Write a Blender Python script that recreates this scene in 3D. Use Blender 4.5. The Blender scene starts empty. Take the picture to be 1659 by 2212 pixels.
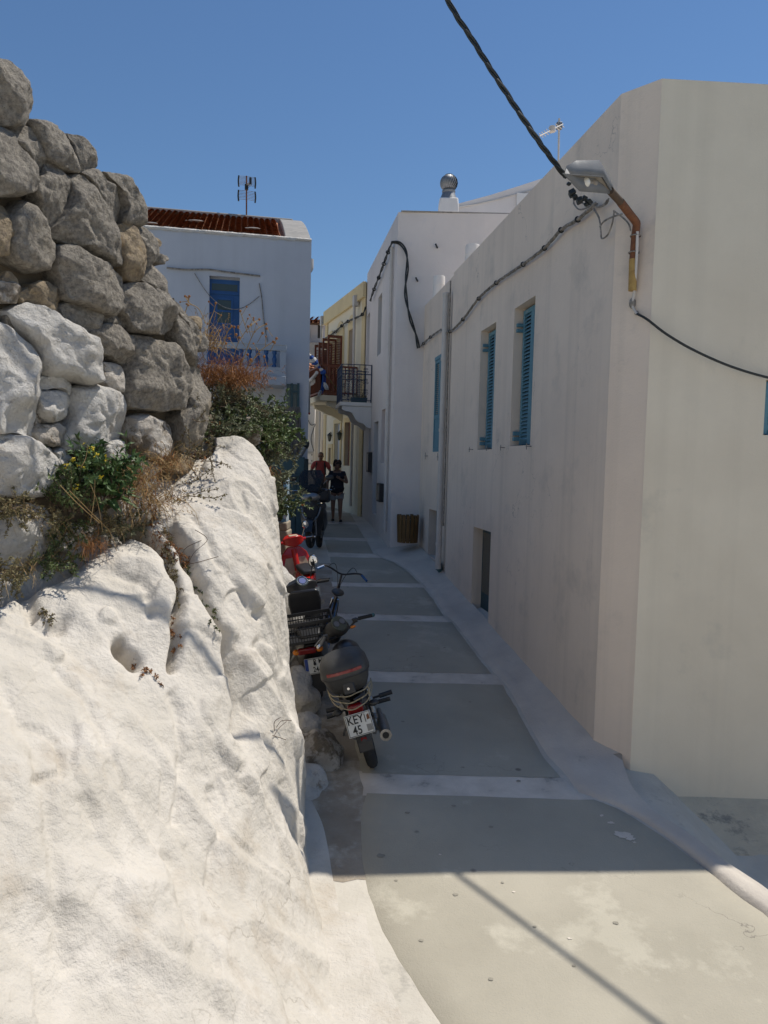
import bpy, bmesh, math, random
from mathutils import Vector, Matrix, noise as MN
random.seed(7)
S = bpy.context.scene
COL = S.collection
R = math.radians
V = Vector
# ------------------------------------------------------------------ camera
F = 1620.0                       # focal length in pixels of a 1659 x 2212 picture
TH = math.atan(101 / F)          # pitch down
RO = 0.025                       # slight roll
fw = V((0, math.cos(TH), -math.sin(TH)))
u0 = V((0, math.sin(TH), math.cos(TH)))
r0 = V((1, 0, 0))
RV = r0 * math.cos(RO) + u0 * math.sin(RO)
UV = -r0 * math.sin(RO) + u0 * math.cos(RO)
cd = bpy.data.cameras.new('camera')
cam = bpy.data.objects.new('camera', cd)
COL.objects.link(cam)
cam.matrix_world = Matrix((RV, UV, -fw)).transposed().to_4x4()
cd.sensor_fit = 'VERTICAL'
cd.sensor_height = 36
cd.lens = F / 2212 * 36
cd.clip_start = 0.05
cd.clip_end = 2000
S.camera = cam
# ------------------------------------------------------------------ sky, sun, exposure
KX, KY = 0.46, 0.262             # towards the sun, per metre of height
SUN = V((KX, KY, 1)).normalized()
w = bpy.data.worlds.new('World')
S.world = w
w.use_nodes = True
nt = w.node_tree
sky = nt.nodes.new('ShaderNodeTexSky')
sky.sky_type = 'NISHITA'
sky.sun_disc = False
sky.sun_elevation = math.asin(SUN.z)
sky.sun_rotation = math.atan2(KX, KY)
sky.altitude = 1500
sky.air_density = 1.6
sky.dust_density = 0.0
sky.ozone_density = 10.0
bg = nt.nodes['Background']
nt.links.new(sky.outputs[0], bg.inputs[0])
bg.inputs[1].default_value = 0.10
sl = bpy.data.lights.new('sun', 'SUN')
sl.energy = 5.0
sl.angle = R(0.5)
sl.color = (1.0, 0.94, 0.85)
so = bpy.data.objects.new('sun', sl)
COL.objects.link(so)
so.rotation_euler = SUN.to_track_quat('Z', 'Y').to_euler()
so.location = (8, 4, 20)
S.view_settings.view_transform = 'Standard'
S.view_settings.look = 'None'
S.view_settings.gamma = 1
S.view_settings.use_curve_mapping = False
S.view_settings.exposure = -0.15

# ------------------------------------------------------------------ layout helpers
def ray(u, v):
    return fw * F + RV * (u - 829.5) - UV * (v - 1106)
def at(u, v, y):
    d = ray(u, v)
    return d * (y / d.y)
def proj(p):
    d = p.dot(fw)
    return 829.5 + p.dot(RV) / d * F, 1106 - p.dot(UV) / d * F
def gz(y, x=0):
    a = -3.324 + .096 * y
    if y > 19: a = -1.5 + .02 * (y - 19)
    return a
def G(u, v):
    d = ray(u, v)
    y = 3.324 / (.096 - d.z / d.y)
    if y > 19:
        y = 1.88 / (.02 - d.z / d.y)
    return d * (y / d.y)
def hit(u, v, ln, off=0):
    """ray through (u,v) with the vertical plane through two plan points"""
    (ax, ay), (bx, by) = ln
    dx, dy = bx - ax, by - ay
    L = math.hypot(dx, dy)
    nx, ny = dy / L, -dx / L
    if nx * ax + ny * ay > 0: nx, ny = -nx, -ny      # normal towards the camera
    d = ray(u, v)
    t = (nx * ax + ny * ay + off) / (nx * d.x + ny * d.y)
    return d * t
def lnorm(ln):
    (ax, ay), (bx, by) = ln
    L = math.hypot(bx - ax, by - ay)
    n = V(((by - ay) / L, -(bx - ax) / L, 0))
    if n.x * ax + n.y * ay > 0: n = -n
    return n

# ------------------------------------------------------------------ materials
MATS = {}
def rgb(c): return (c[0], c[1], c[2], 1)
def mat(name, c1, c2=None, ns=3, rough=.8, metal=0, bump=0, bs=20, c3=None, s3=1.2, t3=.62, w3=.08, streak=None,
        bump2=0, bs2=4, bd=1, coat=0, alpha=1, spec=.5, trans=0, spots=None, vcrack=None):
    if name in MATS: return MATS[name]
    m = bpy.data.materials.new(name)
    m.use_nodes = True
    t = m.node_tree
    N = t.nodes
    L = t.links
    b = N['Principled BSDF']
    b.inputs['Roughness'].default_value = rough
    b.inputs['Metallic'].default_value = metal
    b.inputs['Specular IOR Level'].default_value = spec
    b.inputs['Coat Weight'].default_value = coat
    b.inputs['Alpha'].default_value = alpha
    b.inputs['Transmission Weight'].default_value = trans
    b.inputs['Base Color'].default_value = rgb(c1)
    tc = N.new('ShaderNodeTexCoord')
    def nz(scale, det=6, vec=None, r=.6):
        n = N.new('ShaderNodeTexNoise')
        n.inputs['Scale'].default_value = scale
        n.inputs['Detail'].default_value = det
        n.inputs['Roughness'].default_value = r
        L.new(vec or tc.outputs['Object'], n.inputs['Vector'])
        return n.outputs['Fac']
    def mr(src, a, bb, lo=0, hi=1):
        n = N.new('ShaderNodeMapRange')
        for i, x in enumerate((a, bb, lo, hi)): n.inputs[i + 1].default_value = x
        L.new(src, n.inputs[0])
        return n.outputs[0]
    def mix(fac, a, bcol):
        n = N.new('ShaderNodeMix')
        n.data_type = 'RGBA'
        L.new(fac, n.inputs[0])
        if isinstance(a, tuple): n.inputs[6].default_value = a
        else: L.new(a, n.inputs[6])
        n.inputs[7].default_value = rgb(bcol)
        return n.outputs[2]
    col = rgb(c1)
    if c2: col = mix(mr(nz(ns), .33, .68), col, c2)
    if c3: col = mix(mr(nz(s3, 9, None, .68), t3, t3 + w3), col, c3)
    if streak:
        mp = N.new('ShaderNodeMapping')
        mp.inputs['Scale'].default_value = (streak[2], streak[2], .12)
        L.new(tc.outputs['Object'], mp.inputs[0])
        col = mix(mr(nz(1.0, 5, mp.outputs[0]), .5, .85, 0, streak[1]), col, streak[0])
    if spots:
        vo = N.new('ShaderNodeTexVoronoi')
        vo.inputs['Scale'].default_value = spots[1]
        L.new(tc.outputs['Object'], vo.inputs['Vector'])
        col = mix(mr(vo.outputs['Distance'], spots[2], spots[2] * .6), col, spots[0])
    if vcrack:
        ad = N.new('ShaderNodeVectorMath'); ad.operation = 'ADD'
        nn = N.new('ShaderNodeTexNoise'); nn.inputs['Scale'].default_value = 2.5; nn.inputs['Detail'].default_value = 6
        L.new(tc.outputs['Object'], nn.inputs['Vector'])
        L.new(tc.outputs['Object'], ad.inputs[0]); L.new(nn.outputs['Color'], ad.inputs[1])
        vo = N.new('ShaderNodeTexVoronoi'); vo.feature = 'DISTANCE_TO_EDGE'
        vo.inputs['Scale'].default_value = vcrack[1]
        L.new(ad.outputs[0], vo.inputs['Vector'])
        a = mr(vo.outputs['Distance'], vcrack[2], 0, 0, 1)
        k = mr(nz(.9, 3), .5, .62)
        mu = N.new('ShaderNodeMath'); mu.operation = 'MULTIPLY'
        L.new(a, mu.inputs[0]); L.new(k, mu.inputs[1])
        col = mix(mu.outputs[0], col, vcrack[0])
    if not isinstance(col, tuple): L.new(col, b.inputs['Base Color'])
    prev = None
    for st, sc, dist in ((bump2, bs2, .03 * bd), (bump, bs, .006 * bd)):
        if st:
            bn = N.new('ShaderNodeBump')
            bn.inputs['Strength'].default_value = st
            bn.inputs['Distance'].default_value = dist
            L.new(nz(sc, 9, None, .65), bn.inputs['Height'])
            if prev: L.new(prev, bn.inputs['Normal'])
            prev = bn.outputs[0]
    if prev: L.new(prev, b.inputs['Normal'])
    MATS[name] = m
    return m
M = {}
M['limewash'] = mat('limewash', (.645, .60, .53), (.53, .49, .42), 2.6, .9, bump=.8, bs=24, bd=1.1, c3=(.46, .40, .32), s3=2.2, t3=.55, w3=.18, bump2=1, bs2=7, vcrack=((.40, .36, .30), .8, .008), spots=(( .42, .40, .36), 17, .05))
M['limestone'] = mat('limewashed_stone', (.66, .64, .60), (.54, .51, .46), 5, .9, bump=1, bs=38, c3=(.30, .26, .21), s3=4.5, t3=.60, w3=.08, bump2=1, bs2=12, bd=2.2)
M['mixstone'] = mat('half_limewashed_stone', (.62, .58, .52), (.42, .37, .31), 5, .9, bump=1, bs=38, c3=(.20, .165, .12), s3=4, t3=.5, w3=.07, bump2=1, bs2=12, bd=2.4)
M['stone'] = mat('grey_rough_stone', (.43, .385, .315), (.19, .17, .145), 34, .95, bump=1, bs=62, c3=(.44, .375, .28), s3=3, t3=.56, w3=.15, bump2=1, bs2=14, spots=((.09, .08, .07), 60, .16), bd=2.8)
M['stoneb'] = mat('brown_rough_stone', (.46, .36, .23), (.24, .19, .135), 30, .95, bump=1, bs=60, c3=(.50, .34, .17), s3=4, t3=.58, w3=.12, bump2=1, bs2=13, bd=2.8)
M['earth'] = mat('dry_earth', (.10, .08, .055), (.17, .135, .09), 9, .95, bump=1, bs=30)
M['plasterA'] = mat('white_plaster', (.79, .68, .565), (.70, .60, .50), .7, .88, bump=.35, bs=60, c3=(.56, .50, .43), s3=1.3, t3=.54, w3=.22, streak=((.42, .375, .32), .34, 7.0), bump2=.4, bs2=1.6, bd=1.6, vcrack=((.38, .34, .30), .45, .0035))
M['plasterF'] = mat('cream_plaster', (.75, .68, .545), (.67, .60, .475), .8, .88, bump=.35, bs=60, c3=(.50, .47, .39), s3=.9, t3=.61, w3=.2, streak=((.45, .41, .33), .22, 5.0), bump2=.2, bs2=2.0)
M['plasterC'] = mat('blueish_white_plaster', (.75, .695, .655), (.67, .62, .585), .9, .88, bump=.6, bs=26, c3=(.55, .55, .57), s3=1.5, t3=.62, w3=.2, streak=((.5, .5, .5), .25, 2.5), bump2=.35, bs2=6)
M['plasterD'] = mat('warm_white_plaster', (.76, .73, .69), (.69, .66, .62), .9, .88, bump=.4, bs=40, streak=((.5, .47, .43), .3, 3))
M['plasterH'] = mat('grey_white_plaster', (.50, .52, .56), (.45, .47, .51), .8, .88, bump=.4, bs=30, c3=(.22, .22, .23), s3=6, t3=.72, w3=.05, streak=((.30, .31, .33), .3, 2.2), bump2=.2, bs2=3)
M['yellow'] = mat('ochre_paint', (.74, .60, .34), (.66, .53, .30), 1.5, .85, bump=.3, bs=40)
M['cream'] = mat('cream_paint', (.78, .71, .55), (.72, .65, .50), 1.2, .85, bump=.3, bs=40)
M['paving'] = mat('grey_concrete', (.365, .335, .265), (.44, .405, .322), 1.1, .85, bump=.6, bs=70, c3=(.49, .455, .365), s3=.6, t3=.56, w3=.05, streak=((.27, .25, .19), .45, .7), spots=((.17, .155, .13), 2.1, .075), vcrack=((.22, .20, .165), .7, .005), bump2=.12, bs2=5)
M['stripe'] = mat('worn_white_paint', (.74, .67, .575), (.54, .485, .41), 3, .85, bump=.6, bs=60, c3=(.22, .21, .19), s3=3, t3=.6, w3=.12)
M['apron'] = mat('dirty_limewashed_concrete', (.62, .58, .50), (.47, .435, .37), 1.6, .9, bump=.8, bs=45, c3=(.31, .29, .25), s3=3, t3=.60, w3=.14, bump2=.3, bs2=6)
M['patch'] = mat('pale_concrete_patch', (.52, .48, .39), (.42, .385, .31), 5, .9, bump=1, bs=50, c3=(.34, .31, .255), s3=6, t3=.56, w3=.06, bd=1.4)
M['stain'] = mat('dark_stain', (.25, .23, .185), (.33, .305, .245), 12, .9)
M['balconyshade'] = mat('shade_toned_plaster', (.37, .41, .46), (.32, .36, .41), 2, .8, bump=.3, bs=40)  # balcony plaster with its shade put into the colour, darker and bluer
M['verge'] = mat('dirty_brown_concrete', (.40, .345, .27), (.27, .225, .17), 2.4, .95, bump=1, bs=30, c3=(.52, .47, .40), s3=2.2, t3=.50, w3=.12, bump2=.5, bs2=6, bd=1.5)
M['kerb'] = mat('limewashed_kerb', (.62, .565, .485), (.51, .46, .40), 2.2, .9, bump=.7, bs=45, c3=(.33, .31, .27), s3=2.4, t3=.66, w3=.08, bump2=.3, bs2=6)
M['bluepaint'] = mat('pale_blue_paint', (.12, .27, .34), (.085, .21, .275), 9, .65, bump=.4, bs=60, c3=(.24, .32, .34), s3=9, t3=.60, w3=.08)
M['deepblue'] = mat('deep_blue_paint', (.015, .085, .25), (.012, .07, .20), 4, .5, bump=.2, bs=60)
M['teal'] = mat('dark_teal_paint', (.022, .06, .075), (.03, .075, .09), 4, .6, bump=.3, bs=40)
M['tealbox'] = mat('teal_metal', (.035, .10, .11), (.045, .12, .13), 4, .5)
M['navyiron'] = mat('navy_iron', (.018, .035, .08), rough=.45)
M['brownwood'] = mat('red_brown_wood', (.20, .06, .028), (.15, .045, .02), 6, .6, bump=.3, bs=60)
M['binwood'] = mat('varnished_slats', (.16, .085, .02), (.11, .055, .012), 8, .55, bump=.4, bs=50, streak=((.05, .03, .01), .6, 20))
M['tile'] = mat('terracotta', (.44, .19, .09), (.30, .115, .055), 9, .85, bump=.6, bs=30, c3=(.50, .28, .14), s3=8, t3=.58, w3=.1)
M['oldlime'] = mat('weathered_coping', (.34, .32, .29), (.25, .24, .22), 4, .9, bump=.8, bs=25, c3=(.16, .155, .15), s3=5, t3=.58, w3=.1)
M['dark'] = mat('dark_recess', (.02, .02, .022), rough=.7)
M['glass'] = mat('old_glass', (.045, .055, .045), rough=.12, spec=.6)
M['blackp'] = mat('black_plastic', (.018, .018, .019), (.026, .026, .027), 6, .42, bump=.15, bs=150)
M['blackg'] = mat('glossy_black_paint', (.012, .012, .014), rough=.32, coat=.15)
M['boxp'] = mat('dusty_black_plastic', (.028, .028, .028), (.05, .05, .048), 5, .5, bump=.3, bs=160, c3=(.08, .078, .072), s3=7, t3=.62, w3=.2)
M['rubber'] = mat('tyre_rubber', (.014, .014, .014), (.024, .023, .022), 14, .85, bump=.5, bs=60)
M['chrome'] = mat('chrome', (.62, .62, .62), rough=.18, metal=1)
M['steel'] = mat('dull_steel', (.30, .30, .30), (.20, .19, .18), 20, .4, metal=.9)
M['mirror'] = mat('mirror_glass', (.75, .76, .78), rough=.04, metal=1)
M['redp'] = mat('red_gloss_plastic', (.50, .02, .015), rough=.25, coat=.4)
M['redlens'] = mat('red_lens', (.20, .008, .008), rough=.15, coat=.5)
M['amber'] = mat('amber_lens', (.75, .22, .02), rough=.2)
M['plate'] = mat('white_number_plate', (.66, .66, .62), (.55, .55, .51), 14, .45)
M['plateb'] = mat('plate_blue_band', (.015, .05, .25), rough=.45)
M['ink'] = mat('black_ink', (.01, .01, .01), rough=.6)
M['beige'] = mat('beige_plastic', (.52, .42, .30), (.42, .34, .24), 12, .6)
M['rope'] = mat('beige_rope', (.42, .36, .24), (.30, .25, .16), 60, .9, bump=.8, bs=200)
M['rust'] = mat('rusted_pipe', (.23, .09, .038), (.12, .05, .028), 14, .85, bump=.7, bs=60, c3=(.42, .26, .09), s3=5, t3=.56, w3=.12)
M['ochrepipe'] = mat('flaking_ochre_pipe', (.46, .31, .10), (.34, .20, .06), 16, .8, bump=.7, bs=60, c3=(.20, .12, .05), s3=14, t3=.6, w3=.08)
M['lampgrey'] = mat('painted_lamp_housing', (.17, .175, .18), (.12, .125, .13), 6, .5, bump=.2, bs=50)
M['lampin'] = mat('dirty_reflector', (.34, .32, .28), (.20, .15, .10), 9, .5)
M['bulb'] = mat('unlit_bulb_glass', (.75, .73, .66), rough=.15, coat=.5)
M['cable'] = mat('black_cable', (.013, .018, .019), rough=.5)
M['palecable'] = mat('lime_splashed_cable', (.36, .33, .29), (.08, .075, .07), 18, .8)
M['pipe'] = mat('painted_downpipe', (.60, .57, .53), (.50, .47, .43), 3, .6, bump=.15, bs=30)
M['galv'] = mat('galvanised_metal', (.26, .27, .28), (.17, .18, .19), 5, .5, metal=.5)
M['leaf'] = mat('green_leaves', (.085, .12, .04), (.12, .15, .055), 8, .6, spec=.3)
M['leafd'] = mat('dark_green_leaves', (.045, .095, .03), (.08, .13, .04), 7, .55, spec=.3)
M['leafy'] = mat('fresh_green_leaves', (.10, .15, .04), (.07, .11, .03), 9, .5, spec=.4)
M['leafg'] = mat('grey_green_leaves', (.17, .185, .11), (.12, .13, .075), 9, .7, spec=.2)
M['scrub'] = mat('olive_scrub', (.15, .135, .065), (.21, .17, .09), 12, .8, spec=.2)
M['drystem'] = mat('dry_straw', (.38, .27, .13), (.28, .18, .08), 11, .85, spec=.2)
M['rustplant'] = mat('rust_brown_dry_plant', (.33, .16, .065), (.24, .11, .045), 9, .85, spec=.2)
M['twig'] = mat('brown_twig', (.09, .06, .04), rough=.9)
M['flower'] = mat('yellow_petals', (.62, .48, .02), (.70, .56, .05), 20, .6)
M['fold'] = mat('orange_bloom', (.45, .18, .05), rough=.7)
M['net'] = mat('grey_dry_reed', (.17, .155, .14), (.11, .10, .09), 20, .9)
M['skinm'] = mat('tanned_skin', (.25, .135, .085), rough=.6)
M['shirt'] = mat('coral_shirt', (.40, .065, .06), (.34, .055, .05), 20, .8)
M['shortd'] = mat('dark_shorts', (.03, .028, .026), rough=.85)
M['hairg'] = mat('grey_brown_hair', (.06, .05, .045), rough=.8)
M['hairb'] = mat('brown_hair', (.04, .025, .015), rough=.8)
M['tunic'] = mat('navy_tunic_with_pale_dots', (.015, .016, .024), rough=.85, spots=((.16, .20, .21), 7.0, .20))
M['shortw'] = mat('pale_shorts', (.36, .36, .37), rough=.85)
M['cloth'] = mat('white_cloth', (.62, .63, .64), rough=.85)
M['clothb'] = mat('blue_cloth', (.02, .08, .33), rough=.85)
M['board'] = mat('white_sign_board', (.66, .65, .62), rough=.6)
M['greyink'] = mat('grey_ink', (.12, .12, .13), rough=.6)
M['bluewhite'] = mat('flaking_blue_whitewash', (.60, .62, .62), (.16, .30, .42), 22, .9, bump=.9, bs=40, c3=(.12, .26, .38), s3=20, t3=.5, w3=.04)
M['rockb'] = mat('beige_block', (.36, .31, .24), (.27, .23, .17), 5, .9, bump=.9, bs=30, bump2=.5, bs2=9)

# ------------------------------------------------------------------ objects
OFF = {}
def link(name, me, parent=None, off=None):
    o = bpy.data.objects.new(name, me)
    COL.objects.link(o)
    if parent is not None:
        o.parent = parent
        OFF[o.name] = OFF.get(parent.name, V((0, 0, 0)))
    else:
        OFF[o.name] = off or V((0, 0, 0))
    return o
def thing(name, label, cat, loc=(0, 0, 0), rot=(0, 0, 0), group=None, local=False):
    o = bpy.data.objects.new(name, None)
    COL.objects.link(o)
    o.empty_display_size = .2
    o.location = loc
    o.rotation_euler = rot
    o['label'] = label
    o['category'] = cat
    if group: o['group'] = group
    OFF[o.name] = V((0, 0, 0)) if local else V(loc)
    return o
def tag(o, label, cat, group=None):
    o['label'] = label
    o['category'] = cat
    if group: o['group'] = group
    return o
def frame(d, up=V((0, 0, 1))):
    d = d.normalized()
    if abs(d.dot(up)) > .98: up = V((1, 0, 0))
    a = d.cross(up).normalized()
    return a, a.cross(d).normalized()
class MB:
    def __init__(s): s.v = []; s.f = []
    def add(s, vs, fs):
        n = len(s.v)
        s.v += [V(p) for p in vs]
        s.f += [tuple(i + n for i in f) for f in fs]
        return s
    def box(s, c, sz, rot=None, taper=1):
        c = V(c); hx, hy, hz = [q / 2 for q in sz]
        ps = []
        for z, k in ((-hz, 1), (hz, taper)):
            ps += [V((-hx * k, -hy * k, z)), V((hx * k, -hy * k, z)), V((hx * k, hy * k, z)), V((-hx * k, hy * k, z))]
        if rot is not None: ps = [rot @ p for p in ps]
        return s.add([p + c for p in ps], [(3, 2, 1, 0), (4, 5, 6, 7), (0, 1, 5, 4), (1, 2, 6, 5), (2, 3, 7, 6), (3, 0, 4, 7)])
    def hexa(s, p):   # 8 corners: bottom 4 ccw, top 4
        return s.add(p, [(3, 2, 1, 0), (4, 5, 6, 7), (0, 1, 5, 4), (1, 2, 6, 5), (2, 3, 7, 6), (3, 0, 4, 7)])
    def bar(s, a, b, w, h=None, up=V((0, 0, 1))):
        a = V(a); b = V(b); h = h or w
        x, z = frame(b - a, up)
        x = x * w / 2; z = z * h / 2
        return s.hexa([a - x - z, a + x - z, b + x - z, b - x - z, a - x + z, a + x + z, b + x + z, b - x + z])
    def tube(s, pts, r, n=8, cap=True):
        pts = [V(p) for p in pts]
        rs = r if isinstance(r, (list, tuple)) else [r] * len(pts)
        rings = []
        up = None
        for i, p in enumerate(pts):
            d = (pts[min(i + 1, len(pts) - 1)] - pts[max(i - 1, 0)])
            if d.length < 1e-9: d = V((0, 0, 1))
            d.normalize()
            if up is None: a, b = frame(d)
            else:
                a = (up - d * up.dot(d))
                if a.length < 1e-6: a = frame(d)[0]
                a.normalize(); b = a.cross(d)
            up = a
            rings.append([p + (a * math.cos(q * math.tau / n) + b * math.sin(q * math.tau / n)) * rs[i] for q in range(n)])
        return s.loft(rings, cap)
    def loft(s, rings, cap=True, close=False):
        n = len(rings[0]); vs = [p for r in rings for p in r]; fs = []
        m = len(rings)
        for i in range(m if close else m - 1):
            j = (i + 1) % m
            for q in range(n):
                fs.append((i * n + q, i * n + (q + 1) % n, j * n + (q + 1) % n, j * n + q))
        if cap and not close:
            fs.append(tuple(range(n))[::-1]); fs.append(tuple((m - 1) * n + q for q in range(n)))
        return s.add(vs, fs)
    def lathe(s, c, prof, n=16, axis=V((0, 0, 1)), cap=True):
        a, b = frame(V(axis)); ax = V(axis).normalized(); c = V(c)
        return s.loft([[c + ax * h + (a * math.cos(q * math.tau / n) + b * math.sin(q * math.tau / n)) * max(r, 1e-4) for q in range(n)] for r, h in prof], cap)
    def torus(s, c, R_, r, axis=V((1, 0, 0)), n=28, m=8, arc=1.0, st=0, flat=1):
        ax = V(axis).normalized(); a, b = frame(ax); c = V(c); rings = []
        k = n if arc >= 1 else n + 1
        for i in range(k):
            t = (st + arc * i / n) * math.tau
            d = a * math.cos(t) + b * math.sin(t)
            rings.append([c + d * (R_ + r * math.cos(q * math.tau / m)) + ax * (r * flat * math.sin(q * math.tau / m)) for q in range(m)])
        return s.loft(rings, True, arc >= 1)
    def ell(s, c, r, n=14, m=9, rot=None):
        c = V(c); rings = []
        for i in range(m + 1):
            t = math.pi * i / m
            ring = []
            for q in range(n):
                p = V((r[0] * math.sin(t) * math.cos(q * math.tau / n), r[1] * math.sin(t) * math.sin(q * math.tau / n), -r[2] * math.cos(t)))
                if i in (0, m): p = V((p.x + 1e-4 * math.cos(q), p.y + 1e-4 * math.sin(q), p.z))
                if rot is not None: p = rot @ p
                ring.append(p + c)
            rings.append(ring)
        return s.loft(rings, True)
    def prism(s, poly, off):
        off = V(off); n = len(poly)
        vs = [V(p) for p in poly] + [V(p) + off for p in poly]
        return s.add(vs, [tuple(range(n)), tuple(range(n, 2 * n))[::-1]] + [(i, i + n, (i + 1) % n + n, (i + 1) % n) for i in range(n)])
    def quad(s, *p): return s.add(p, [tuple(range(len(p)))])
    def build(s, name, m, parent=None, bevel=0, smooth=True, mesh_only=False, ang=35, stuff=False):
        off = OFF.get(parent.name, V((0, 0, 0))) if parent is not None else V((0, 0, 0))
        me = bpy.data.meshes.new(name)
        me.from_pydata([p - off for p in s.v], [], s.f)
        me.materials.append(M[m] if isinstance(m, str) else m)
        bm = bmesh.new(); bm.from_mesh(me)
        bmesh.ops.recalc_face_normals(bm, faces=bm.faces)
        bm.to_mesh(me); bm.free()
        if smooth:
            me.shade_smooth()
            me.set_sharp_from_angle(angle=R(ang))
        if mesh_only: return me
        o = link(name, me, parent)
        if bevel:
            b = o.modifiers.new('bevel', 'BEVEL'); b.width = bevel; b.segments = 2; b.limit_method = 'ANGLE'; b.angle_limit = R(40)
        if stuff: o['kind'] = 'stuff'
        return o
def struct(o):
    o['kind'] = 'structure'
    return o
def copies(o, locs, parent):
    for l in locs:
        c = o.copy(); COL.objects.link(c); c.parent = parent; c.location = V(o.location) + V(l)
def smoothcurve(pts, k=6, closed=False):
    pts = [V(p) if len(p) == 3 else V((p[0], p[1], 0)) for p in pts]
    n = len(pts); out = []
    for i in range(n if closed else n - 1):
        g = lambda j: pts[j % n] if closed else pts[max(0, min(n - 1, j))]
        p0, p1, p2, p3 = g(i - 1), g(i), g(i + 1), g(i + 2)
        for q in range(k):
            t = q / k
            out.append(.5 * ((2 * p1) + (p2 - p0) * t + (2 * p0 - 5 * p1 + 4 * p2 - p3) * t * t + (3 * p1 - p0 - 3 * p2 + p3) * t ** 3))
    if not closed: out.append(pts[-1])
    return out
def textmesh(txt, size, depth=.0015, spacing=1.0):
    cu = bpy.data.curves.new('t', 'FONT'); cu.body = txt; cu.size = size; cu.extrude = depth
    cu.offset = size * .012
    cu.space_character = spacing
    cu.align_x = 'CENTER'; cu.align_y = 'CENTER'
    o = bpy.data.objects.new('t', cu); COL.objects.link(o)
    bpy.context.view_layer.update()
    me = bpy.data.meshes.new_from_object(o.evaluated_get(bpy.context.evaluated_depsgraph_get()))
    bpy.data.objects.remove(o); bpy.data.curves.remove(cu)
    return me
def text(name, txt, size, matrix, m, parent, spacing=1.0):
    me = textmesh(txt, size, .001, spacing)
    me.transform(matrix); me.materials.clear(); me.materials.append(M[m])
    off = OFF.get(parent.name, V((0, 0, 0)))
    me.transform(Matrix.Translation(-off))
    return link(name, me, parent)
def fbm(p, f, o=4): return MN.fractal(p * f, 1.0, 2.0, o)

def wallpanel(mb, p0, p1, z0, z1, ops, depth=.2, n=None, top=None):
    """vertical wall from plan point p0 to p1 with rectangular openings (s0,s1,za,zb); adds jambs"""
    p0 = V((p0[0], p0[1], 0)); p1 = V((p1[0], p1[1], 0)); L = (p1 - p0).length; d = (p1 - p0) / L
    if n is None: n = lnorm((p0[:2], p1[:2]))
    ss = sorted({0, L} | {o[0] for o in ops} | {o[1] for o in ops}); zz = sorted({z0, z1} | {o[2] for o in ops} | {o[3] for o in ops})
    P = lambda s_, z, k=0: p0 + d * s_ + V((0, 0, z)) - n * k
    for i in range(len(ss) - 1):
        for j in range(len(zz) - 1):
            sc, zc = (ss[i] + ss[i + 1]) / 2, (zz[j] + zz[j + 1]) / 2
            if any(o[0] < sc < o[1] and o[2] < zc < o[3] for o in ops): continue
            mb.quad(P(ss[i], zz[j]), P(ss[i + 1], zz[j]), P(ss[i + 1], zz[j + 1]), P(ss[i], zz[j + 1]))
    for o in ops:
        a, b, c, e = o[:4]; k = o[4] if len(o) > 4 else depth
        mb.quad(P(a, c), P(a, e), P(a, e, k), P(a, c, k)); mb.quad(P(b, c), P(b, e), P(b, e, k), P(b, c, k))
        mb.quad(P(a, e), P(b, e), P(b, e, k), P(a, e, k)); mb.quad(P(a, c), P(b, c), P(b, c, k), P(a, c, k))
        mb.quad(P(a, c, k), P(b, c, k), P(b, e, k), P(a, e, k))
def sz(u, v, ln):
    p = hit(u, v, ln); a = V((ln[0][0], ln[0][1], 0))
    d = V((ln[1][0] - ln[0][0], ln[1][1] - ln[0][1], 0)).normalized()
    return (p - a).dot(d), p.z
def opening(ln, tl, br, depth=.2, zz=None):
    s1, z1 = sz(*tl, ln); s2, z2 = sz(*br, ln)
    if zz: z2 = zz
    return (min(s1, s2), max(s1, s2), min(z1, z2), max(z1, z2), depth)
# ================================================================== GROUND
def G2(u, v, dz=0):
    p = G(u, v); return V((p.x, p.y, p.z + dz))
mb = MB()
ys = [-30, -5, 1.5] + [2 + .25 * i for i in range(70)] + [20, 22, 25, 30, 45, 100, 500]
xs = [-400, -60, -12] + [-6 + .25 * i for i in range(49)] + [12, 60, 400]
def gz2(x, y):
    z = gz(y)
    if y < 18.5 and y > 1.5 and -3 < x < 4:
        z += .012 * MN.noise(V((x * .9, y * .9, 0)))
    if y > 19: z -= .012 * 0
    if x > 2.45 and y < 7.5:           # ground falls away to the right beside the cream wall
        z -= min(.42, .9 * (x - 2.45))
    if y > 40: z = -1.1
    return z
vs = [V((x, y, gz2(x, y))) for y in ys for x in xs]; nx = len(xs)
mb.add(vs, [(j * nx + i, j * nx + i + 1, (j + 1) * nx + i + 1, (j + 1) * nx + i) for j in range(len(ys) - 1) for i in range(nx - 1)])
struct(mb.build('ground', 'apron', ang=60))
# paving bays between the stripes; (v of near edge, v of far edge) and left/right edge curves
LE = [(960, 2212), (905, 2140), (862, 2070), (822, 1995), (798, 1925), (784, 1860), (781, 1800), (783, 1750), (795, 1710)]
REc = [(1800, 2115), (1660, 1985), (1585, 1930), (1504, 1863), (1440, 1815), (1378, 1774), (1320, 1742), (1262, 1722), (1230, 1710)]
lefts = [G2(u, v) for u, v in LE]; rights = [G2(u, v) for u, v in REc]
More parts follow.
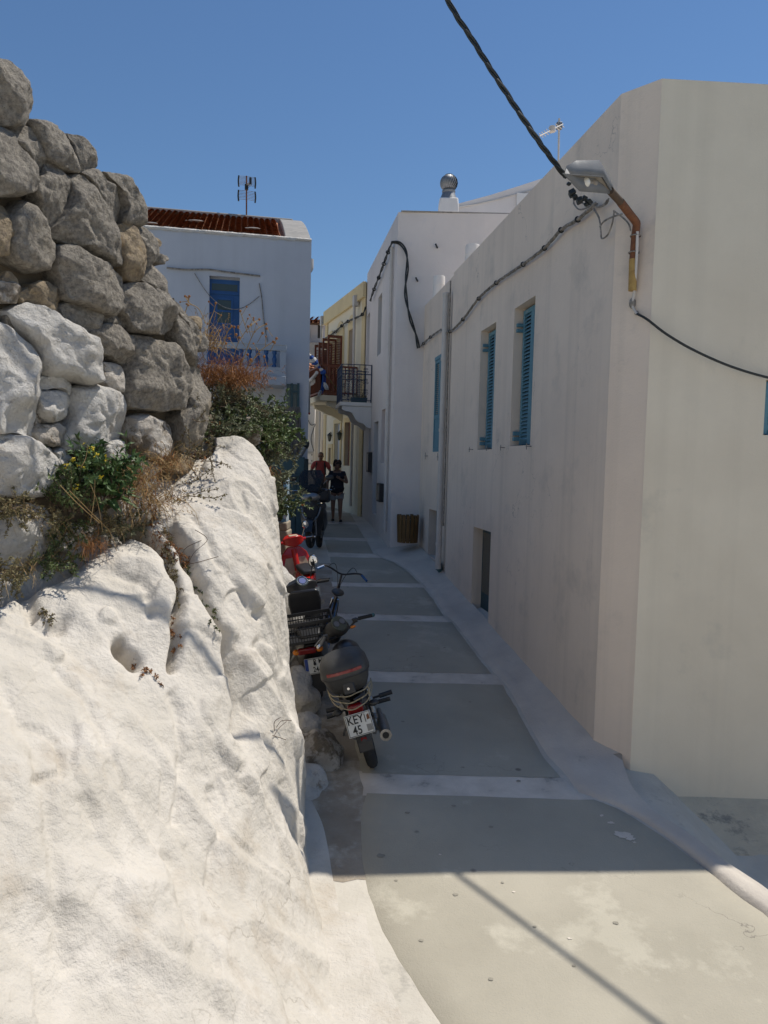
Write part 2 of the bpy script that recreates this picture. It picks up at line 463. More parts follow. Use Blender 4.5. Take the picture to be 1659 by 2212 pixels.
# beyond: left edge of the lane follows the parked bikes
lefts += [V((x, y, 0)) for x, y in ((-.16, 6.6), (-.30, 7.6), (-.42, 9), (-.62, 11), (-.85, 13), (-1.05, 15), (-1.35, 17), (-1.75, 19), (-2.2, 21), (-2.6, 23))]
rights += [G2(u, v) for u, v in ((1210, 1680), (1175, 1640), (1130, 1560), (1082, 1477), (1057, 1452), (1010, 1392), (975, 1344), (957, 1330), (935, 1296), (915, 1271), (900, 1255), (880, 1235), (850, 1215), (822, 1206), (806, 1196), (798, 1180), (789, 1165), (778, 1148), (770, 1134), (762, 1118), (752, 1105))]
lefts = [V((.75, 2.2, 0)), V((.5, 3.2, 0))] + lefts
rights = [V((4.2, 2.2, 0)), V((3.6, 3.2, 0))] + rights
def xat(c, y):
    for a, b in zip(c, c[1:]):
        if a.y <= y <= b.y: return a.x + (b.x - a.x) * (y - a.y) / max(b.y - a.y, 1e-6)
    return c[0].x if y < c[0].y else c[-1].x
lefts.sort(key=lambda p: p.y); rights.sort(key=lambda p: p.y)
sv = [(1720, 1675), (1477, 1453), (1343, 1330), (1271, 1262), (1208, 1199), (1172, 1166), (1137, 1132), (1112, 1108)]
yb = [(G(900, a).y, G(900, b).y) for a, b in sv]
def strip(y0, y1, dz, name, m, ins=0, ex=0):
    mb = MB(); n = max(2, int((y1 - y0) / .12)); k = 14; vs = []
    for j in range(n + 1):
        y = y0 + (y1 - y0) * j / n
        l = xat(lefts, y) + .018 * MN.noise(V((y * 5, 1, 0))) - ex; r = xat(rights, y) + .018 * MN.noise(V((y * 5, 9, 0))) + ex
        for i in range(k + 1):
            x = l + (r - l) * max(0, min(k - 2, i - 1)) / (k - 2)
            sk_ = -.02 if i in (0, k) else 0
            if i == 0: x -= .02
            if i == k: x += .02
            yy = y + (.012 * MN.noise(V((x * 4, j and 3, y0)))) * (1 if j in (0, n) else 0)
            vs.append(V((x, yy, gz(yy) + .012 * MN.noise(V((x * .9, yy * .9, 0))) + dz + sk_)))
    mb.add(vs, [(j * (k + 1) + i, j * (k + 1) + i + 1, (j + 1) * (k + 1) + i + 1, (j + 1) * (k + 1) + i) for j in range(n) for i in range(k)])
    return struct(mb.build(name, m, ang=60))
prev = 2.3
for i, (a, b) in enumerate(yb):
    strip(prev, a, .0075, 'paving', 'paving'); strip(a - .03, b + .03, .0045, 'painted_stripe', 'stripe', ex=.03); prev = b
strip(prev, 24, .0075, 'paving', 'paving')
# whitewashed kerb on the right, rising towards the wall foot
LA = ((2.02, 6.9), (2.02 - .145 * 9.2, 16.1))
KI = [V((xat(rights, y), y, 0)) for y in (2.2, 3.2, 4.0, 4.6, 5.2, 5.8, 6.2, 6.5, 6.9, 7.4, 8, 9, 10, 11, 12, 13, 14, 14.8, 15.5, 15.9)]
mb = MB(); vs = []
OUTc = sorted([G2(u, v) for u, v in ((1372, 1694), (1421, 1762), (1498, 1811), (1574, 1872), (1654, 1921), (1760, 2000), (1950, 2150))], key=lambda p: p.y)
def kout(p):
    y = p.y
    if y < 6.3: return xat(OUTc, y)
    if y < 6.62: return xat(OUTc, 6.3) + (2.29 - xat(OUTc, 6.3)) * (y - 6.3) / .32
    if y < 6.9: return 2.29 + (2.06 - 2.29) * (y - 6.62) / .28
    return max(LA[0][0] - .145 * (y - 6.9) + .02, p.x + .1)
K2 = []
for p in KI:
    for q in range(7):
        pass
n = 0
yy = [2.2 + .1 * i for i in range(138)]
for y in yy:
    xi = xat(rights, y) + .02; xo = kout(V((xi, y, 0)))
    bl = max(0, min(1, (y - 6.1) / .9))
    for q in range(9):
        t = q / 8
        hgt = .035 + bl * .12 * t ** 2 + .012 * MN.noise(V((t * 3, y * 2.2, 5)))
        if q == 0: hgt = -.03
        elif q == 1: hgt = .02
        x = xi + (xo - xi) * t
        if y < 6.62 and q == 8: hgt = -.4; x += .02
        vs.append(V((x, y, gz(y) + hgt)))
mb.add(vs, [(j * 9 + i, j * 9 + i + 1, (j + 1) * 9 + i + 1, (j + 1) * 9 + i) for j in range(len(yy) - 1) for i in range(8)])
struct(mb.build('kerb', 'kerb', ang=50))

# ================================================================== RIGHT HOUSE (near)
KA = V((2.02, 6.9, 0)); 
def onA(u, v, off=0): return hit(u, v, LA, off)
ZT = hit(1345, 200, LA).z
yB = hit(960, 1260, LA).y; LAb = ((LA[0][0] - .145 * (yB - 6.9), yB), LA[1])
K2p = at(1360, 1685, 6.62); K2 = (K2p.x, K2p.y)
K3 = (K2[0] + 6.5, K2[1] + .36)
LF = (K2, K3); L2 = ((LA[0][0], LA[0][1]), K2)
ZF = hit(1540, 183, LF).z
M['footing'] = mat('warm_rough_render', (.66, .575, .42), (.53, .46, .34), 3, .9, bump=1, bs=30, c3=(.30, .27, .22), s3=4, t3=.56, w3=.1, bump2=.5, bs2=6, bd=1.5)
hA = thing('white_house', 'near white plastered house with two pale blue shuttered windows and a cream end wall', 'house', (2.5, 8, gz(8)))
mb = MB()
o1 = opening(LA, (1112.7, 666), (1145, 960), .17); o2 = opening(LA, (1040, 713.6), (1062.7, 970.8), .17)
o1 = (sz(1151, 800, LA)[0], sz(1107, 800, LA)[0], sz(1146, 961, LA)[1], sz(1157, 638, LA)[1], .17)
o2 = (sz(1067.5, 830, LA)[0], sz(1035.5, 830, LA)[0], sz(1063, 970, LA)[1], sz(1072, 695, LA)[1], .17)
o3 = (sz(1057.5, 1240, LA)[0], sz(1020, 1230, LA)[0], sz(1055, 1347, LA)[1], sz(1060.5, 1149.5, LA)[1], .17)
sB = sz(960, 900, LA)[0]
pB = (LAb[0][0], LAb[0][1])
wallpanel(mb, LA[0], pB, -3.3, ZT, [o1, o2, o3])
wallpanel(mb, LA[0], K2, -3.3, ZT + .0, [])
# solid behind: top, back
PT = [V((LA[0][0], LA[0][1], ZT)), V((pB[0], pB[1], ZT)), V((pB[0] + 6, pB[1], ZT)), V((K3[0], K3[1], ZT)), V((K2[0], K2[1], ZT))]
mb2 = MB()
def coping(a, b, w=.22):
    a = V((a[0], a[1], 0)); b = V((b[0], b[1], 0)); n = lnorm((a[:2], b[:2]))
    mb.quad(a + V((0, 0, ZT)), b + V((0, 0, ZT)), b - n * w + V((0, 0, ZT + .015)), a - n * w + V((0, 0, ZT + .015)))
    mb.quad(a - n * w + V((0, 0, ZT + .015)), b - n * w + V((0, 0, ZT + .015)), b - n * w + V((0, 0, ZT - 2)), a - n * w + V((0, 0, ZT - 2)))
coping(LA[0], pB); coping(LA[0], K2)
mb.quad(V((LA[0][0] + .1, LA[0][1] + .1, ZT - .35)), V((pB[0] + .1, pB[1], ZT - .35)), V((8, pB[1], ZT - .35)), V((8, 7.2, ZT - .35)))
mb.quad(V((pB[0], pB[1], -3)), V((pB[0], pB[1], ZT)), V((8, pB[1], ZT)), V((8, pB[1], -3)))
mb.build('wall', 'plasterA', hA)
mb = MB()
ow = (sz(1652, 880, LF)[0], sz(1652, 880, LF)[0] + .75, sz(1652, 940, LF)[1], sz(1655, 825, LF)[1] + .02, .1)
wallpanel(mb, K2, K3, -3.6, ZT, [ow]); coping(K2, K3)
mb.build('end_wall', 'plasterF', hA)
# small concrete footing slope below the cream wall
mb = MB(); vs = []
for i in range(40):
    s = i / 39 * 4.5; a = V((K2[0] + s, K2[1] + s * .055, 0))
    zt = -(2.76 + .17 * min(1, s / .35) + .03 * s + .012 * MN.noise(V((s * 2, 0, 3)))) 
    for q, (dy, dz) in enumerate(((.03, .02), (-.02, 0), (-.15, -.05), (-.35, -.12 + .02 * MN.noise(V((s * 3, 1, 0)))), (-.62, -.20 + .03 * MN.noise(V((s * 4, 5, 0)))), (-.68, -.5))):
        vs.append(V((a.x, a.y + dy, zt + dz)))
mb.add(vs, [(j * 6 + i, j * 6 + i + 1, (j + 1) * 6 + i + 1, (j + 1) * 6 + i) for j in range(39) for i in range(5)])
mb.build('footing', 'footing', hA, ang=60)
NA = lnorm(LA); DA = V((LA[1][0] - LA[0][0], LA[1][1] - LA[0][1], 0)).normalized()
A0 = V((LA[0][0], LA[0][1], 0))
def PA(s, z, k=0, ln=None): return A0 + DA * s + V((0, 0, z)) + NA * k
SLAT = {}
def shutter(parent, s0, s1, z0, z1, k, m='bluepaint', P=PA, slatn=24, split=.62, name='shutter', nrm=None):
    """louvred leaf between s0..s1 at offset k; lower part panelled"""
    mb = MB(); t = .035; w = .055
    def bx(a, b, c, d, k0, k1):
        mb.hexa([P(a, c, k0), P(b, c, k0), P(b, c, k1), P(a, c, k1), P(a, d, k0), P(b, d, k0), P(b, d, k1), P(a, d, k1)])
    zm = z0 + (z1 - z0) * (1 - split)
    bx(s0, s0 + w, z0, z1, k, k + t); bx(s1 - w, s1, z0, z1, k, k + t)
    for c, d in ((z0, z0 + w * 1.4), (zm - w * .6, zm + w * .6), (z1 - w, z1)): bx(s0 + w, s1 - w, c, d, k + .001, k + t - .001)
    if split < 1: bx(s0 + w, s1 - w, z0 + w * 1.4, zm - w * .6, k + .008, k + t * .6)
    o = mb.build(name, m, parent, bevel=.003)
    za, zb = zm + w * .6, z1 - w
    st = (zb - za) / slatn
    sm = MB(); c = za + st / 2
    sm.hexa([P(s0 + w, c - st * .5, k + t), P(s1 - w, c - st * .5, k + t), P(s1 - w, c + st * .3, k + .004), P(s0 + w, c + st * .3, k + .004),
             P(s0 + w, c - st * .5 + .007, k + t), P(s1 - w, c - st * .5 + .007, k + t), P(s1 - w, c + st * .3 + .007, k + .004), P(s0 + w, c + st * .3 + .007, k + .004)])
    sl_ = sm.build('slat', m, o, smooth=False)
    copies(sl_, [(0, 0, st * i) for i in range(1, slatn)], o)
    return o
def window_hw(parent, o, k):   # shutter dogs and pins
    mb = MB()
    for zz in (o[3] - .22, o[2] + .12):
        mb.hexa([PA(o[1] - .03, zz - .045, -k + .0), PA(o[1] + .0, zz - .045, -k), PA(o[1] + .0, zz - .045, -.03), PA(o[1] - .03, zz - .045, -.03),
                 PA(o[1] - .03, zz + .045, -k), PA(o[1], zz + .045, -k), PA(o[1], zz + .045, -.03), PA(o[1] - .03, zz + .045, -.03)])
    return mb
for o in (o1, o2):
    wd = MB(); wd.hexa([PA(o[0], o[2], -.168), PA(o[1], o[2], -.168), PA(o[1], o[2], -.16), PA(o[0], o[2], -.16), PA(o[0], o[3], -.168), PA(o[1], o[3], -.168), PA(o[1], o[3], -.16), PA(o[0], o[3], -.16)])
    win = wd.build('window', 'dark', hA)
    mid = (o[0] + o[1]) / 2
    for a, b in ((o[0] + .01, mid - .004), (mid + .004, o[1] - .03)):
        s_ = shutter(hA, a, b, o[2] + .02, o[3] - .03, -.145, split=.98, slatn=34)
    for zz, hh in ((o[3] - .25, .05), (o[2] + .13, .06)):
        for q in (0, 1):
            w2 = MB()
            w2.hexa([PA(o[1] - .05, zz - hh + q * .07, -.125), PA(o[1] - .004, zz - hh + q * .07, -.125), PA(o[1] - .004, zz - hh + q * .07, -.03), PA(o[1] - .05, zz - hh + q * .07, -.03),
                     PA(o[1] - .05, zz + q * .07 - .01, -.125), PA(o[1] - .004, zz + q * .07 - .01, -.125), PA(o[1] - .004, zz + q * .07 - .01, -.03), PA(o[1] - .05, zz + q * .07 - .01, -.03)])
            w2.build('shutter_latch', 'bluepaint', win)
# low windows
for o in (o3,):
    m_ = MB(); m_.hexa([PA(o[0], o[2], -.168), PA(o[1], o[2], -.168), PA(o[1], o[2], -.15), PA(o[0], o[2], -.15), PA(o[0], o[3], -.168), PA(o[1], o[3], -.168), PA(o[1], o[3], -.15), PA(o[0], o[3], -.15)])
    wn = m_.build('window', 'teal', hA)
    m_ = MB()
    for a, b in ((o[0] + .05, (o[0] + o[1]) / 2 - .02), ((o[0] + o[1]) / 2 + .02, o[1] - .05)):
        m_.hexa([PA(a, o[2] + .3, -.149), PA(b, o[2] + .3, -.149), PA(b, o[2] + .3, -.146), PA(a, o[2] + .3, -.146), PA(a, o[3] - .08, -.149), PA(b, o[3] - .08, -.149), PA(b, o[3] - .08, -.146), PA(a, o[3] - .08, -.146)])
    m_.build('pane', 'glass', wn)
    m_ = MB(); m_.hexa([PA(o[0] + .02, o[2] - .0, -.15), PA(o[1] - .02, o[2], -.15), PA(o[1] - .02, o[2] - .0, -.0), PA(o[0] + .02, o[2], -.0), PA(o[0] + .02, o[2] + .05, -.15), PA(o[1] - .02, o[2] + .05, -.15), PA(o[1] - .02, o[2] + .01, .004), PA(o[0] + .02, o[2] + .01, .004)])
    m_.build('sill', 'plasterA', wn)
# shutter at the right end of the cream wall
NF = lnorm(LF); DF = V((K3[0] - K2[0], K3[1] - K2[1], 0)).normalized()
PF = lambda s, z, k=0: V((K2[0], K2[1], 0)) + DF * s + V((0, 0, z)) + NF * k
shutter(hA, ow[0] + .01, ow[0] + .37, ow[2] + .01, ow[3] - .01, -.09, P=PF, slatn=12, split=.98)
shutter(hA, ow[0] + .38, ow[1] - .01, ow[2] + .01, ow[3] - .01, -.09, P=PF, slatn=12, split=.98)
# iron pins beside the sills
mb = MB()
def pinat(mb, u, v, c=True, ln=LA, r=.006):
    p = hit(u, v, ln); n = lnorm(ln)
    mb.tube([p, p + n * .07], r, 6)
    if c: mb.tube([p + n * .06 + V((0, 0, .035)), p + n * .06 - V((0, 0, .04))], r, 6); 
for u, v in ((1022, 971), (1060, 968), (1091, 967), (1148, 964)):
    m_ = MB(); pinat(m_, u, v); m_.build('iron_pin', 'steel', hA)

# ---------------- second house segment B
hB = thing('white_house', 'lower white house between the downpipe and the tall white house, one closed blue shutter', 'house', (1.0, 14.3, gz(14.3)))
LB = ((LAb[0][0] + .03, LAb[0][1] + .03), (LA[1][0] + .03, LA[1][1]))
ZB = hit(908, 671, LB).z
mb = MB()
lz = opening(LB, (927, 1099), (946, 1212), .17)
oB = (max(.06, sz(959.8, 870, LB)[0]), sz(938, 870, LB)[0], sz(940, 976, LB)[1], sz(950, 767, LB)[1], .035)
lz = (max(.06, lz[0]), lz[1], lz[2], lz[3], .17)
wallpanel(mb, LB[0], LB[1], -3.2, ZB, [oB, lz])
nB = lnorm(LB)
a, b = V((*LB[0], ZB)), V((*LB[1], ZB))
mb.quad(a, b, b - nB * .22, a - nB * .22); mb.quad(a - nB * .22, b - nB * .22, b - nB * .22 - V((0, 0, 1.5)), a - nB * .22 - V((0, 0, 1.5)))
mb.quad(a - V((0, 0, .4)), b - V((0, 0, .4)), b + V((6, 0, -.4)), a + V((6, 0, -.4)))
mb.quad(b, b + V((6, 0, 0)), b + V((6, 0, -6)), b + V((0, 0, -6)))
mb.build('wall', 'plasterA', hB)
B0 = V((*LB[0], 0)); DB = V((LB[1][0] - LB[0][0], LB[1][1] - LB[0][1], 0)).normalized()
PB = lambda s, z, k=0: B0 + DB * s + V((0, 0, z)) + nB * k
mid = (oB[0] + oB[1]) / 2
mb = MB(); mb.hexa([PB(oB[0], oB[3] - .07, -.03), PB(oB[1], oB[3] - .07, -.03), PB(oB[1], oB[3] - .07, .012), PB(oB[0], oB[3] - .07, .012), PB(oB[0], oB[3], -.03), PB(oB[1], oB[3], -.03), PB(oB[1], oB[3], .012), PB(oB[0], oB[3], .012)])
mb.build('window_head', 'bluepaint', hB)
shutter(hB, oB[0] + .005, mid - .003, oB[2], oB[3] - .075, -.03, P=PB, slatn=26)
shutter(hB, mid + .003, oB[1] - .005, oB[2], oB[3] - .075, -.03, P=PB, slatn=26)
mb = MB(); mb.hexa([PB(lz[0], lz[2], -.168), PB(lz[1], lz[2], -.168), PB(lz[1], lz[2], -.15), PB(lz[0], lz[2], -.15), PB(lz[0], lz[3], -.168), PB(lz[1], lz[3], -.168), PB(lz[1], lz[3], -.15), PB(lz[0], lz[3], -.15)])
mb.build('window', 'teal', hB)
for u, v in ((924, 985), (951, 987)):
    m_ = MB(); p = hit(u, v, LB); m_.tube([p, p + nB * .06], .008, 6); m_.tube([p + nB * .05 + V((0, 0, .07)), p + nB * .05 - V((0, 0, .07))], .008, 6); m_.tube([p + nB * .05 + DB * .07, p + nB * .05 - DB * .07], .008, 6)
    m_.build('iron_cross', 'steel', hB)
# meter box
p = hit(950, 1237, LA, .02)
mb = MB(); c = hit(950, 1237, LA); s_, z_ = sz(950, 1237, LA)
mb.hexa([PA(s_ - .17, z_ - .2, .0), PA(s_ + .17, z_ - .2, .0), PA(s_ + .17, z_ - .2, .05), PA(s_ - .17, z_ - .2, .05), PA(s_ - .17, z_ + .2, .0), PA(s_ + .17, z_ + .2, .0), PA(s_ + .17, z_ + .2, .05), PA(s_ - .17, z_ + .2, .05)])
tb = thing('meter_box', 'small teal metal meter box low on the wall at the foot of the downpipe', 'meter box', c)
mb.build('casing', 'tealbox', tb, bevel=.008)
m_ = MB(); m_.hexa([PA(s_ - .14, z_ - .17, .051), PA(s_ + .14, z_ - .17, .051), PA(s_ + .14, z_ - .17, .058), PA(s_ - .14, z_ - .17, .058), PA(s_ - .14, z_ + .17, .051), PA(s_ + .14, z_ + .17, .051), PA(s_ + .14, z_ + .17, .058), PA(s_ - .14, z_ + .17, .058)])
m_.build('door', 'tealbox', tb, bevel=.003)
# downpipe
def pipe_on(name, pts, r, m, parent, n=10): 
    mb = MB(); mb.tube(pts, r, n); return mb.build(name, m, parent)
sp = sz(965, 900, LA)[0] - .02
dp = thing('downpipe', 'tall pale painted downpipe between the near house and the next one', 'downpipe', PA(sp, -2))
ztop = hit(968, 640, LA).z; zbot = hit(950, 1225, LA).z
pipe_on('pipe', [PA(sp, ztop, .08), PA(sp, zbot + .35, .08), PA(sp, zbot, .08)], .055, 'pipe', dp, 14)
for z in (ztop - .02, 1.9, .65, -.55, zbot + .45):
    m_ = MB(); m_.lathe(PA(sp, z, .08), [(.060, -.03), (.064, -.025), (.064, .025), (.06, .03)], 14); m_.build('pipe_collar', 'pipe', dp)
pipe_on('conduit', [PA(sp - .10, ztop + .2, .03), PA(sp - .10, 1.2, .03), PA(sp - .11, .1, .03), PA(sp - .10, -1.0, .03)], .014, 'palecable', dp, 6)
mb = MB(); mb.tube([PA(sp - .10, -1.0, .03), PA(sp - .10, -1.05, .03)], .02, 6); mb.build('conduit_end', 'steel', dp)

# ---------------- tall white house C/D
C0 = V((.145, 15.9, 0)); LC = ((C0.x, 15.9), (7.0, 15.75)); LD = ((C0.x, 15.9), (C0.x - .15 * 5.1, 21.0))
ZC = hit(860, 458, LC).z
hC = thing('tall_white_house', 'tall white house in mid lane with a blank front and a blue iron balcony', 'house', (1.5, 17, gz(16)))
mb = MB()
wallpanel(mb, LC[0], LC[1], -3, ZC, [])
D0 = C0.copy(); DD = V((-.15, 1, 0)).normalized(); nD = lnorm(LD)
PD = lambda s, z, k=0: D0 + DD * s + V((0, 0, z)) + nD * k
def oD(ua, ub, va, vb, k=.15):
    um, vm = (ua + ub) / 2, (va + vb) / 2
    s1 = sz(ub, vm, LD)[0]; s2 = sz(ua, vm, LD)[0]; sm = (s1 + s2) / 2
    return (max(.05, s1), s2, sz(um, vb, LD)[1], sz(um, va, LD)[1], k)
opsD = [oD(816, 824, 640, 765), oD(792, 798, 680, 788), oD(823.5, 831, 885, 1000), oD(806, 815, 912, 1112), oD(796.5, 801, 925, 1000)]
wallpanel(mb, LD[0], LD[1], -3, ZC, opsD)
# roof edge steps
mb.quad(V((C0.x, 15.9, ZC)), V((7, 15.75, ZC)), V((7, 21, ZC)), V((LD[1][0], 21, ZC)))
mb.quad(V((LD[1][0], 21, ZC)), V((7, 21, ZC)), V((7, 21, -3)), V((LD[1][0], 21, -3)))
mb.build('wall', 'plasterC', hC)
mb = MB(); a = PD(.0, ZC + .002); 
mb.box((3.5, 15.93, ZC + .012), (6.6, .14, .03)); mb.build('coping', 'oldlime', hC, bevel=.008)
for i, o in enumerate(opsD):
    m_ = MB(); k = .14
    m_.hexa([PD(o[0], o[2], -k - .008), PD(o[1], o[2], -k - .008), PD(o[1], o[2], -k + .02), PD(o[0], o[2], -k + .02), PD(o[0], o[3], -k - .008), PD(o[1], o[3], -k - .008), PD(o[1], o[3], -k + .02), PD(o[0], o[3], -k + .02)])
    nm = 'door' if i in (1, 3) else 'window'
    w_ = m_.build(nm, ['teal', 'plasterH', 'brownwood', 'teal', 'navyiron'][i], hC)
    if nm == 'door':
        m_ = MB(); zc = (o[2] + o[3]) / 2 + .3
        m_.hexa([PD(o[0] + .1, zc, -k + .022), PD(o[1] - .1, zc, -k + .022), PD(o[1] - .1, zc, -k + .026), PD(o[0] + .1, zc, -k + .026), PD(o[0] + .1, zc + .5, -k + .022), PD(o[1] - .1, zc + .5, -k + .022), PD(o[1] - .1, zc + .5, -k + .026), PD(o[0] + .1, zc + .5, -k + .026)])
        m_.build('pane', 'glass', w_)
# meter boxes on the lane side
for (u0_, u1_, v0_, v1_, m1) in ((822, 829, 1044, 1084, 'blackp'), (799.5, 804, 977, 1020, 'blackp')):
    o = oD(u0_, u1_, v0_, v1_)
    t_ = thing('meter_box', 'dark meter box on the lane side of the tall white house, ' + ('lower and nearer one' if v0_ > 1000 else 'higher and farther one'), 'meter box', PD(o[0], o[2], 0))
    m_ = MB(); m_.hexa([PD(o[0], o[2], 0), PD(o[1], o[2], 0), PD(o[1], o[2], .1), PD(o[0], o[2], .1), PD(o[0], o[3], 0), PD(o[1], o[3], 0), PD(o[1], o[3], .1), PD(o[0], o[3], .1)])
    m_.build('casing', m1, t_, bevel=.01)
    m_ = MB(); m_.hexa([PD(o[0] + .04, o[2] + .05, .1), PD(o[1] - .04, o[2] + .05, .1), PD(o[1] - .04, o[2] + .05, .112), PD(o[0] + .04, o[2] + .05, .112), PD(o[0] + .04, o[3] - .05, .1), PD(o[1] - .04, o[3] - .05, .1), PD(o[1] - .04, o[3] - .05, .112), PD(o[0] + .04, o[3] - .05, .112)])
    m_.build('door', 'steel', t_, bevel=.004)
# downpipe along the near edge of the lane side
dp2 = thing('downpipe', 'slim downpipe beside the corner of the tall white house', 'downpipe', PD(.4, -1.8))
pipe_on('pipe', [PD(.45, ZC - .6, .05), PD(.45, 1, .05), PD(.45, gz(16.3) + .3, .05)], .035, 'pipe', dp2)
for z in (4, 2.6, 1.3, 0.1, -.9):
    m_ = MB(); m_.lathe(PD(.45, z, .05), [(.042, -.02), (.042, .02)], 10); m_.build('pipe_collar', 'pipe', dp2)
# spikes on the front wall
for u, v in ((944.5, 535), (902, 607)):
    p = hit(u, v, LC); m_ = MB(); m_.tube([p, p + V((-.04, -.13, .03))], .02, 6); m_.build('wall_spike', 'cable', hC)
# iron balcony with ogee bracket
sA, sE = sz(803, 870, LD)[0], sz(803, 870, LD)[0] + 1.35
zfl = hit(803, 870, LD).z; zrt = hit(804, 790, LD).z; BW = .78
mb = MB(); mb.hexa([PD(sA, zfl - .10, 0), PD(sE, zfl - .10, 0), PD(sE, zfl - .10, BW + .04), PD(sA, zfl - .10, BW + .04), PD(sA, zfl, 0), PD(sE, zfl, 0), PD(sE, zfl, BW + .04), PD(sA, zfl, BW + .04)])
bal = mb.build('balcony', 'plasterD', hC, bevel=.012)
pro = [(0, 0), (BW * .97, 0), (BW * .97, -.09), (BW * .86, -.13), (BW * .74, -.14), (BW * .64, -.17), (BW * .58, -.24), (BW * .52, -.33), (BW * .44, -.39), (BW * .34, -.42), (BW * .25, -.44), (BW * .18, -.50), (BW * .1, -.545), (0, -.56)]
for s_ in (sA + .03, sE - .15):
    mb = MB(); mb.prism([PD(s_, zfl - .103 + z, k + .002) for k, z in pro], DD * .12); mb.build('bracket', 'plasterD', bal)
def scroll(mb, c, ax, r, sgn=1, P=None):
    pts = []
    for i in range(14):
        t = i / 13 * math.tau * 1.1; rr = r * (1 - .75 * i / 13)
        pts.append(c + ax * (math.cos(t) * rr * sgn) + V((0, 0, math.sin(t) * rr)))
    mb.tube(pts, .006, 4)
mb = MB()
crn = [(sA + .02, 0.02), (sA + .02, BW), (sE - .02, BW), (sE - .02, .02)]
for (s1, k1), (s2, k2) in zip(crn, crn[1:]):
    mb.bar(PD(s1, zrt, k1), PD(s2, zrt, k2), .035, .018); mb.bar(PD(s1, zfl + .05, k1), PD(s2, zfl + .05, k2), .022)
    mb.bar(PD(s1, zrt - .24, k1), PD(s2, zrt - .24, k2), .022)
mb.build('railing', 'navyiron', bal)
for s1, k1 in crn:
    m_ = MB(); m_.bar(PD(s1, zfl, k1), PD(s1, zrt, k1), .03); m_.build('post', 'navyiron', bal)
for (s1, k1), (s2, k2), nn in ((crn[0], crn[1], 5), (crn[1], crn[2], 8), (crn[2], crn[3], 5)):
    for i in range(1, nn):
        t = i / nn; m_ = MB(); s3, k3 = s1 + (s2 - s1) * t, k1 + (k2 - k1) * t
        m_.bar(PD(s3, zfl + .05, k3), PD(s3, zrt, k3), .014)
        ax = (nD if s1 == s2 else DD)
        for j in range(3):
            zc = zfl + .17 + j * .27 + (.06 if i % 2 else 0)
            for sg in (-1, 1):
                scroll(m_, PD(s3, zc, k3) + ax * .045 * sg, ax, .038, -sg)
                scroll(m_, PD(s3, zc + .075, k3) + ax * .035 * sg, ax, .028, -sg)
        m_.build('baluster', 'navyiron', bal)
fp = thing('flower_pot', 'dark plant trough on the blue iron balcony', 'plant pot', PD(sA + .2, zfl, .35))
mb = MB(); mb.hexa([PD(sA + .1, zfl, .12), PD(sA + .3, zfl, .12), PD(sA + .3, zfl, .5), PD(sA + .1, zfl, .5), PD(sA + .08, zfl + .13, .1), PD(sA + .32, zfl + .13, .1), PD(sA + .32, zfl + .13, .52), PD(sA + .08, zfl + .13, .52)])
mb.build('trough', 'teal', fp)
mb = MB()
for i in range(40):
    p = PD(sA + .2 + random.uniform(-.1, .1), zfl + .12, random.uniform(.12, .5)); d = V((random.uniform(-.5, .5), random.uniform(-.5, .5), 1)).normalized() * random.uniform(.05, .16)
    mb.add([p, p + d * .6 + V((.015, 0, 0)), p + d], [(0, 1, 2)])
mb.build('leaves', 'scrub', fp, stuff=True, smooth=False)
# roof ventilator
vc = at(968, 455, 17.2)
vt = thing('roof_ventilator', 'ribbed metal ball ventilator on a white plinth on the tall white roof', 'ventilator', vc)
mb = MB(); mb.box(vc + V((0, 0, .06)), (.46, .46, .34), taper=.88); mb.build('plinth', 'plasterD', vt, bevel=.03)
mb = MB(); mb.lathe(vc, [(.20, .22), (.14, .38), (.15, .40), (.15, .43)], 20); mb.build('neck', 'galv', vt)
for i in range(22):
    a = i / 22 * math.tau; m_ = MB(); ps = []
    for j in range(9):
        t = math.pi * (j / 8 * .86 + .07); rr = .20 * math.sin(t) ** .8; z = .60 - .18 * math.cos(t); b = a + j * .12
        ps.append((vc + V((rr * math.cos(b), rr * math.sin(b), z)), vc + V((rr * .9 * math.cos(b + .30), rr * .9 * math.sin(b + .30), z))))
    vs = [q for pr in ps for q in pr]; m_.add(vs, [(2 * j, 2 * j + 1, 2 * j + 3, 2 * j + 2) for j in range(8)])
    m_.build('vane', 'galv', vt)
mb = MB(); mb.lathe(vc, [(.09, .765), (.09, .78), (.02, .80)], 16); mb.build('cap', 'galv', vt)
# white gable behind
gb = thing('white_house', 'white gabled house rising behind the tall house roof, with a small boxed opening', 'house', (5, 22, -1))
mb = MB(); L5 = ((1, 22.0), (9, 22.0))
poly = [hit(u, v, L5) for u, v in ((975, 450), (991, 439.5), (1060, 421), (1117, 403), (1160, 389), (1185, 381), (1330, 350))]
zb = -1
poly = [V((poly[0].x, 22, zb))] + poly + [V((poly[-1].x, 22, zb))]
mb.prism(poly, (0, 5, 0)); mb.build('wall', 'plasterC', gb)
mb = MB(); c = hit(1130, 440, L5); mb.box(c + V((0, -.04, 0)), (.4, .08, .55)); mb.build('shutter', 'plasterD', gb, bevel=.01)
mb = MB(); pts = [hit(u, v, L5, .03) for u, v in ((985, 449), (1060, 434), (1120, 418), (1170, 405), (1200, 398))]; mb.tube(smoothcurve(pts, 4), .015, 5); mb.build('cornice_cable', 'pipe', gb)
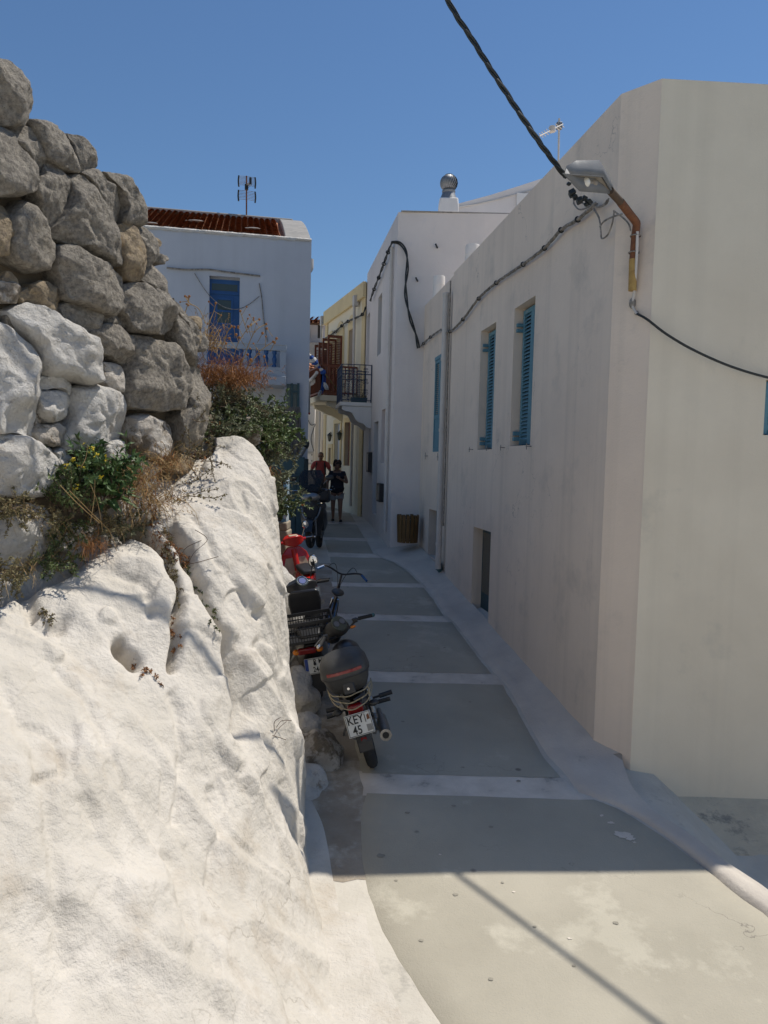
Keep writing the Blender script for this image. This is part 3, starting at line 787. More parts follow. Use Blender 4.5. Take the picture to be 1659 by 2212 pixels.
# round white flue pipes on the flat roof
for i, (ua, ub, va, y) in enumerate(((1005.6, 1037, 530, 14.9), (936, 961.5, 597, 15.3))):
    p = at((ua + ub) / 2, va, y); r = (ub - ua) / 2 / F * y
    t_ = thing('roof_flue', ('thicker and higher' if i == 0 else 'thinner and lower') + ' round white flue in front of the tall white house', 'flue', (p.x, y, ZB - .4))
    m_ = MB(); m_.lathe((p.x, y, ZB - .45), [(r, 0), (r, p.z - ZB + .42), (r * .93, p.z - ZB + .45)], 18); m_.build('pipe', 'plasterD', t_)
    m_ = MB(); m_.lathe((p.x, y, p.z - .2), [(r * 1.0 + .004, 0), (r + .004, .03)], 18); m_.build('collar', 'plasterD', t_)

# ---------------- yellow house E
e0 = hit(791, 616, LD, 0); E0 = (-.64, 21.0); E1 = (-2.08, 25.3); LE_ = (E0, E1)
ZE = hit(781, 618, LE_).z
nE = lnorm(LE_); DE = V((E1[0] - E0[0], E1[1] - E0[1], 0)).normalized()
PE = lambda s, z, k=0: V((*E0, 0)) + DE * s + V((0, 0, z)) + nE * k
hE = thing('yellow_house', 'cream and ochre house with red brown shutters and a wooden balcony, far along the lane', 'house', (0, 23, gz(23)))
def oE(ua, ub, va, vb, k=.12):
    um, vm = (ua + ub) / 2, (va + vb) / 2
    return (max(.05, sz(ub, vm, LE_)[0]), sz(ua, vm, LE_)[0], sz(um, vb, LE_)[1], sz(um, va, LE_)[1], k)
opsE = [oE(755, 764, 712, 819), oE(729, 740, 730, 862), oE(711, 719, 745, 862), oE(746, 758, 912, 1006), oE(723, 735, 915, 1060), oE(711.5, 716.5, 968, 1003)]
mb = MB(); LEn = math.hypot(E1[0] - E0[0], E1[1] - E0[1])
wallpanel(mb, E0, E1, -3, ZE, opsE)
mb.quad(V((*E0, ZE)), V((*E1, ZE)), V((5, 27, ZE)), V((5, 21, ZE)))
mb.quad(V((*E1, ZE)), V((5, 27, ZE)), V((5, 27, -3)), V((*E1, -3)))
mb.build('wall', 'cream', hE)
def eb(mb, a, b, c, d, k0, k1): mb.hexa([PE(a, c, k0), PE(b, c, k0), PE(b, c, k1), PE(a, c, k1), PE(a, d, k0), PE(b, d, k0), PE(b, d, k1), PE(a, d, k1)])
zc0 = hit(783, 648, LE_).z
mb = MB(); eb(mb, -.02, LEn + .02, zc0, ZE + .02, .002, .10); mb.build('cornice', 'yellow', hE, bevel=.01)
mb = MB(); eb(mb, -.01, .28, -1.5, zc0, .002, .03); mb.build('pilaster', 'yellow', hE)
mb = MB(); eb(mb, LEn - .30, LEn, -1.5, zc0, .002, .03); mb.build('pilaster', 'yellow', hE)
for i, o in enumerate(opsE):
    m_ = MB(); wd_ = .13
    for a, b, c, d in ((o[0] - wd_, o[0], o[2], o[3] + wd_), (o[1], o[1] + wd_, o[2], o[3] + wd_), (o[0], o[1], o[3], o[3] + wd_)): eb(m_, max(a, .3), b, c, d, .002, .035)
    if i < 3:
        pts = []
        mm = (o[0] + o[1]) / 2; rr = (o[1] - o[0]) / 2
        m_.prism([PE(mm + (rr + wd_) * math.cos(t * math.pi / 8), o[3] + .1 + (rr + wd_) * .9 * math.sin(t * math.pi / 8), .003) for t in range(9)], nE * .03)
    m_.build('window_surround', 'yellow', hE)
    m_ = MB(); eb(m_, o[0], o[1], o[2], o[3], -.118, -.09); wn = m_.build('door' if i in (1, 4) else 'window', 'brownwood' if i != 4 else 'plasterH', hE)
    if i in (0, 1, 3, 5):
        ww = o[1] - o[0]
        shutter(hE, o[0] + .01, (o[0] + o[1]) / 2, o[2], o[3], -.05 if i in (0, 3) else -.04, 'brownwood', PE, 22, .7)
    if i in (1, 2):    # open leaves standing out from the wall
        for s_ in ((o[0] - .03), (o[1] + .03)):
            m_ = MB(); w_ = .46
            q = lambda k, z, e: PE(s_ + e, z, .03 + k)
            for k0, k1, z0_, z1_ in ((0, .06, o[2], o[3]), (w_ - .06, w_, o[2], o[3]), (.06, w_ - .06, o[2], o[2] + .09), (.06, w_ - .06, o[3] - .08, o[3]), (.06, w_ - .06, (o[2] + o[3]) / 2, (o[2] + o[3]) / 2 + .07)):
                m_.hexa([q(k0, z0_, 0), q(k1, z0_, 0), q(k1, z0_, .035), q(k0, z0_, .035), q(k0, z1_, 0), q(k1, z1_, 0), q(k1, z1_, .035), q(k0, z1_, .035)])
            sh = m_.build('shutter', 'brownwood', hE)
            m_ = MB(); z0_ = o[2] + .11
            m_.hexa([q(.06, z0_, .0), q(w_ - .06, z0_, .0), q(w_ - .06, z0_ + .02, .03), q(.06, z0_ + .02, .03), q(.06, z0_ + .008, 0), q(w_ - .06, z0_ + .008, 0), q(w_ - .06, z0_ + .03, .03), q(.06, z0_ + .03, .03)])
            so_ = m_.build('slat', 'brownwood', sh, smooth=False)
            nn = int((o[3] - o[2] - .25) / .05); copies(so_, [(0, 0, .05 * j) for j in range(1, nn)], sh)
# hoppers and downpipe
for i, (u, v0_) in enumerate(((776, 655), (703.5, 697))):
    s_, z_ = sz(u, v0_, LE_)
    t_ = thing('downpipe', ('nearer' if i == 0 else 'farther') + ' white downpipe with box hopper on the yellow house', 'downpipe', PE(s_, -1, 0))
    m_ = MB(); eb(m_, s_ - .09, s_ + .09, z_ - .10, z_ + .2, .04, .18); m_.build('hopper', 'pipe', t_, bevel=.01)
    pipe_on('pipe', [PE(s_, z_ - .1, .14), PE(s_, 1, .12), PE(s_, -1.2, .12)], .04, 'pipe', t_)
# wooden balcony of E
s0_ = sz(735, 862, LE_)[0] if False else .55
zE2 = at(671, 858, 22.0).z
s1_ = 2.5
mb = MB(); xL = at(671, 858, 21.7).x
mbp = lambda s, k, z: PE(s, z, k)
BE = 1.12
mb.hexa([PE(s0_, zE2 - .16, 0), PE(s1_, zE2 - .16, 0), PE(s1_, zE2 - .16, BE), PE(s0_, zE2 - .16, BE), PE(s0_, zE2, 0), PE(s1_, zE2, 0), PE(s1_, zE2, BE + .03), PE(s0_, zE2, BE + .03)])
be = mb.build('balcony', 'cream', hE, bevel=.015)
pro = [(0, 0), (BE * .8, 0), (BE * .78, -.1), (BE * .6, -.17), (BE * .45, -.26), (BE * .3, -.3), (.1, -.42), (0, -.5)]
for s_ in (s0_ + .1, s1_ - .3):
    mb = MB(); mb.prism([PE(s_, zE2 - .163 + z, k + .002) for k, z in pro], DE * .16); mb.build('bracket', 'cream', be)
cr = [(s0_ + .04, .04), (s0_ + .04, BE - .04), (s1_ - .04, BE - .04), (s1_ - .04, .04)]
zr = zE2 + .82
mb = MB()
for (a, k1), (b, k2) in zip(cr, cr[1:]):
    mb.bar(PE(a, zr, k1), PE(b, zr, k2), .06, .05); mb.bar(PE(a, zE2 + .08, k1), PE(b, zE2 + .08, k2), .05, .05)
mb.build('railing', 'brownwood', be)
for (a, k1), (b, k2), nn in ((cr[0], cr[1], 9), (cr[1], cr[2], 14), (cr[2], cr[3], 9)):
    for i in range(nn + 1):
        t = i / nn; m_ = MB(); m_.bar(PE(a + (b - a) * t, zE2 + .01, k1 + (k2 - k1) * t), PE(a + (b - a) * t, zr, k1 + (k2 - k1) * t), .05 if a != b or i else .06, .03)
        m_.build('baluster', 'brownwood', be)
# flag on a pole
pa, pb = at(729, 842, 21.6), at(661, 756, 20.6)
fl = thing('flag', 'blue and white striped flag furled round a slanting pole on the wooden balcony', 'flag', pa)
mb = MB(); mb.tube([pa, pb], .022, 8); mb.build('pole', 'drystem', fl)
for q in range(9):
    t0, t1 = .45 + q * .06, .45 + (q + 1) * .06
    a, b = pa.lerp(pb, t0), pa.lerp(pb, t1)
    m_ = MB(); rr = lambda t: .06 + .03 * math.sin(t * 19)
    m_.tube([a, a.lerp(b, .5) + V((0, -.01, -.03)), b], [rr(t0), rr((t0 + t1) / 2) * 1.1, rr(t1)], 9); m_.build('furled_band', 'clothb' if q % 2 == 0 else 'cloth', fl)
def hang(name, m, pts, wd):
    m_ = MB(); vs = []
    for i, p in enumerate(pts):
        for q in range(5): vs.append(p + V(((q / 4 - .5) * wd[i], .05 * math.sin(q * 2.2 + i), 0)))
    m_.add(vs, [(i * 5 + q, i * 5 + q + 1, (i + 1) * 5 + q + 1, (i + 1) * 5 + q) for i in range(len(pts) - 1) for q in range(4)])
    o = m_.build(name, m, fl); md = o.modifiers.new('t', 'SOLIDIFY'); md.thickness = .006
hang('blue_cloth', 'clothb', [at(698, 803, 21.2), at(699, 820, 21.2), at(697, 838, 21.2), at(694, 850, 21.2)], [.14, .13, .12, .08])
hang('white_cloth', 'cloth', [at(700, 826, 21.15), at(703, 834, 21.15), at(706, 842, 21.15)], [.08, .14, .10])
hang('white_cloth', 'cloth', [at(692, 843, 21.15), at(690, 850, 21.15), at(688, 857, 21.15)], [.06, .1, .06])
# wall lanterns
for i, (u, v) in enumerate(((712, 945), (733, 942))):
    p = hit(u + 4, v - 8, LE_); q = at(u, v, p.y - .22); n_ = 'left' if i == 0 else 'right'
    t_ = thing('wall_lantern', 'black wall lantern, the ' + n_ + ' of the two beside the arched door', 'wall lamp', p)
    m_ = MB(); m_.tube([p, V((p.x * .5 + q.x * .5, (p.y + q.y) / 2, p.z + .05)), q + V((0, 0, .14))], .012, 6); m_.build('arm', 'cable', t_)
    m_ = MB(); m_.lathe(q, [(.02, .14), (.085, .08), (.09, .07)], 8); m_.build('cap', 'cable', t_)
    m_ = MB(); m_.lathe(q, [(.075, .07), (.045, -.10), (.02, -.13)], 8); m_.build('glass', 'glass', t_)
# ---------------- far white building and houses behind
hF = thing('white_building', 'plain cream white building closing the end of the lane, with a meter cabinet', 'building', (-3.3, 27, gz(27)))
mb = MB(); yF = 26.6; LFf = ((-8, yF), (3, yF))
xa, xb = -6.5, at(679, 950, yF).x
zt = at(660, 845, yF).z
mb.box(((xa + xb) / 2, yF + 2, (zt - 3) / 2), (xb - xa, 4, zt + 3)); 
mb.box((xb + 1.2, yF + 2.5, (zt - 3) / 2), (2.4, 4, zt + 3)); mb.build('wall', 'plasterD', hF)
def rectF(ua, ub, va, vb, k=.06, ln=LFf):
    a, b = hit(ua, vb, ln), hit(ub, va, ln)
    m_ = MB(); m_.box(((a.x + b.x) / 2, a.y - k / 2 - .002, (a.z + b.z) / 2), (abs(b.x - a.x), k, abs(b.z - a.z))); return m_
c_ = rectF(661, 676, 979, 1001).build('cabinet_door', 'plasterD', hF, bevel=.01)
rectF(673.5, 675, 981, 984, .1).build('hinge', 'ink', c_); rectF(673.5, 675, 994, 997, .1).build('hinge', 'ink', c_)
rectF(659.5, 677.5, 975.5, 977, .1).build('cabinet_lintel', 'pipe', hF); rectF(659.5, 677.5, 1002, 1003.5, .1).build('cabinet_sill', 'pipe', hF)
t_ = thing('poster', 'small poster, blue above and orange below, on the end wall', 'poster', hit(657, 1000, LFf))
rectF(652, 660, 981.6, 988, .02).build('blue_half', 'bluepaint', t_); rectF(652, 660, 988.2, 995, .02).build('orange_half', 'amber', t_)
m_ = MB(); m_.tube(smoothcurve([hit(u, v, LFf, .03) for u, v in ((662, 900), (672, 918), (681, 916), (676, 930), (672, 950), (678, 975))], 5), .012, 5); m_.build('wall_cable', 'cable', hF)
t_ = thing('downpipe', 'dark downpipe on the corner of the end building', 'downpipe', at(699, 1000, 26.3)); m_ = MB(); m_.tube([at(701, 905, 26.3), at(700, 950, 26.3)], .05, 8); m_.build('upper_pipe', 'pipe', t_)
m_ = MB(); m_.tube([at(700, 950, 26.3), at(698.5, 1020, 26.3)], .05, 8); m_.build('lower_pipe', 'brownwood', t_)
# vertical sign
sg = thing('hanging_sign', 'tall white sign board with grey lettering and a red foot below the wooden balcony', 'sign', at(664, 890, 21))
a, b, c, d = at(655, 826, 21), at(671, 826, 20.8), at(669, 893, 20.8), at(654, 889, 21)
m_ = MB(); m_.prism([a, b, c, d], (0, .05, 0)); m_.build('board', 'board', sg)
for i in range(4):
    t = .06 + i * .22; p = b.lerp(c, t) + V((-.1, -.01, 0)); q = b.lerp(c, t + .13) + V((-.1, -.01, 0))
    m_ = MB(); m_.bar(p, q, .03, .012, V((0, 1, 0))); m_.bar(p + V((-.04, 0, 0)), p + V((.05, 0, -.01)), .012, .03); m_.build('letter', 'greyink', sg)
m_ = MB(); m_.bar(d + V((0, -.01, 0)), c + V((0, -.01, -.01)), .03, .05); m_.build('red_foot', 'redp', sg)
# tiled houses behind
hG = thing('grey_house', 'small grey house with an orange tiled porch roof beyond the yellow house', 'house', (-3.6, 32, 0))
yG = 32; LG = ((-9, yG), (2, yG))
def boxG(ua, ub, va, vb, y, dep): 
    a, b = at(ua, vb, y), at(ub, va, y); m_ = MB(); m_.box(((a.x + b.x) / 2, y + dep / 2, (a.z + b.z) / 2), (b.x - a.x, dep, b.z - a.z)); return m_
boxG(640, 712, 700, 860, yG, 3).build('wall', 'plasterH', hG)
boxG(640, 700, 740, 800, 31.5, .5).build('lower_wall', 'oldlime', hG)
boxG(663, 668, 712, 735, 31.95, .06).build('window', 'dark', hG)
boxG(686, 693, 700, 730, 31.4, .1).build('porch_post', 'dark', hG)
boxG(640, 708, 697, 700, 31.0, .12).build('porch_beam', 'twig', hG)
def tileroof(parent, a, b, up, rows, m='tile', r=.07, limit=10 ** 9):
    """pan tiles between eave a-b running up vector; returns list"""
    L = (b - a).length; d = (b - a) / L; cols = int(L / (2 * r)); st = up / rows; n = d.cross(up).normalized()
    if n.z < 0: n = -n
    base = MB(); vs = []
    for e, k in ((V((0, 0, 0)), 1), (st * 1.15, .74)):
        for q in range(7):
            t = math.pi * q / 6; vs.append(e + d * (math.cos(t) * r * k * .98) + n * (math.sin(t) * r * .9 * k + (.034 if k == 1 else .0)))
    base.add(vs, [(q, q + 1, q + 8, q + 7) for q in range(6)])
    cnt = 0; rest = MB(); proto = None
    bed = MB(); bed.quad(a, b, b + up, a + up); bo = bed.build('roof_bed', m, parent)
    cells = [(i, j) for j in range(rows) for i in range(cols)]
    cells.sort(key=lambda c: -(c[0]))
    for i, j in cells:
        p = a + d * ((i + .5) * 2 * r) + st * j + n * .01
        p += n * random.uniform(-.006, .008) + d * random.uniform(-.006, .006)
        if cnt < limit:
            if proto is None:
                mm = MB(); mm.add(vs, base.f); me = mm.build('tile', m, mesh_only=True); proto = me
            o = bpy.data.objects.new('tile', proto); COL.objects.link(o); o.parent = parent
            o.location = p - OFF[parent.name]; OFF[o.name] = OFF[parent.name]
        else: rest.add([q + p for q in vs], base.f)
        cnt += 1
    if rest.v: rest.build('tile_field', m, parent, stuff=True)
a, b = at(640, 698, 30.6), at(706, 698, 30.6)
tileroof(hG, a, b, V((0, 1.6, .45)), 5, r=.11)
hG2 = thing('tiled_roof_house', 'low house with an orange tiled roof and white scalloped eave behind the flag', 'house', (-3.6, 28.5, 0))
a, b = at(640, 820, 28.5), at(704, 812, 28.5)
tileroof(hG2, a, b, V((0, 1.9, .75)), 6, r=.10)
m_ = MB(); m_.bar(a - V((0, .03, .06)), b - V((0, .03, .06)), .12, .16); m_.build('eave', 'plasterD', hG2)
boxG(640, 704, 822, 870, 28.7, 2).build('wall', 'plasterD', hG2)
t_ = thing('white_awning', 'small curved white awning edge left of the wooden balcony', 'awning', at(672, 830, 22.5))
m_ = MB(); m_.tube(smoothcurve([at(650, 818, 22), at(668, 822, 22), at(680, 812, 21.5), at(684, 805, 21)], 4), .05, 8); m_.build('rim', 'cloth', t_)
m_ = MB(); q0 = [at(650, 826, 22), at(668, 828, 22), at(680, 818, 21.6), at(682, 830, 22), at(660, 834, 22.4)]; m_.prism(q0, (0, .3, 0)); m_.build('canopy', 'cloth', t_)

# dirty verge under the parked two wheelers
mb = MB(); vs = []
for i in range(90):
    for q in range(24):
        ys_ = 4.98 + .5 * MN.noise(V((q * .35, 3, 1))) + .2 * MN.noise(V((q * 1.3, 5, 1))); y = ys_ + (14.5 - ys_) * i / 89
        x = -2.4 - .12 * max(0, y - 10) + (xat(lefts, y) + .04 + 2.4 + .12 * max(0, y - 10)) * q / 23
        vs.append(V((x, y, gz(y) + .012 * MN.noise(V((x * .9, y * .9, 0))) + .0025)))
mb.add(vs, [(j * 24 + i, j * 24 + i + 1, (j + 1) * 24 + i + 1, (j + 1) * 24 + i) for j in range(89) for i in range(23)])
struct(mb.build('verge', 'verge', ang=60))


bounce_house = thing('white_house', 'unseen whitewashed house added behind the viewpoint to bounce warm sunlight', 'house', (2, -7, -3.5))  # added out of view so its sunlit front warms the lane's shade
mb = MB(); LZ = ((-9.0, -6.0), (13.0, -6.0)); nZ = V((0, 1, 0)); opz = [(2.0, 3.0, -1.2, 0.4, .18), (6.0, 7.0, -1.2, .4, .18), (10.5, 11.6, -3.6, -1.3, .2), (15.0, 16.0, -1.2, .4, .18)]
wallpanel(mb, LZ[0], LZ[1], -4.5, 3.2, opz, n=nZ); mb.quad(V((-9, -6, 3.2)), V((13, -6, 3.2)), V((13, -12, 3.2)), V((-9, -12, 3.2)))
mb.build('wall', 'plasterD', bounce_house)
for o in opz:
    m_ = MB(); m_.box((-9 + (o[0] + o[1]) / 2, -6.14, (o[2] + o[3]) / 2), (o[1] - o[0] - .02, .05, o[3] - o[2] - .02)); m_.build('door' if o[2] < -3 else 'shutter', 'bluepaint', bounce_house, bevel=.01)

def blob(mb, c, rx, ry, k, dz, n=26, am=.5):
    pts = []
    for i in range(n):
        a = i / n * math.tau; r_ = 1 + am * MN.noise(V((math.cos(a) * 1.4 + k * 3, math.sin(a) * 1.4, 2))) + am * .4 * MN.noise(V((math.cos(a) * 5 + k, math.sin(a) * 5, 8)))
        x, y = c.x + rx * r_ * math.cos(a), c.y + ry * r_ * math.sin(a); pts.append(V((x, y, gz(y) + .012 * MN.noise(V((x * .9, y * .9, 0))) + dz)))
    mb.add(pts + [V((c.x, c.y, gz(c.y) + .012 * MN.noise(V((c.x * .9, c.y * .9, 0))) + dz))], [(i, (i + 1) % n, n) for i in range(n)])
mb = MB()
for k, (u, v, r_) in enumerate(((1155, 2005, .012), (984, 1935, .018), (856, 1903, .012), (1060, 2120, .016), (1330, 1995, .02), (1085, 1910, .012), (910, 2035, .016), (1240, 2090, .012), (822, 1850, .03), (900, 1800, .015), (1060, 1790, .02), (980, 1745, .02), (880, 1760, .02), (870, 1560, .02), (960, 1400, .02), (1000, 1660, .015), (1120, 1690, .02), )):
    blob(mb, G2(u, v), r_ * .95, r_ * .75, k + 20, .0115, 14, .5)
o_ = struct(mb.build('stains', 'stain'))
mb = MB()
for k, (u, v, r_) in enumerate(((1350, 1808, .05), (1338, 1803, .03), (1362, 1815, .025), (1320, 1780, .02), (1300, 1765, .015), (1370, 1822, .012), (950, 1850, .008), (1110, 1930, .008), (1230, 2030, .01), (800, 1600, .01))):
    blob(mb, G2(u, v), r_ * 1.3, r_ * .8, k + 50, .0112, 18, 1.0)
o_ = struct(mb.build('lime_spots', 'stripe'))
# ================================================================== LEFT HOUSE H
LH = ((-9.5, 16.56), (-1.865, 18.02)); nH = lnorm(LH)
DH = V((LH[1][0] - LH[0][0], LH[1][1] - LH[0][1], 0)).normalized()
PH = lambda s, z, k=0: V((*LH[0], 0)) + DH * s + V((0, 0, z)) + nH * k
LHL = math.hypot(LH[1][0] - LH[0][0], LH[1][1] - LH[0][1])
hH = thing('tiled_house', 'grey white house with a blue balcony door and old red tiled roof', 'house', (-4, 18, gz(17)))
ZH = hit(655, 517, LH).z
def hb(mb, a, b, c, d, k0, k1, P=None):
    P = P or PH
    mb.hexa([P(a, c, k0), P(b, c, k0), P(b, c, k1), P(a, c, k1), P(a, d, k0), P(b, d, k0), P(b, d, k1), P(a, d, k1)]); return mb
def oH(ua, ub, va, vb):
    um, vm = (ua + ub) / 2, (va + vb) / 2
    return [sz(ua, vm, LH)[0], sz(ub, vm, LH)[0], sz(um, vb, LH)[1], sz(um, va, LH)[1]]
dr = oH(451.5, 517, 597, 800)
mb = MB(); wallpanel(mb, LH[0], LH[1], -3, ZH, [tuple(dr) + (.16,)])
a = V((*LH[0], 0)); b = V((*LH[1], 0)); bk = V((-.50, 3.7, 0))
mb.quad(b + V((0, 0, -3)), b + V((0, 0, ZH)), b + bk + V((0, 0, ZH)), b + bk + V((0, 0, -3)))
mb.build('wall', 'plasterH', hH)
# eave coping: ragged limewash lip
mb = MB(); vs = []
for i in range(120):
    s = i / 119 * LHL; r_ = .02 * MN.noise(V((s * 7, 0, 0))); r2 = .03 * MN.noise(V((s * 5, 4, 0)))
    for k, z in ((.02 + r_, -.05 + r2), (.035 + r_, .0), (.0, .035 + r_ * .5), (-.16 + r2, .04)): vs.append(PH(s, ZH + z, k))
mb.add(vs, [(j * 4 + i, j * 4 + i + 1, (j + 1) * 4 + i + 1, (j + 1) * 4 + i) for j in range(119) for i in range(3)])
mb.build('eave', 'limestone', hH, ang=60)
rise = 1.30; run = 3.0
up = -nH * run + V((0, 0, rise))
rf = MB(); sR = LHL - .62; rf.quad(PH(0, ZH - .05, -.1), PH(sR + .3, ZH - .05, -.1), PH(sR + .3, ZH - .05, -.1) + up, PH(0, ZH - .05, -.1) + up)
rf.build('roof_bed', 'oldlime', hH)
tileroof(hH, PH(1.5, ZH + .0, -.12), PH(sR, ZH + .0, -.12), up, 15, r=.075, limit=290)
mb = MB(); rz = ZH + rise
hb(mb, .2, LHL - .25, rz - .35, rz + .13, -run - .32, -run - .08); mb.build('ridge_coping', 'oldlime', hH, bevel=.03)
# curved gable parapet
mb = MB(); prf = [(-.012, 0.03), (-.3, .20), (-.9, .50), (-1.6, .82), (-2.4, 1.14), (-3.0, 1.36), (-3.4, 1.44), (-3.4, -.3), (-.012, -.3)]
mb.prism([PH(LHL - .62, ZH + z, k) for k, z in prf], DH * .60); mb.build('gable_parapet', 'oldlime', hH, bevel=.02)
for (x_, y_, w_) in ((3.2, .5, .5), (5.0, 1.2, .7), (6.4, .7, .6), (2.2, .2, .8), (4.1, .15, .5)):
    mb = MB(); c = PH(x_, ZH + .09, -.12) + up * (y_ / 3); mb.ell(c, (w_ * .34, .07, .03), 12, 6); mb.build('mortar_patch', 'oldlime', hH)
# door
m_ = MB(); hb(m_, dr[0], dr[1], dr[2], dr[3] - .05, -.158, -.12)
door = m_.build('door', 'deepblue', hH)
def oHz(ua, ub, va, vb): return oH(ua, ub, va, vb)
for nm, (ua, ub, va, vb), k, mm in (('transom_glass', (457, 513, 611, 626), -.118, 'glass'), ('pane', (469, 499, 646.5, 667.8), -.105, 'glass'), ('pane', (469, 499, 672.5, 696), -.105, 'glass')):
    q = oHz(ua, ub, va, vb); m_ = MB(); hb(m_, q[0], q[1], q[2], q[3], k - .02, k + .002); m_.build(nm, mm, door)
for (ua, ub, va, vb) in ((465, 469, 640, 700), (499, 503, 640, 700), (469, 499, 640, 646), (469, 499, 668, 672.4), (469, 499, 696, 700), (452, 517, 630, 634), (466, 502, 712, 750)):
    q = oHz(ua, ub, va, vb); m_ = MB(); hb(m_, q[0], q[1], q[2], q[3], -.119, -.095); m_.build('door_moulding', 'deepblue', door, bevel=.004)
# balcony of H
Bk = .85
LHb = ((LH[0][0] + nH.x * Bk, LH[0][1] + nH.y * Bk), (LH[1][0] + nH.x * Bk, LH[1][1] + nH.y * Bk))
PHb = lambda s, z, k=0: PH(s, z, k + Bk)
def oHb(ua, ub, va, vb):
    um, vm = (ua + ub) / 2, (va + vb) / 2
    return [sz(ua, vm, LHb)[0], sz(ub, vm, LHb)[0], sz(um, vb, LHb)[1], sz(um, va, LHb)[1]]
f = oHb(400, 617.5, 741, 828); zr1 = oHb(560, 617, 756, 757)[2]; zr0 = oHb(560, 617, 792, 793)[2]; zsl = oHb(560, 617, 812, 828)[3]
m_ = MB(); hb(m_, f[0], f[1], f[2], zsl, -Bk + .002, .03, PHb); bh = m_.build('balcony', 'balconyshade', hH, bevel=.008)
m_ = MB(); hb(m_, f[0], f[1], zsl, zr0, -.12, -.0, PHb); m_.build('parapet_base', 'balconyshade', bh)
m_ = MB(); hb(m_, f[0], f[1] + .01, zr1, f[3], -.14, .015, PHb); m_.build('handrail', 'balconyshade', bh, bevel=.008)
m_ = MB(); hb(m_, f[1] - .12, f[1] - .0, zr1, f[3] - .001, -Bk, -.141, PHb); hb(m_, f[1] - .12, f[1], zsl, zr1, -Bk + .01, -.121, PHb); m_.build('side_parapet', 'balconyshade', bh)
m_ = MB(); q = oHb(605, 617.5, 757, 792); hb(m_, q[0], f[1] - .001, zr0 - .001, zr1 + .001, -.119, -.001, PHb); m_.build('end_pier', 'balconyshade', bh)
m_ = MB(); hb(m_, f[0], f[1] + .012, f[3], f[3] + .012, -.15, .02, PHb); m_.build('lit_capping', 'limestone', bh)  # paler strip standing for the sunlit top edge of the handrail
for u in (451, 469, 486.5, 504, 521.5, 539, 556.5, 575, 593):
    s = sz(u, 775, LHb)[0]; hh = zr1 - zr0; c = PHb(s, zr0, -.06)
    m_ = MB(); m_.lathe(c, [(.05, 0), (.05, .05), (.03, .07), (.045, .12), (.052, .2), (.048, hh * .55), (.032, hh - .12), (.03, hh - .09), (.045, hh - .07), (.05, hh - .05), (.05, hh)], 10)
    m_.build('baluster', 'deepblue', bh)
# things under the balcony
m_ = MB(); q = oHb(629, 632.5, 829, 900)
tw = thing('teal_hut', 'dark teal boarded hut against the wall of the tiled house behind the scooters', 'hut', at(620, 1130, 16.6))
yh = 16.6; za = at(630, 986, yh).z; zb_ = at(630, 1027, yh).z; xr = at(655.5, 1060, yh).x; xl = at(575, 1000, yh).x
g = gz(yh) - .1
mb = MB(); mb.box(((xl + xr) / 2, yh + .62, (za + g) / 2 - .02), (xr - xl - .04, 1.1, za - g - .04)); mb.build('body', 'teal', tw)
nn = 5
for i in range(nn):
    w_ = (xr - xl) / nn; m_ = MB(); m_.box((xl + w_ * (i + .5), yh + .04, (zb_ + g) / 2), (w_ - .012, .05, zb_ - g)); m_.build('plank', 'teal', tw, bevel=.004)
m_ = MB(); m_.box(((xl + xr) / 2, yh + .02, (za + zb_) / 2), (xr - xl + .02, .14, za - zb_ - .02)); m_.build('top_board', 'teal', tw, bevel=.008)
m_ = MB(); m_.box(((xl + xr) / 2, yh - .03, zb_ + .0), (xr - xl + .03, .16, .03)); m_.build('ledge', 'teal', tw, bevel=.006)
t_ = thing('drain_elbow', 'grey plastic drain pipe with a black elbow on the corner of the tiled house', 'pipe', at(655, 970, 16.7))
m_ = MB(); m_.tube([at(618, 992, 16.7), at(640, 988, 16.7), at(648, 985, 16.7), at(659, 966, 16.7)], .055, 10); m_.build('pipe', 'galv', t_)
m_ = MB(); m_.tube(smoothcurve([at(659, 966, 16.7), at(662, 958, 16.75), at(657, 952, 16.8), at(652, 955, 17.2)], 4), .068, 10); m_.build('elbow', 'cable', t_)
t_ = thing('glazed_door_frame', 'thin dark teal door frame under the left balcony', 'door frame', at(636, 880, 17.8))
for u in (630.5, 644.5):
    m_ = MB(); m_.bar(hit(u, 828, LH, .06), hit(u - 1, 960, LH, .06), .05, .05); m_.build('post', 'teal', t_)
m_ = MB(); m_.bar(hit(630, 846, LH, .06), hit(645, 846, LH, .06), .05, .05); m_.build('rail', 'teal', t_)
m_ = MB(); q = oH(618, 644, 830, 960); hb(m_, q[0], q[1], q[2], q[3], .0, .04); m_.build('glass', 'glass', t_)
t_ = thing('reed_bundle', 'grey bundle of dry reeds hanging under the left balcony', 'reed screen', at(625, 990, 16.9))
mb = MB()
for i in range(420):
    u = random.uniform(598, 640); top = at(u + 6 + random.uniform(-4, 4), random.uniform(878, 900), 16.95 + random.uniform(-.08, .08)); bot = at(u + random.uniform(-5, 5) + (u - 618) * .25, random.uniform(975, 1000), 16.9 + random.uniform(-.15, .15))
    m = top.lerp(bot, .5) + V((random.uniform(-.03, .03), 0, 0)); e = V((.006, 0, 0))
    mb.add([top - e, top + e, m + e, m - e, bot - e, bot + e], [(0, 1, 2, 3), (3, 2, 5, 4)])
mb.build('reeds', 'net', t_, smooth=False, stuff=True)
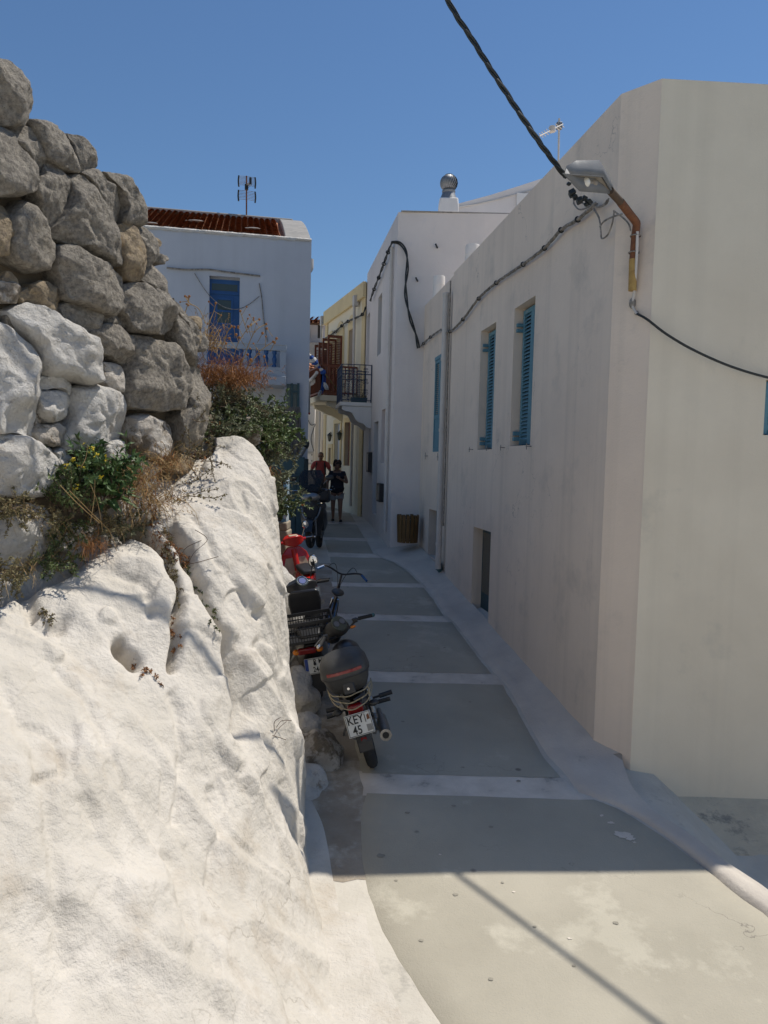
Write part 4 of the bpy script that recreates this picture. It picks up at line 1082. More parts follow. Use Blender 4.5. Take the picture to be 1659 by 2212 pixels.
# hopper and pipe on the lane corner
t_ = thing('downpipe', 'slim white downpipe with hopper on the lane corner of the tiled house', 'downpipe', V((LH[1][0] + .08, LH[1][1] + .3, -1)))
zz = at(668, 570, 18.3).z; xx = at(668, 570, 18.3).x
m_ = MB(); m_.lathe((xx, 18.35, zz - .18), [(.06, 0), (.09, .06), (.10, .1), (.10, .30)], 12); m_.build('hopper', 'pipe', t_)
m_ = MB(); m_.tube([(xx - .02, 18.35, zz - .15), (xx - .05, 18.35, zz - .4), (xx - .05, 18.35, -1)], .035, 8); m_.build('pipe', 'pipe', t_)
# wires over the facade of H
for nm, pts, r_, lab in (('facade_cable', ((360, 578), (400, 582), (450, 582), (480, 586), (520, 591), (562, 596)), .02, 'limewashed cable running across above the blue door'),
                  ('sagging_wire', ((420, 590), (440, 622), (455, 641), (478, 660), (500, 667.5), (518, 667), (540, 656), (560, 640)), .009, 'thin white wire sagging across the blue door'),
                  ('facade_cable', ((560, 612), (565, 640), (567, 660), (571, 700), (578, 738)), .013, 'limewashed wire running down right of the blue door')):
    m_ = MB(); m_.tube(smoothcurve([hit(u, v, LH, .03) for u, v in pts], 5), r_, 6)
    tag(m_.build(nm, 'palecable' if r_ < .02 else 'palecable'), lab, 'cable')

# antenna builder
def antenna_left():
    y = 20.9; t = thing('tv_antenna', 'TV aerial with two grid panels on the ridge of the tiled roof', 'antenna', at(533, 474, y))
    k = y / F
    P0 = at(533, 474, y)
    q = lambda u, v, dy=0: at(u, v, y + dy)
    m_ = MB(); m_.tube([q(532.5, 476), q(532.5, 380)], .02, 8); m_.build('mast', 'rust', t)
    for (ua, va, ub, vb, n) in ((516, 380, 551, 403, 8), (515.5, 411, 551, 434, 7)):
        for i in range(n):
            f_ = i / (n - 1); m_ = MB(); m_.tube([q(ua, va + (vb - va - 4) * f_ , .0), q(532.5, va + 1 + (vb - va - 4) * f_, .15), q(ub, va + 4 + (vb - va - 4) * f_, 0)], .006, 4); m_.build('grid_wire', 'steel', t)
        for u in (ua, ub):
            m_ = MB(); dv = 4 if u == ub else 0; m_.tube(smoothcurve([q(u, va - 1 + dv), q(u + (-1 if u == ua else 1), (va + vb) / 2 + dv, .02), q(u, vb + dv)], 4), .022, 7); m_.build('side_rod', 'cable', t)
    m_ = MB(); m_.tube([q(533, 400), q(541, 396, -.3)], .02, 6); m_.build('boom', 'steel', t)
    m_ = MB(); m_.tube([q(541, 384, -.3), q(541, 398, -.3)], .035, 7); m_.build('dipole', 'cable', t)
    for i in range(4):
        m_ = MB(); m_.tube([q(530 + i * 2, 402 + i, 0), q(543, 388 + i * 4, -.3)], .008, 4); m_.build('stay', 'steel', t)
    m_ = MB(); m_.lathe(q(532.5, 410), [(.05, 0), (.05, .14)], 8); m_.build('clamp', 'cable', t)
antenna_left()
def antenna_right():
    y = 12.5; t = thing('tv_antenna', 'thin pale aerial mast with a slanting yagi above the near white house roof', 'antenna', at(1207, 350, y))
    q = lambda u, v, dy=0: at(u, v, y + dy)
    m_ = MB(); m_.tube([q(1205, 420), q(1208, 256)], .016, 8); m_.build('mast', 'pipe', t)
    m_ = MB(); m_.tube([q(1216, 268), q(1166, 294, -.8)], .010, 6); m_.build('boom', 'pipe', t)
    for i in range(9):
        u = 1212 - i * 5.4; v = 270 + i * 2.8; m_ = MB(); c = q(u, v, -.8 * i / 9); l = .12 - i * .006
        m_.tube([c - V((l * .5, l * .3, -.02)), c + V((l * .5, l * .3, -.02))], .006, 5); m_.build('director', 'pipe', t)
    for v in (268, 276):
        m_ = MB(); m_.box(q(1208, v), (.09, .07, .05)); m_.build('clamp', 'galv', t, bevel=.008)
    m_ = MB(); m_.lathe(q(1193, 279, -.4), [(.05, -.04), (.05, .04)], 10); m_.build('junction_box', 'pipe', t)
antenna_right()

# ================================================================== ROCK OUTCROP
SEC = [  # foot, mid, shoulder, ledge, back
 ((.35, .6, -3.4), (-.9, .9, -2.3), (-1.6, 1.1, -1.6), (-2.2, 1.3, -1.2), (-3.6, 1.6, -.9)),
 ((.25, 1.9, -3.25), (-1.0, 2.2, -2.2), (-1.7, 2.5, -1.4), (-2.35, 2.7, -1.05), (-3.8, 3.2, -.7)),
 ((.06, 3.3, -3.07), (-.95, 3.4, -2.05), (-1.6, 3.6, -1.3), (-2.25, 3.85, -.88), (-3.6, 4.4, -.6)),
 ((-.22, 4.25, -2.98), (-.85, 4.35, -1.9), (-1.4, 4.5, -1.1), (-1.98, 4.75, -.68), (-3.1, 5.3, -.45)),
 ((-.42, 4.95, -2.90), (-.72, 5.1, -1.75), (-1.13, 5.25, -.85), (-1.58, 5.4, -.42), (-2.6, 6.0, -.2)),
 ((-.57, 5.7, -2.82), (-.69, 5.8, -1.5), (-.92, 5.9, -.55), (-1.33, 6.0, -.1), (-2.4, 6.6, .1)),
 ((-.86, 6.4, -2.76), (-.80, 6.4, -1.5), (-.96, 6.5, -.5), (-1.22, 6.5, .10), (-2.2, 7.1, .3)),
 ((-1.15, 7.3, -2.7), (-1.05, 7.2, -1.5), (-1.15, 7.2, -.5), (-1.32, 7.1, .10), (-2.2, 7.8, .4)),
 ((-1.7, 8.6, -2.6), (-1.6, 8.5, -1.4), (-1.6, 8.3, -.4), (-1.75, 8.1, .10), (-2.6, 8.6, .4)),
 ((-2.6, 9.6, -2.5), (-2.5, 9.5, -1.4), (-2.5, 9.2, -.4), (-2.6, 9.0, .10), (-3.2, 9.2, .4))]
def crv(p0, p1, p2, p3, t): return .5 * ((2 * p1) + (p2 - p0) * t + (2 * p0 - 5 * p1 + 4 * p2 - p3) * t * t + (3 * p1 - p0 - 3 * p2 + p3) * t ** 3)
def crow(row, x):
    n = len(row); i = min(int(x), n - 2); t = x - i; g = lambda j: row[max(0, min(n - 1, j))]
    return crv(g(i - 1), g(i), g(i + 1), g(i + 2), t)
SECV = [[V(q) for q in r] for r in SEC]
COLS = [[r[j] for r in SECV] for j in range(5)]
def rockbase(s, h):      # s in 0..9, h in 0..4
    return crow([crow(c, s) for c in COLS], h)
LINES = [  # carved cracks in the rock: (polyline, width, depth)
 (((262, 1120), (330, 1165), (366, 1205), (381, 1290), (378, 1370), (381, 1440)), 9, .17),
 (((366, 1150), (400, 1190), (432, 1280), (462, 1340), (492, 1420), (510, 1490), (516, 1560)), 9, .16),
 (((0, 1275), (60, 1245), (150, 1215), (230, 1160), (270, 1130)), 16, .12),
 (((60, 1275), (78, 1320), (105, 1340), (140, 1330)), 16, .08),
 (((268, 1385), (290, 1408), (298, 1420)), 13, .30),
 (((560, 1395), (592, 1440), (618, 1490), (628, 1540)), 12, .05),
 (((500, 1410), (520, 1460), (530, 1530), (525, 1575)), 22, .10),
 (((60, 1560), (110, 1600), (130, 1680), (60, 1700)), 8, .03), (((380, 1500), (400, 1620), (392, 1760)), 10, .035), (((250, 1240), (300, 1260), (330, 1330)), 9, .03), (((420, 1120), (450, 1200), (500, 1260), (560, 1330)), 8, .03), (((130, 1440), (190, 1520), (240, 1650)), 9, .025), (((240, 1660), (262, 1690), (268, 1720)), 4, .03), (((470, 1700), (480, 1790), (470, 1900)), 9, .03),
 (((610, 1690), (640, 1790), (672, 1850)), 10, .03),
 (((0, 1470), (60, 1600), (90, 1760), (110, 1900), (150, 2080)), 18, .035),
 (((365, 1850), (385, 1900), (400, 2020)), 16, .04),
 (((700, 2010), (740, 2100), (760, 2150)), 12, .03)]
def dline(u, v, pl):
    best = 1e9
    for (ax, ay), (bx, by) in zip(pl, pl[1:]):
        dx, dy = bx - ax, by - ay; t = max(0, min(1, ((u - ax) * dx + (v - ay) * dy) / (dx * dx + dy * dy)))
        best = min(best, math.hypot(u - ax - dx * t, v - ay - dy * t))
    return best
def rockgrid():
    ns, nh = 430, 400
    base = [[None] * (nh + 1) for _ in range(ns + 1)]
    colc = []
    for i in range(ns + 1):
        s = 9 * i / ns
        col = [crow(c, s) for c in COLS]
        for j in range(nh + 1): base[i][j] = crow(col, 4 * j / nh)
    vs = []
    for i in range(ns + 1):
        for j in range(nh + 1):
            p = base[i][j]
            a = base[min(i + 1, ns)][j] - base[max(i - 1, 0)][j]; b = base[i][min(j + 1, nh)] - base[i][max(j - 1, 0)]
            n = b.cross(a)
            n = n.normalized() if n.length > 1e-9 else V((1, 0, .3))
            if n.x < 0: n = -n
            q = V((p.x * 1.1, p.y * 1.0 + p.z * .25, p.z * .45))
            d = .12 * MN.noise(q * 1.0) + .05 * MN.noise(q * 2.1 + V((3, 0, 0)))
            qq = V((p.x * 1.5, p.y * 1.7 + p.z * .5, p.z * .4))
            rg = 1 - abs(MN.noise(qq * 1.2)) * 2.4
            d += .035 * max(rg, 0) ** 2 - .02
            ms = max(0, MN.noise(p * 1.3 + V((9, 4, 1))))
            ss = lambda x, a, b_: (lambda t: t * t * (3 - 2 * t))(max(0, min(1, (x - a) / (b_ - a))))
            f1 = MN.fractal(V((p.x * 1.5, p.y * 1.5, p.z * 1.0)) + V((5, 5, 5)), 1, 2, 3); f2 = MN.fractal(V((p.x * 2.6, p.y * 2.6, p.z * 1.5)) + V((1, 7, 3)), 1, 2, 3)
            d += .026 * ss(f1, .10, .15) + .008 * ss(f2, .16, .20)
            d += .012 * MN.noise(V((p.x * 4.6, p.y * 4.6, p.z * 2.4))) + (.006 + .020 * ms) * MN.fractal(V((p.x * 8, p.y * 8, p.z * 5)), .9, 2.1, 5) + .0032 * MN.noise(p * 42)
            u, v = proj(p) if p.y > .5 else (0, 9999)
            if -60 < u < 800 and 1050 < v < 2250:
                wu = u + 9 * MN.noise(V((u * .02, v * .02, 0))); wv = v + 9 * MN.noise(V((u * .02, v * .02, 7)))
                for pl, w_, dp in LINES:
                    dd = dline(wu, wv, pl)
                    if dd < w_ * 3: d -= dp * math.exp(-(dd / w_) ** 2)
            k = min(1, j / (nh * .06)); d *= .35 + .65 * k
            vs.append(p + n * d)
    mb = MB(); mb.v = vs; n1 = nh + 1
    mb.f = [(i * n1 + j, (i + 1) * n1 + j, (i + 1) * n1 + j + 1, i * n1 + j + 1) for i in range(ns) for j in range(nh)]
    return mb
ro = thing('rock_outcrop', 'large limewashed rock face bulging into the lane on the left', 'rock', (-.9, 5, -2.9))
rm = rockgrid().build('rock_face', 'limewash', ro, ang=180)
# limewashed concrete fillet joining the rock to the ground
mb = MB(); vs = []
for i in range(90):
    s = .1 + 7.1 * i / 89; p = crow(COLS[0], s); nxt = crow(COLS[0], min(s + .05, 9)); d = (nxt - p); d.z = 0; d.normalize(); n = V((d.y, -d.x, 0))
    if n.x < 0: n = -n
    for q in range(14):
        t = q / 13; w_ = 1.15 if p.y < 4.6 else .98
        k_ = max(0, min(1, (5.4 - p.y) / 1.0))
        k2 = max(0, min(1, (5.0 - p.y) / .7)); w2_ = w_ + 1.0 * k2
        x = p - n * (.80 + 1.0 * k2) + n * (w2_ * t); zz = (.45 + .30 * k_ + .75 * k2) * (1 - t) ** (2.2 + .9 * k2) + .03 * MN.noise(V((x.x * 4, x.y * 4, 0))) * (1 - t)
        vs.append(V((x.x, x.y, gz(x.y) + zz + .010 - (.03 if q == 13 else 0))))
mb.add(vs, [(j * 14 + i, j * 14 + i + 1, (j + 1) * 14 + i + 1, (j + 1) * 14 + i) for j in range(89) for i in range(13)])
mb.build('foot_fillet', 'limewash', ro, ang=60)

# ================================================================== DRY STONE WALL
LW = ((-2.32, 4.5), (-1.52, 6.3)); nW = lnorm(LW)
dw = thing('dry_stone_wall', 'rough dry stone wall of big grey and limewashed stones on top of the rock', 'stone wall', (-2, 5.3, -.7))
Z1 = lambda p: (p[0] * .2859, 101.6 + p[1] * .2859)
Z2 = lambda p: (p[0] * .3064, 609.8 + p[1] * .3064)
ST = [
 (Z1, 'stone', .16, ((-120, 110), (-20, 100), (60, 105), (130, 190), (210, 300), (240, 400), (225, 510), (195, 570), (100, 602), (0, 600), (-120, 590))),
 (Z1, 'stone', .12, ((205, 555), (330, 565), (430, 600), (500, 650), (535, 720), (545, 830), (552, 965), (420, 920), (310, 850), (245, 700), (215, 610))),
 (Z1, 'stone', .13, ((512, 662), (600, 680), (660, 760), (710, 860), (700, 920), (560, 968), (548, 880), (540, 760))),
 (Z1, 'stone', .09, ((60, 612), (200, 603), (240, 680), (300, 820), (318, 860), (280, 960), (212, 900), (130, 790), (70, 700))),
 (Z1, 'stone', .14, ((-120, 620), (50, 640), (80, 700), (130, 790), (200, 890), (218, 1010), (205, 1080), (110, 1130), (0, 1130), (-120, 1130))),
 (Z1, 'stone', .13, ((300, 870), (350, 855), (400, 900), (430, 940), (495, 1000), (480, 1130), (420, 1280), (325, 1370), (280, 1270), (210, 1090), (225, 1000), (280, 965))),
 (Z1, 'stone', .12, ((60, 1240), (130, 1170), (200, 1210), (290, 1340), (340, 1450), (370, 1520), (350, 1640), (310, 1700), (190, 1690), (60, 1620), (0, 1500), (10, 1330))),
 (Z1, 'stoneb', .11, ((-120, 1150), (0, 1200), (50, 1240), (100, 1340), (110, 1500), (40, 1560), (-120, 1580))),
 (Z1, 'stone', .16, ((485, 1000), (560, 972), (620, 1040), (680, 1150), (760, 1290), (800, 1400), (860, 1600), (850, 1660), (700, 1592), (560, 1520), (400, 1460), (335, 1400), (400, 1310), (480, 1140))),
 (Z1, 'stone', .13, ((565, 970), (690, 925), (730, 1000), (820, 1060), (870, 1170), (880, 1280), (860, 1330), (790, 1360), (745, 1240), (685, 1120), (625, 1030))),
 (Z1, 'stone', .13, ((720, 955), (800, 960), (920, 975), (940, 1030), (1000, 1130), (1040, 1220), (1055, 1340), (960, 1350), (885, 1330), (885, 1200), (845, 1080), (765, 1010))),
 (Z1, 'stoneb', .13, ((800, 1400), (850, 1340), (920, 1335), (1000, 1380), (1040, 1520), (1050, 1640), (1020, 1770), (940, 1775), (885, 1740), (865, 1620), (835, 1490))),
 (Z1, 'stone', .12, ((1000, 1352), (1060, 1360), (1130, 1430), (1165, 1500), (1165, 1580), (1120, 1650), (1058, 1660), (1050, 1540))),
 (Z1, 'stone', .16, ((375, 1520), (450, 1505), (540, 1550), (680, 1620), (800, 1690), (885, 1750), (880, 1880), (840, 2000), (780, 2040), (700, 2010), (560, 1960), (430, 1900), (400, 1780), (355, 1680))),
 (Z1, 'stone', .10, ((1055, 1668), (1130, 1635), (1170, 1680), (1210, 1780), (1240, 1880), (1290, 1990), (1280, 2060), (1180, 1950), (1080, 1800), (1040, 1740))),
 (Z2, 'stone', .16, ((800, 60), (905, 5), (1000, 15), (1100, 70), (1180, 190), (1215, 300), (1130, 370), (1000, 365), (880, 352), (842, 260), (797, 150))),
 (Z2, 'stone', .17, ((880, 385), (960, 375), (1080, 410), (1180, 450), (1250, 530), (1270, 700), (1268, 830), (1210, 890), (1080, 905), (850, 875), (845, 760), (870, 560))),
 (Z2, 'stone', .12, ((590, 345), (680, 282), (760, 300), (860, 370), (915, 440), (918, 560), (840, 580), (760, 540), (640, 480), (585, 420))),
 (Z2, 'stone', .10, ((390, 160), (480, 130), (600, 190), (655, 240), (655, 340), (560, 358), (450, 280), (400, 220))),
 (Z2, 'stone', .07, ((658, 210), (720, 180), (790, 190), (835, 260), (835, 330), (760, 300), (690, 270))),
 (Z2, 'mixstone', .08, ((635, 580), (760, 560), (830, 590), (865, 720), (855, 770), (740, 760), (640, 710))),
 (Z2, 'limestone', .16, ((30, 205), (160, 150), (280, 190), (400, 270), (520, 360), (600, 440), (620, 560), (630, 690), (560, 720), (430, 670), (300, 650), (240, 560), (200, 430), (80, 290))),
 (Z2, 'limestone', .15, ((-120, 300), (30, 310), (120, 380), (200, 470), (240, 620), (232, 760), (225, 960), (180, 1060), (60, 1060), (-120, 1040))),
 (Z2, 'limestone', .08, ((275, 665), (420, 672), (490, 720), (480, 790), (400, 762), (280, 748))),
 (Z2, 'limestone', .10, ((235, 770), (380, 762), (480, 800), (490, 870), (440, 960), (330, 980), (240, 900))),
 (Z2, 'limestone', .13, ((495, 742), (620, 730), (730, 760), (832, 800), (850, 960), (850, 1100), (700, 1140), (560, 1185), (440, 1190), (432, 1080), (480, 960), (492, 850))),
 (Z2, 'mixstone', .09, ((300, 1000), (400, 990), (440, 1060), (400, 1150), (250, 1135), (205, 1065), (230, 990))),
 (Z2, 'limestone', .15, ((-120, 1080), (100, 1080), (200, 1130), (310, 1180), (345, 1260), (320, 1400), (260, 1500), (120, 1510), (-120, 1480))),
 (Z2, 'limestone', .09, ((360, 1190), (420, 1170), (470, 1230), (480, 1310), (430, 1350), (372, 1300))),
 (Z2, 'mixstone', .13, ((885, 960), (960, 930), (1100, 970), (1190, 1040), (1210, 1150), (1190, 1240), (1080, 1265), (940, 1200), (870, 1080))),
 (Z2, 'limestone', .20, ((20, 1600), (140, 1555), (240, 1580), (300, 1650), (310, 1850), (240, 1930), (120, 2010), (0, 2010), (-40, 1800))),
 (Z2, 'limestone', .14, ((380, 1800), (440, 1760), (560, 1700), (670, 1730), (680, 1830), (590, 1900), (480, 1930), (400, 1870))),
 (Z2, 'mixstone', .10, ((-100, 0), (60, 0), (110, 60), (85, 140), (0, 135), (-100, 125))),
 (Z2, 'stoneb', .10, ((190, 20), (330, 10), (390, 90), (400, 200), (330, 220), (192, 170))),
 (Z2, 'stoneb', .07, ((110, 60), (188, 40), (198, 170), (122, 150))),
 (Z2, 'stone', .11, ((1252, 525), (1320, 570), (1415, 620), (1425, 800), (1420, 960), (1400, 1080), (1330, 1200), (1230, 1160), (1212, 950), (1275, 840))),
 (Z2, 'stone', .10, ((1190, 190), (1280, 330), (1380, 430), (1410, 590), (1320, 565), (1250, 500), (1205, 380))),
 (Z2, 'stone', .08, ((1235, 110), (1300, 240), (1360, 330), (1400, 420), (1340, 400), (1270, 290))),
 (Z2, 'stoneb', .07, ((1310, 325), (1400, 345), (1425, 420), (1360, 440))),
 (Z2, 'mixstone', .07, ((180, 1150), (300, 1150), (350, 1190), (330, 1230), (250, 1200))),
 (Z2, 'limestone', .08, ((700, 1150), (850, 1110), (860, 1250), (760, 1300), (690, 1260))),
 (Z2, 'limestone', .10, ((860, 1200), (1000, 1260), (1100, 1300), (1000, 1400), (900, 1360), (850, 1280))),
 (Z2, 'limestone', .10, ((360, 1360), (520, 1300), (680, 1290), (700, 1420), (560, 1500), (400, 1480))),
 (Z2, 'limestone', .10, ((820, 1400), (930, 1440), (975, 1480), (950, 1580), (860, 1620), (800, 1540))),
 (Z2, 'stone', .08, ((60, 1060), (190, 1062), (215, 1120), (110, 1082), (50, 1084))),
]
def stonemesh(zf, m, bulge, poly, seed):
    pts = [zf(p) for p in poly]
    P3 = [hit(u, v, LW) for u, v in pts]
    cen_ = sum(P3, V((0, 0, 0))) / len(P3)
    sm_ = smoothcurve(P3, 5, True); ln_ = [P3[i // 5].lerp(P3[(i // 5 + 1) % len(P3)], (i % 5) / 5) for i in range(len(P3) * 5)]
    P3 = [a.lerp(b, .55) for a, b in zip(sm_, ln_)]
    # resample evenly and sharpen between curve and polygon
    N = 84
    seg = [0]
    for i in range(len(P3)): seg.append(seg[-1] + (P3[(i + 1) % len(P3)] - P3[i]).length)
    T = seg[-1]; out = []; j = 0
    for i in range(N):
        t = T * i / N
        while seg[j + 1] < t: j += 1
        out.append(P3[j].lerp(P3[(j + 1) % len(P3)], (t - seg[j]) / max(seg[j + 1] - seg[j], 1e-9)))
    c = sum(out, V((0, 0, 0))) / N
    out = [c + (p - c) * 1.03 for p in out]
    size = sum((p - c).length for p in out) / N
    bulge = min(bulge, size * .62)
    rings = []
    frn = random.Random(seed * 7 + 1); fac = []
    for q_ in range(6):
        an = q_ / 6 * math.tau + frn.uniform(-.4, .4); fac.append((math.cos(an), math.sin(an), frn.uniform(.25, 1.3), frn.uniform(.62, 1.25)))
    # facet plane tilt
    rnd = random.Random(seed); tx = rnd.uniform(-.22, .22); tz = rnd.uniform(-.1, .28)
    dW = V((LW[1][0] - LW[0][0], LW[1][1] - LW[0][1], 0)).normalized()
    for s_, k in ((.80, -.34), (.96, -.16), (1.0, -.02), (.99, .26), (.975, .50), (.945, .72), (.90, .86), (.84, .94), (.76, .98), (.68, 1.0), (.60, .99), (.50, 1.0), (.42, 1.0), (.34, 1.0), (.27, 1.0), (.14, 1.0), (.05, 1.0)):
        ring = []
        for p in out:
            q = c + (p - c) * s_ ; r = q - c
            h = k * bulge if k > 0 else k
            if k > 0: h += (r.dot(dW) * tx - r.z * tz) * min(1, k * 1.2) * .8
            if k > 0:
                rx, rz = r.dot(dW) / size, r.z / size
                for fx, fz, sl_, c_ in fac:
                    h = min(h, bulge * (c_ + .55 - sl_ * (rx * fx + rz * fz)))
                h = max(h, -.02)
            q = q + nW * h
            o = V((seed * 3.1, seed * 1.7, 0))
            a = .20 * min(1, size * 3)
            q += nW * (a * .30 * MN.noise(q * 4 + o) + a * .18 * MN.noise(q * 9 + o) + a * .12 * abs(MN.noise(q * 15 + o))) * (1 if k > 0 else .3)
            q += V((MN.noise(q * 7 + o), MN.noise(q * 7 - o), MN.noise(q * 7 + o * 2))) * .016
            q += V((MN.noise(q * 22 + o), MN.noise(q * 22 - o), MN.noise(q * 22 + o * 2))) * .010
            ring.append(q)
        rings.append(ring)
    mb = MB(); mb.loft(rings, True)
    return mb.build('stone', m, dw, ang=80)
for i, (zf, m, b, poly) in enumerate(ST): stonemesh(zf, m, b, poly, i + 1)
# core of earth and rubble behind the stones
core = [(-120, 150), (0, 145), (40, 180), (58, 255), (120, 300), (190, 330), (200, 385), (250, 400), (285, 480), (320, 560), (355, 640), (390, 740), (420, 830), (425, 930), (380, 1000), (300, 1120), (0, 1300), (-120, 1300)]
mb = MB(); pp = [hit(u, v, LW, -.07) for u, v in core]
mb.prism(pp, -nW * .7); mb.build('rubble_core', 'earth', dw)
# small wedge stones in the gaps
rnd = random.Random(5)
for (u, v, r_, m) in ((35, 690, 17, 'stone'), (60, 700, 12, 'mixstone'), (15, 600, 16, 'stoneb'), (112, 645, 14, 'stoneb'), (245, 640, 12, 'stone'), (150, 815, 10, 'limestone'), (72, 905, 11, 'mixstone'), (62, 935, 9, 'limestone'), (130, 985, 13, 'mixstone'), (345, 560, 12, 'stone'), (338, 525, 10, 'stoneb'), (265, 700, 10, 'stone'),
                    (400, 890, 20, 'stone'), (410, 950, 22, 'stone'), (385, 1000, 24, 'stoneb'), (415, 700, 15, 'stoneb'), (430, 740, 17, 'stone'), (195, 655, 12, 'stoneb'), (300, 1030, 26, 'limestone'), (225, 1060, 22, 'limestone'), (100, 1130, 22, 'limestone'), (345, 1060, 20, 'mixstone')):
    pl = []
    for q in range(9):
        a = q / 9 * math.tau; k = r_ * rnd.uniform(.75, 1.2); pl.append((u + k * 1.15 * math.cos(a), v + k * math.sin(a)))
    stonemesh(lambda p: p, m, .07, pl, 100 + int(u))
# earth bank beyond the wall
def lump(name, c, r, m, seed, parent=None, amp=.18, n=36, mm=24, tilt=0, fr=1.6):
    mb = MB(); c = V(c); mb.ell((0, 0, 0), r, n, mm); o = V((seed * 2.7, seed, seed * 1.3)); s_ = min(r); out = []
    rot = Matrix.Rotation(tilt, 3, 'Y')
    for p in mb.v:
        d = p.normalized(); q = p * (1 + amp * MN.noise(d * fr + o) * 2 + amp * .5 * MN.noise(d * 4 + o) + amp * .2 * MN.noise(d * 11 + o))
        out.append(rot @ q + c)
    mb.v = out
    return mb.build(name, m, parent, ang=70)
struct(lump('earth_bank', (-2.75, 7.9, -.9), (1.35, 1.4, 1.6), 'earth', 3, n=60, mm=40))
struct(lump('earth_bank', (-3.3, 10.8, -2.0), (1.3, 2.6, 1.7), 'earth', 8, n=60, mm=40))
LB_ = [('whitish lit boulder hugging the rock foot behind the motorcycle', 650, 1500, 7.6, (.17, .22, .26), 'limestone'),
       ('smaller grey boulder below the lit one beside the motorcycle', 662, 1572, 7.1, (.16, .16, .14), 'limestone'),
       ('large brownish boulder left of the motorcycle plate', 688, 1632, 6.6, (.19, .20, .25), 'mixstone'),
       ('low whitewashed boulder at the rock foot nearest the camera', 655, 1712, 6.2, (.20, .25, .22), 'limestone'),
       ('flat dark wedged boulder under the large brownish one', 690, 1700, 6.45, (.15, .16, .10), 'mixstone'),
       ('limewashed lump beside the black scooter crate', 618, 1370, 8.6, (.18, .25, .5), 'limestone'),
       ('limewashed lump below the stacked blocks', 612, 1300, 9.6, (.22, .4, .55), 'limestone')]
for i, (lab, u, v, y, r_, m) in enumerate(LB_):
    p = at(u, v, y); tag(lump('boulder', p, r_, m, 20 + i, amp=.16, tilt=random.uniform(-.4, .4)), lab, 'boulder')
for i, (lab, u, v, y, r_, m) in enumerate([('beige loose stone among the shrubs at the bank top', 497, 850, 7.2, (.10, .1, .14), 'stoneb'), ('pale stone below the big shrub', 540, 935, 7.0, (.10, .1, .13), 'mixstone'),
         ('brown stone above the right end of the rock', 533, 1015, 7.0, (.10, .1, .12), 'stoneb'), ('dark stone under the shrub at the rock crest', 455, 1000, 6.6, (.13, .12, .12), 'stone')]):
    tag(lump('loose_stone', at(u, v, y), r_, m, 40 + i, amp=.2), lab, 'stone')
# stacked block pier with planter
pr = thing('block_pier', 'low pier of stacked beige stone blocks beside the red moped', 'stone pier', at(608, 1270, 12))
yp = 11.9; g = gz(yp)
for i, (va, vb, ua, ub) in enumerate(((1128, 1146, 560, 620), (1147, 1170, 556, 622), (1172, 1196, 560, 618), (1197, 1222, 558, 622), (1223, 1262, 556, 621))):
    a, b = at(ua, vb, yp), at(ub, va, yp); m_ = MB(); m_.box(((a.x + b.x) / 2, yp + .25, (a.z + b.z) / 2), (b.x - a.x, .5, b.z - a.z)); 
    m_.build('block', 'rockb', pr, bevel=.025)
pl = thing('planter', 'raised planter with a flaking blue and white painted edge on the block pier', 'planter', at(612, 1128, 12.1))
a, b = at(609, 1128, 12.0), at(621, 1033, 12.0)
m_ = MB(); m_.box(((a.x + b.x) / 2, 12.1, (a.z + b.z) / 2), (b.x - a.x, .35, b.z - a.z)); m_.build('painted_edge', 'bluewhite', pl, bevel=.015)
a, b = at(560, 1127, 12.05), at(609, 1075, 12.05)
m_ = MB(); m_.box(((a.x + b.x) / 2, 12.25, (a.z + b.z) / 2), (b.x - a.x, .4, b.z - a.z)); m_.build('soil_box', 'earth', pl, bevel=.02)

# ================================================================== STREET LAMP, CABLES
L2n = lnorm(L2)
lp = thing('street_lamp', 'old grey street lamp head with a bare bulb on a rusty bent pipe', 'street lamp', hit(1367, 625, L2))
pp = [hit(1366, 628, L2, .05), hit(1368, 560, L2, .05), hit(1372, 510, L2, .06), hit(1375, 488, L2, .07)]
e1 = pp[-1] + V((-.03, -.05, .05)); e2 = at(1360, 462, pp[-1].y - .12); e3 = at(1340, 436, pp[-1].y - .3); e4 = at(1318, 412, pp[-1].y - .45)
m_ = MB(); m_.tube(pp[:2], .036, 12); m_.build('ochre_pipe', 'ochrepipe', lp)
m_ = MB(); m_.tube(smoothcurve([pp[1], pp[2], pp[3], e1 * .5 + pp[3] * .5, e2, e3], 5), .034, 12); m_.build('bent_arm', 'rust', lp)
m_ = MB(); m_.tube([e3, e4], .032, 12); m_.build('arm_sleeve', 'twig', lp)
for k in (0, .5):
    m_ = MB(); m_.torus(pp[1].lerp(pp[3], k + .2), .045, .006, (0, 0, 1), 16, 5); m_.build('wire_tie', 'palecable', lp)
yl = e4.y
Q = lambda u, v, dy: at(u, v, yl + dy)
rim = [Q(1218, 375, -.42), Q(1254, 413, -.22), Q(1327, 419, .04), Q(1304, 381, -.14)]
top = [Q(1236, 347, -.42), Q(1262, 366, -.26), Q(1316, 385, .02), Q(1284, 336, -.2)]
top[2] = Q(1319, 396, .02)
cen = sum(rim, V((0, 0, 0))) / 4
nb = (rim[1] - rim[0]).cross(rim[2] - rim[1]).normalized()
if nb.z > 0: nb = -nb        # opening looks down
top = [cen + (r_ - cen) * k + V((-.012, .02, .145)) for r_, k in zip(rim, (.50, .50, .80, .80))]
mid = [cen + (r_ - cen) * .93 + V((0, .0, .06)) for r_ in rim]
def ringm(pts, n=3):
    out = []
    for i in range(4):
        for q in range(n): out.append(pts[i].lerp(pts[(i + 1) % 4], q / n))
    return out
m_ = MB(); m_.loft([ringm(rim), ringm(mid), ringm(top)], False); m_.f.append(tuple(24 + i for i in range(12)))
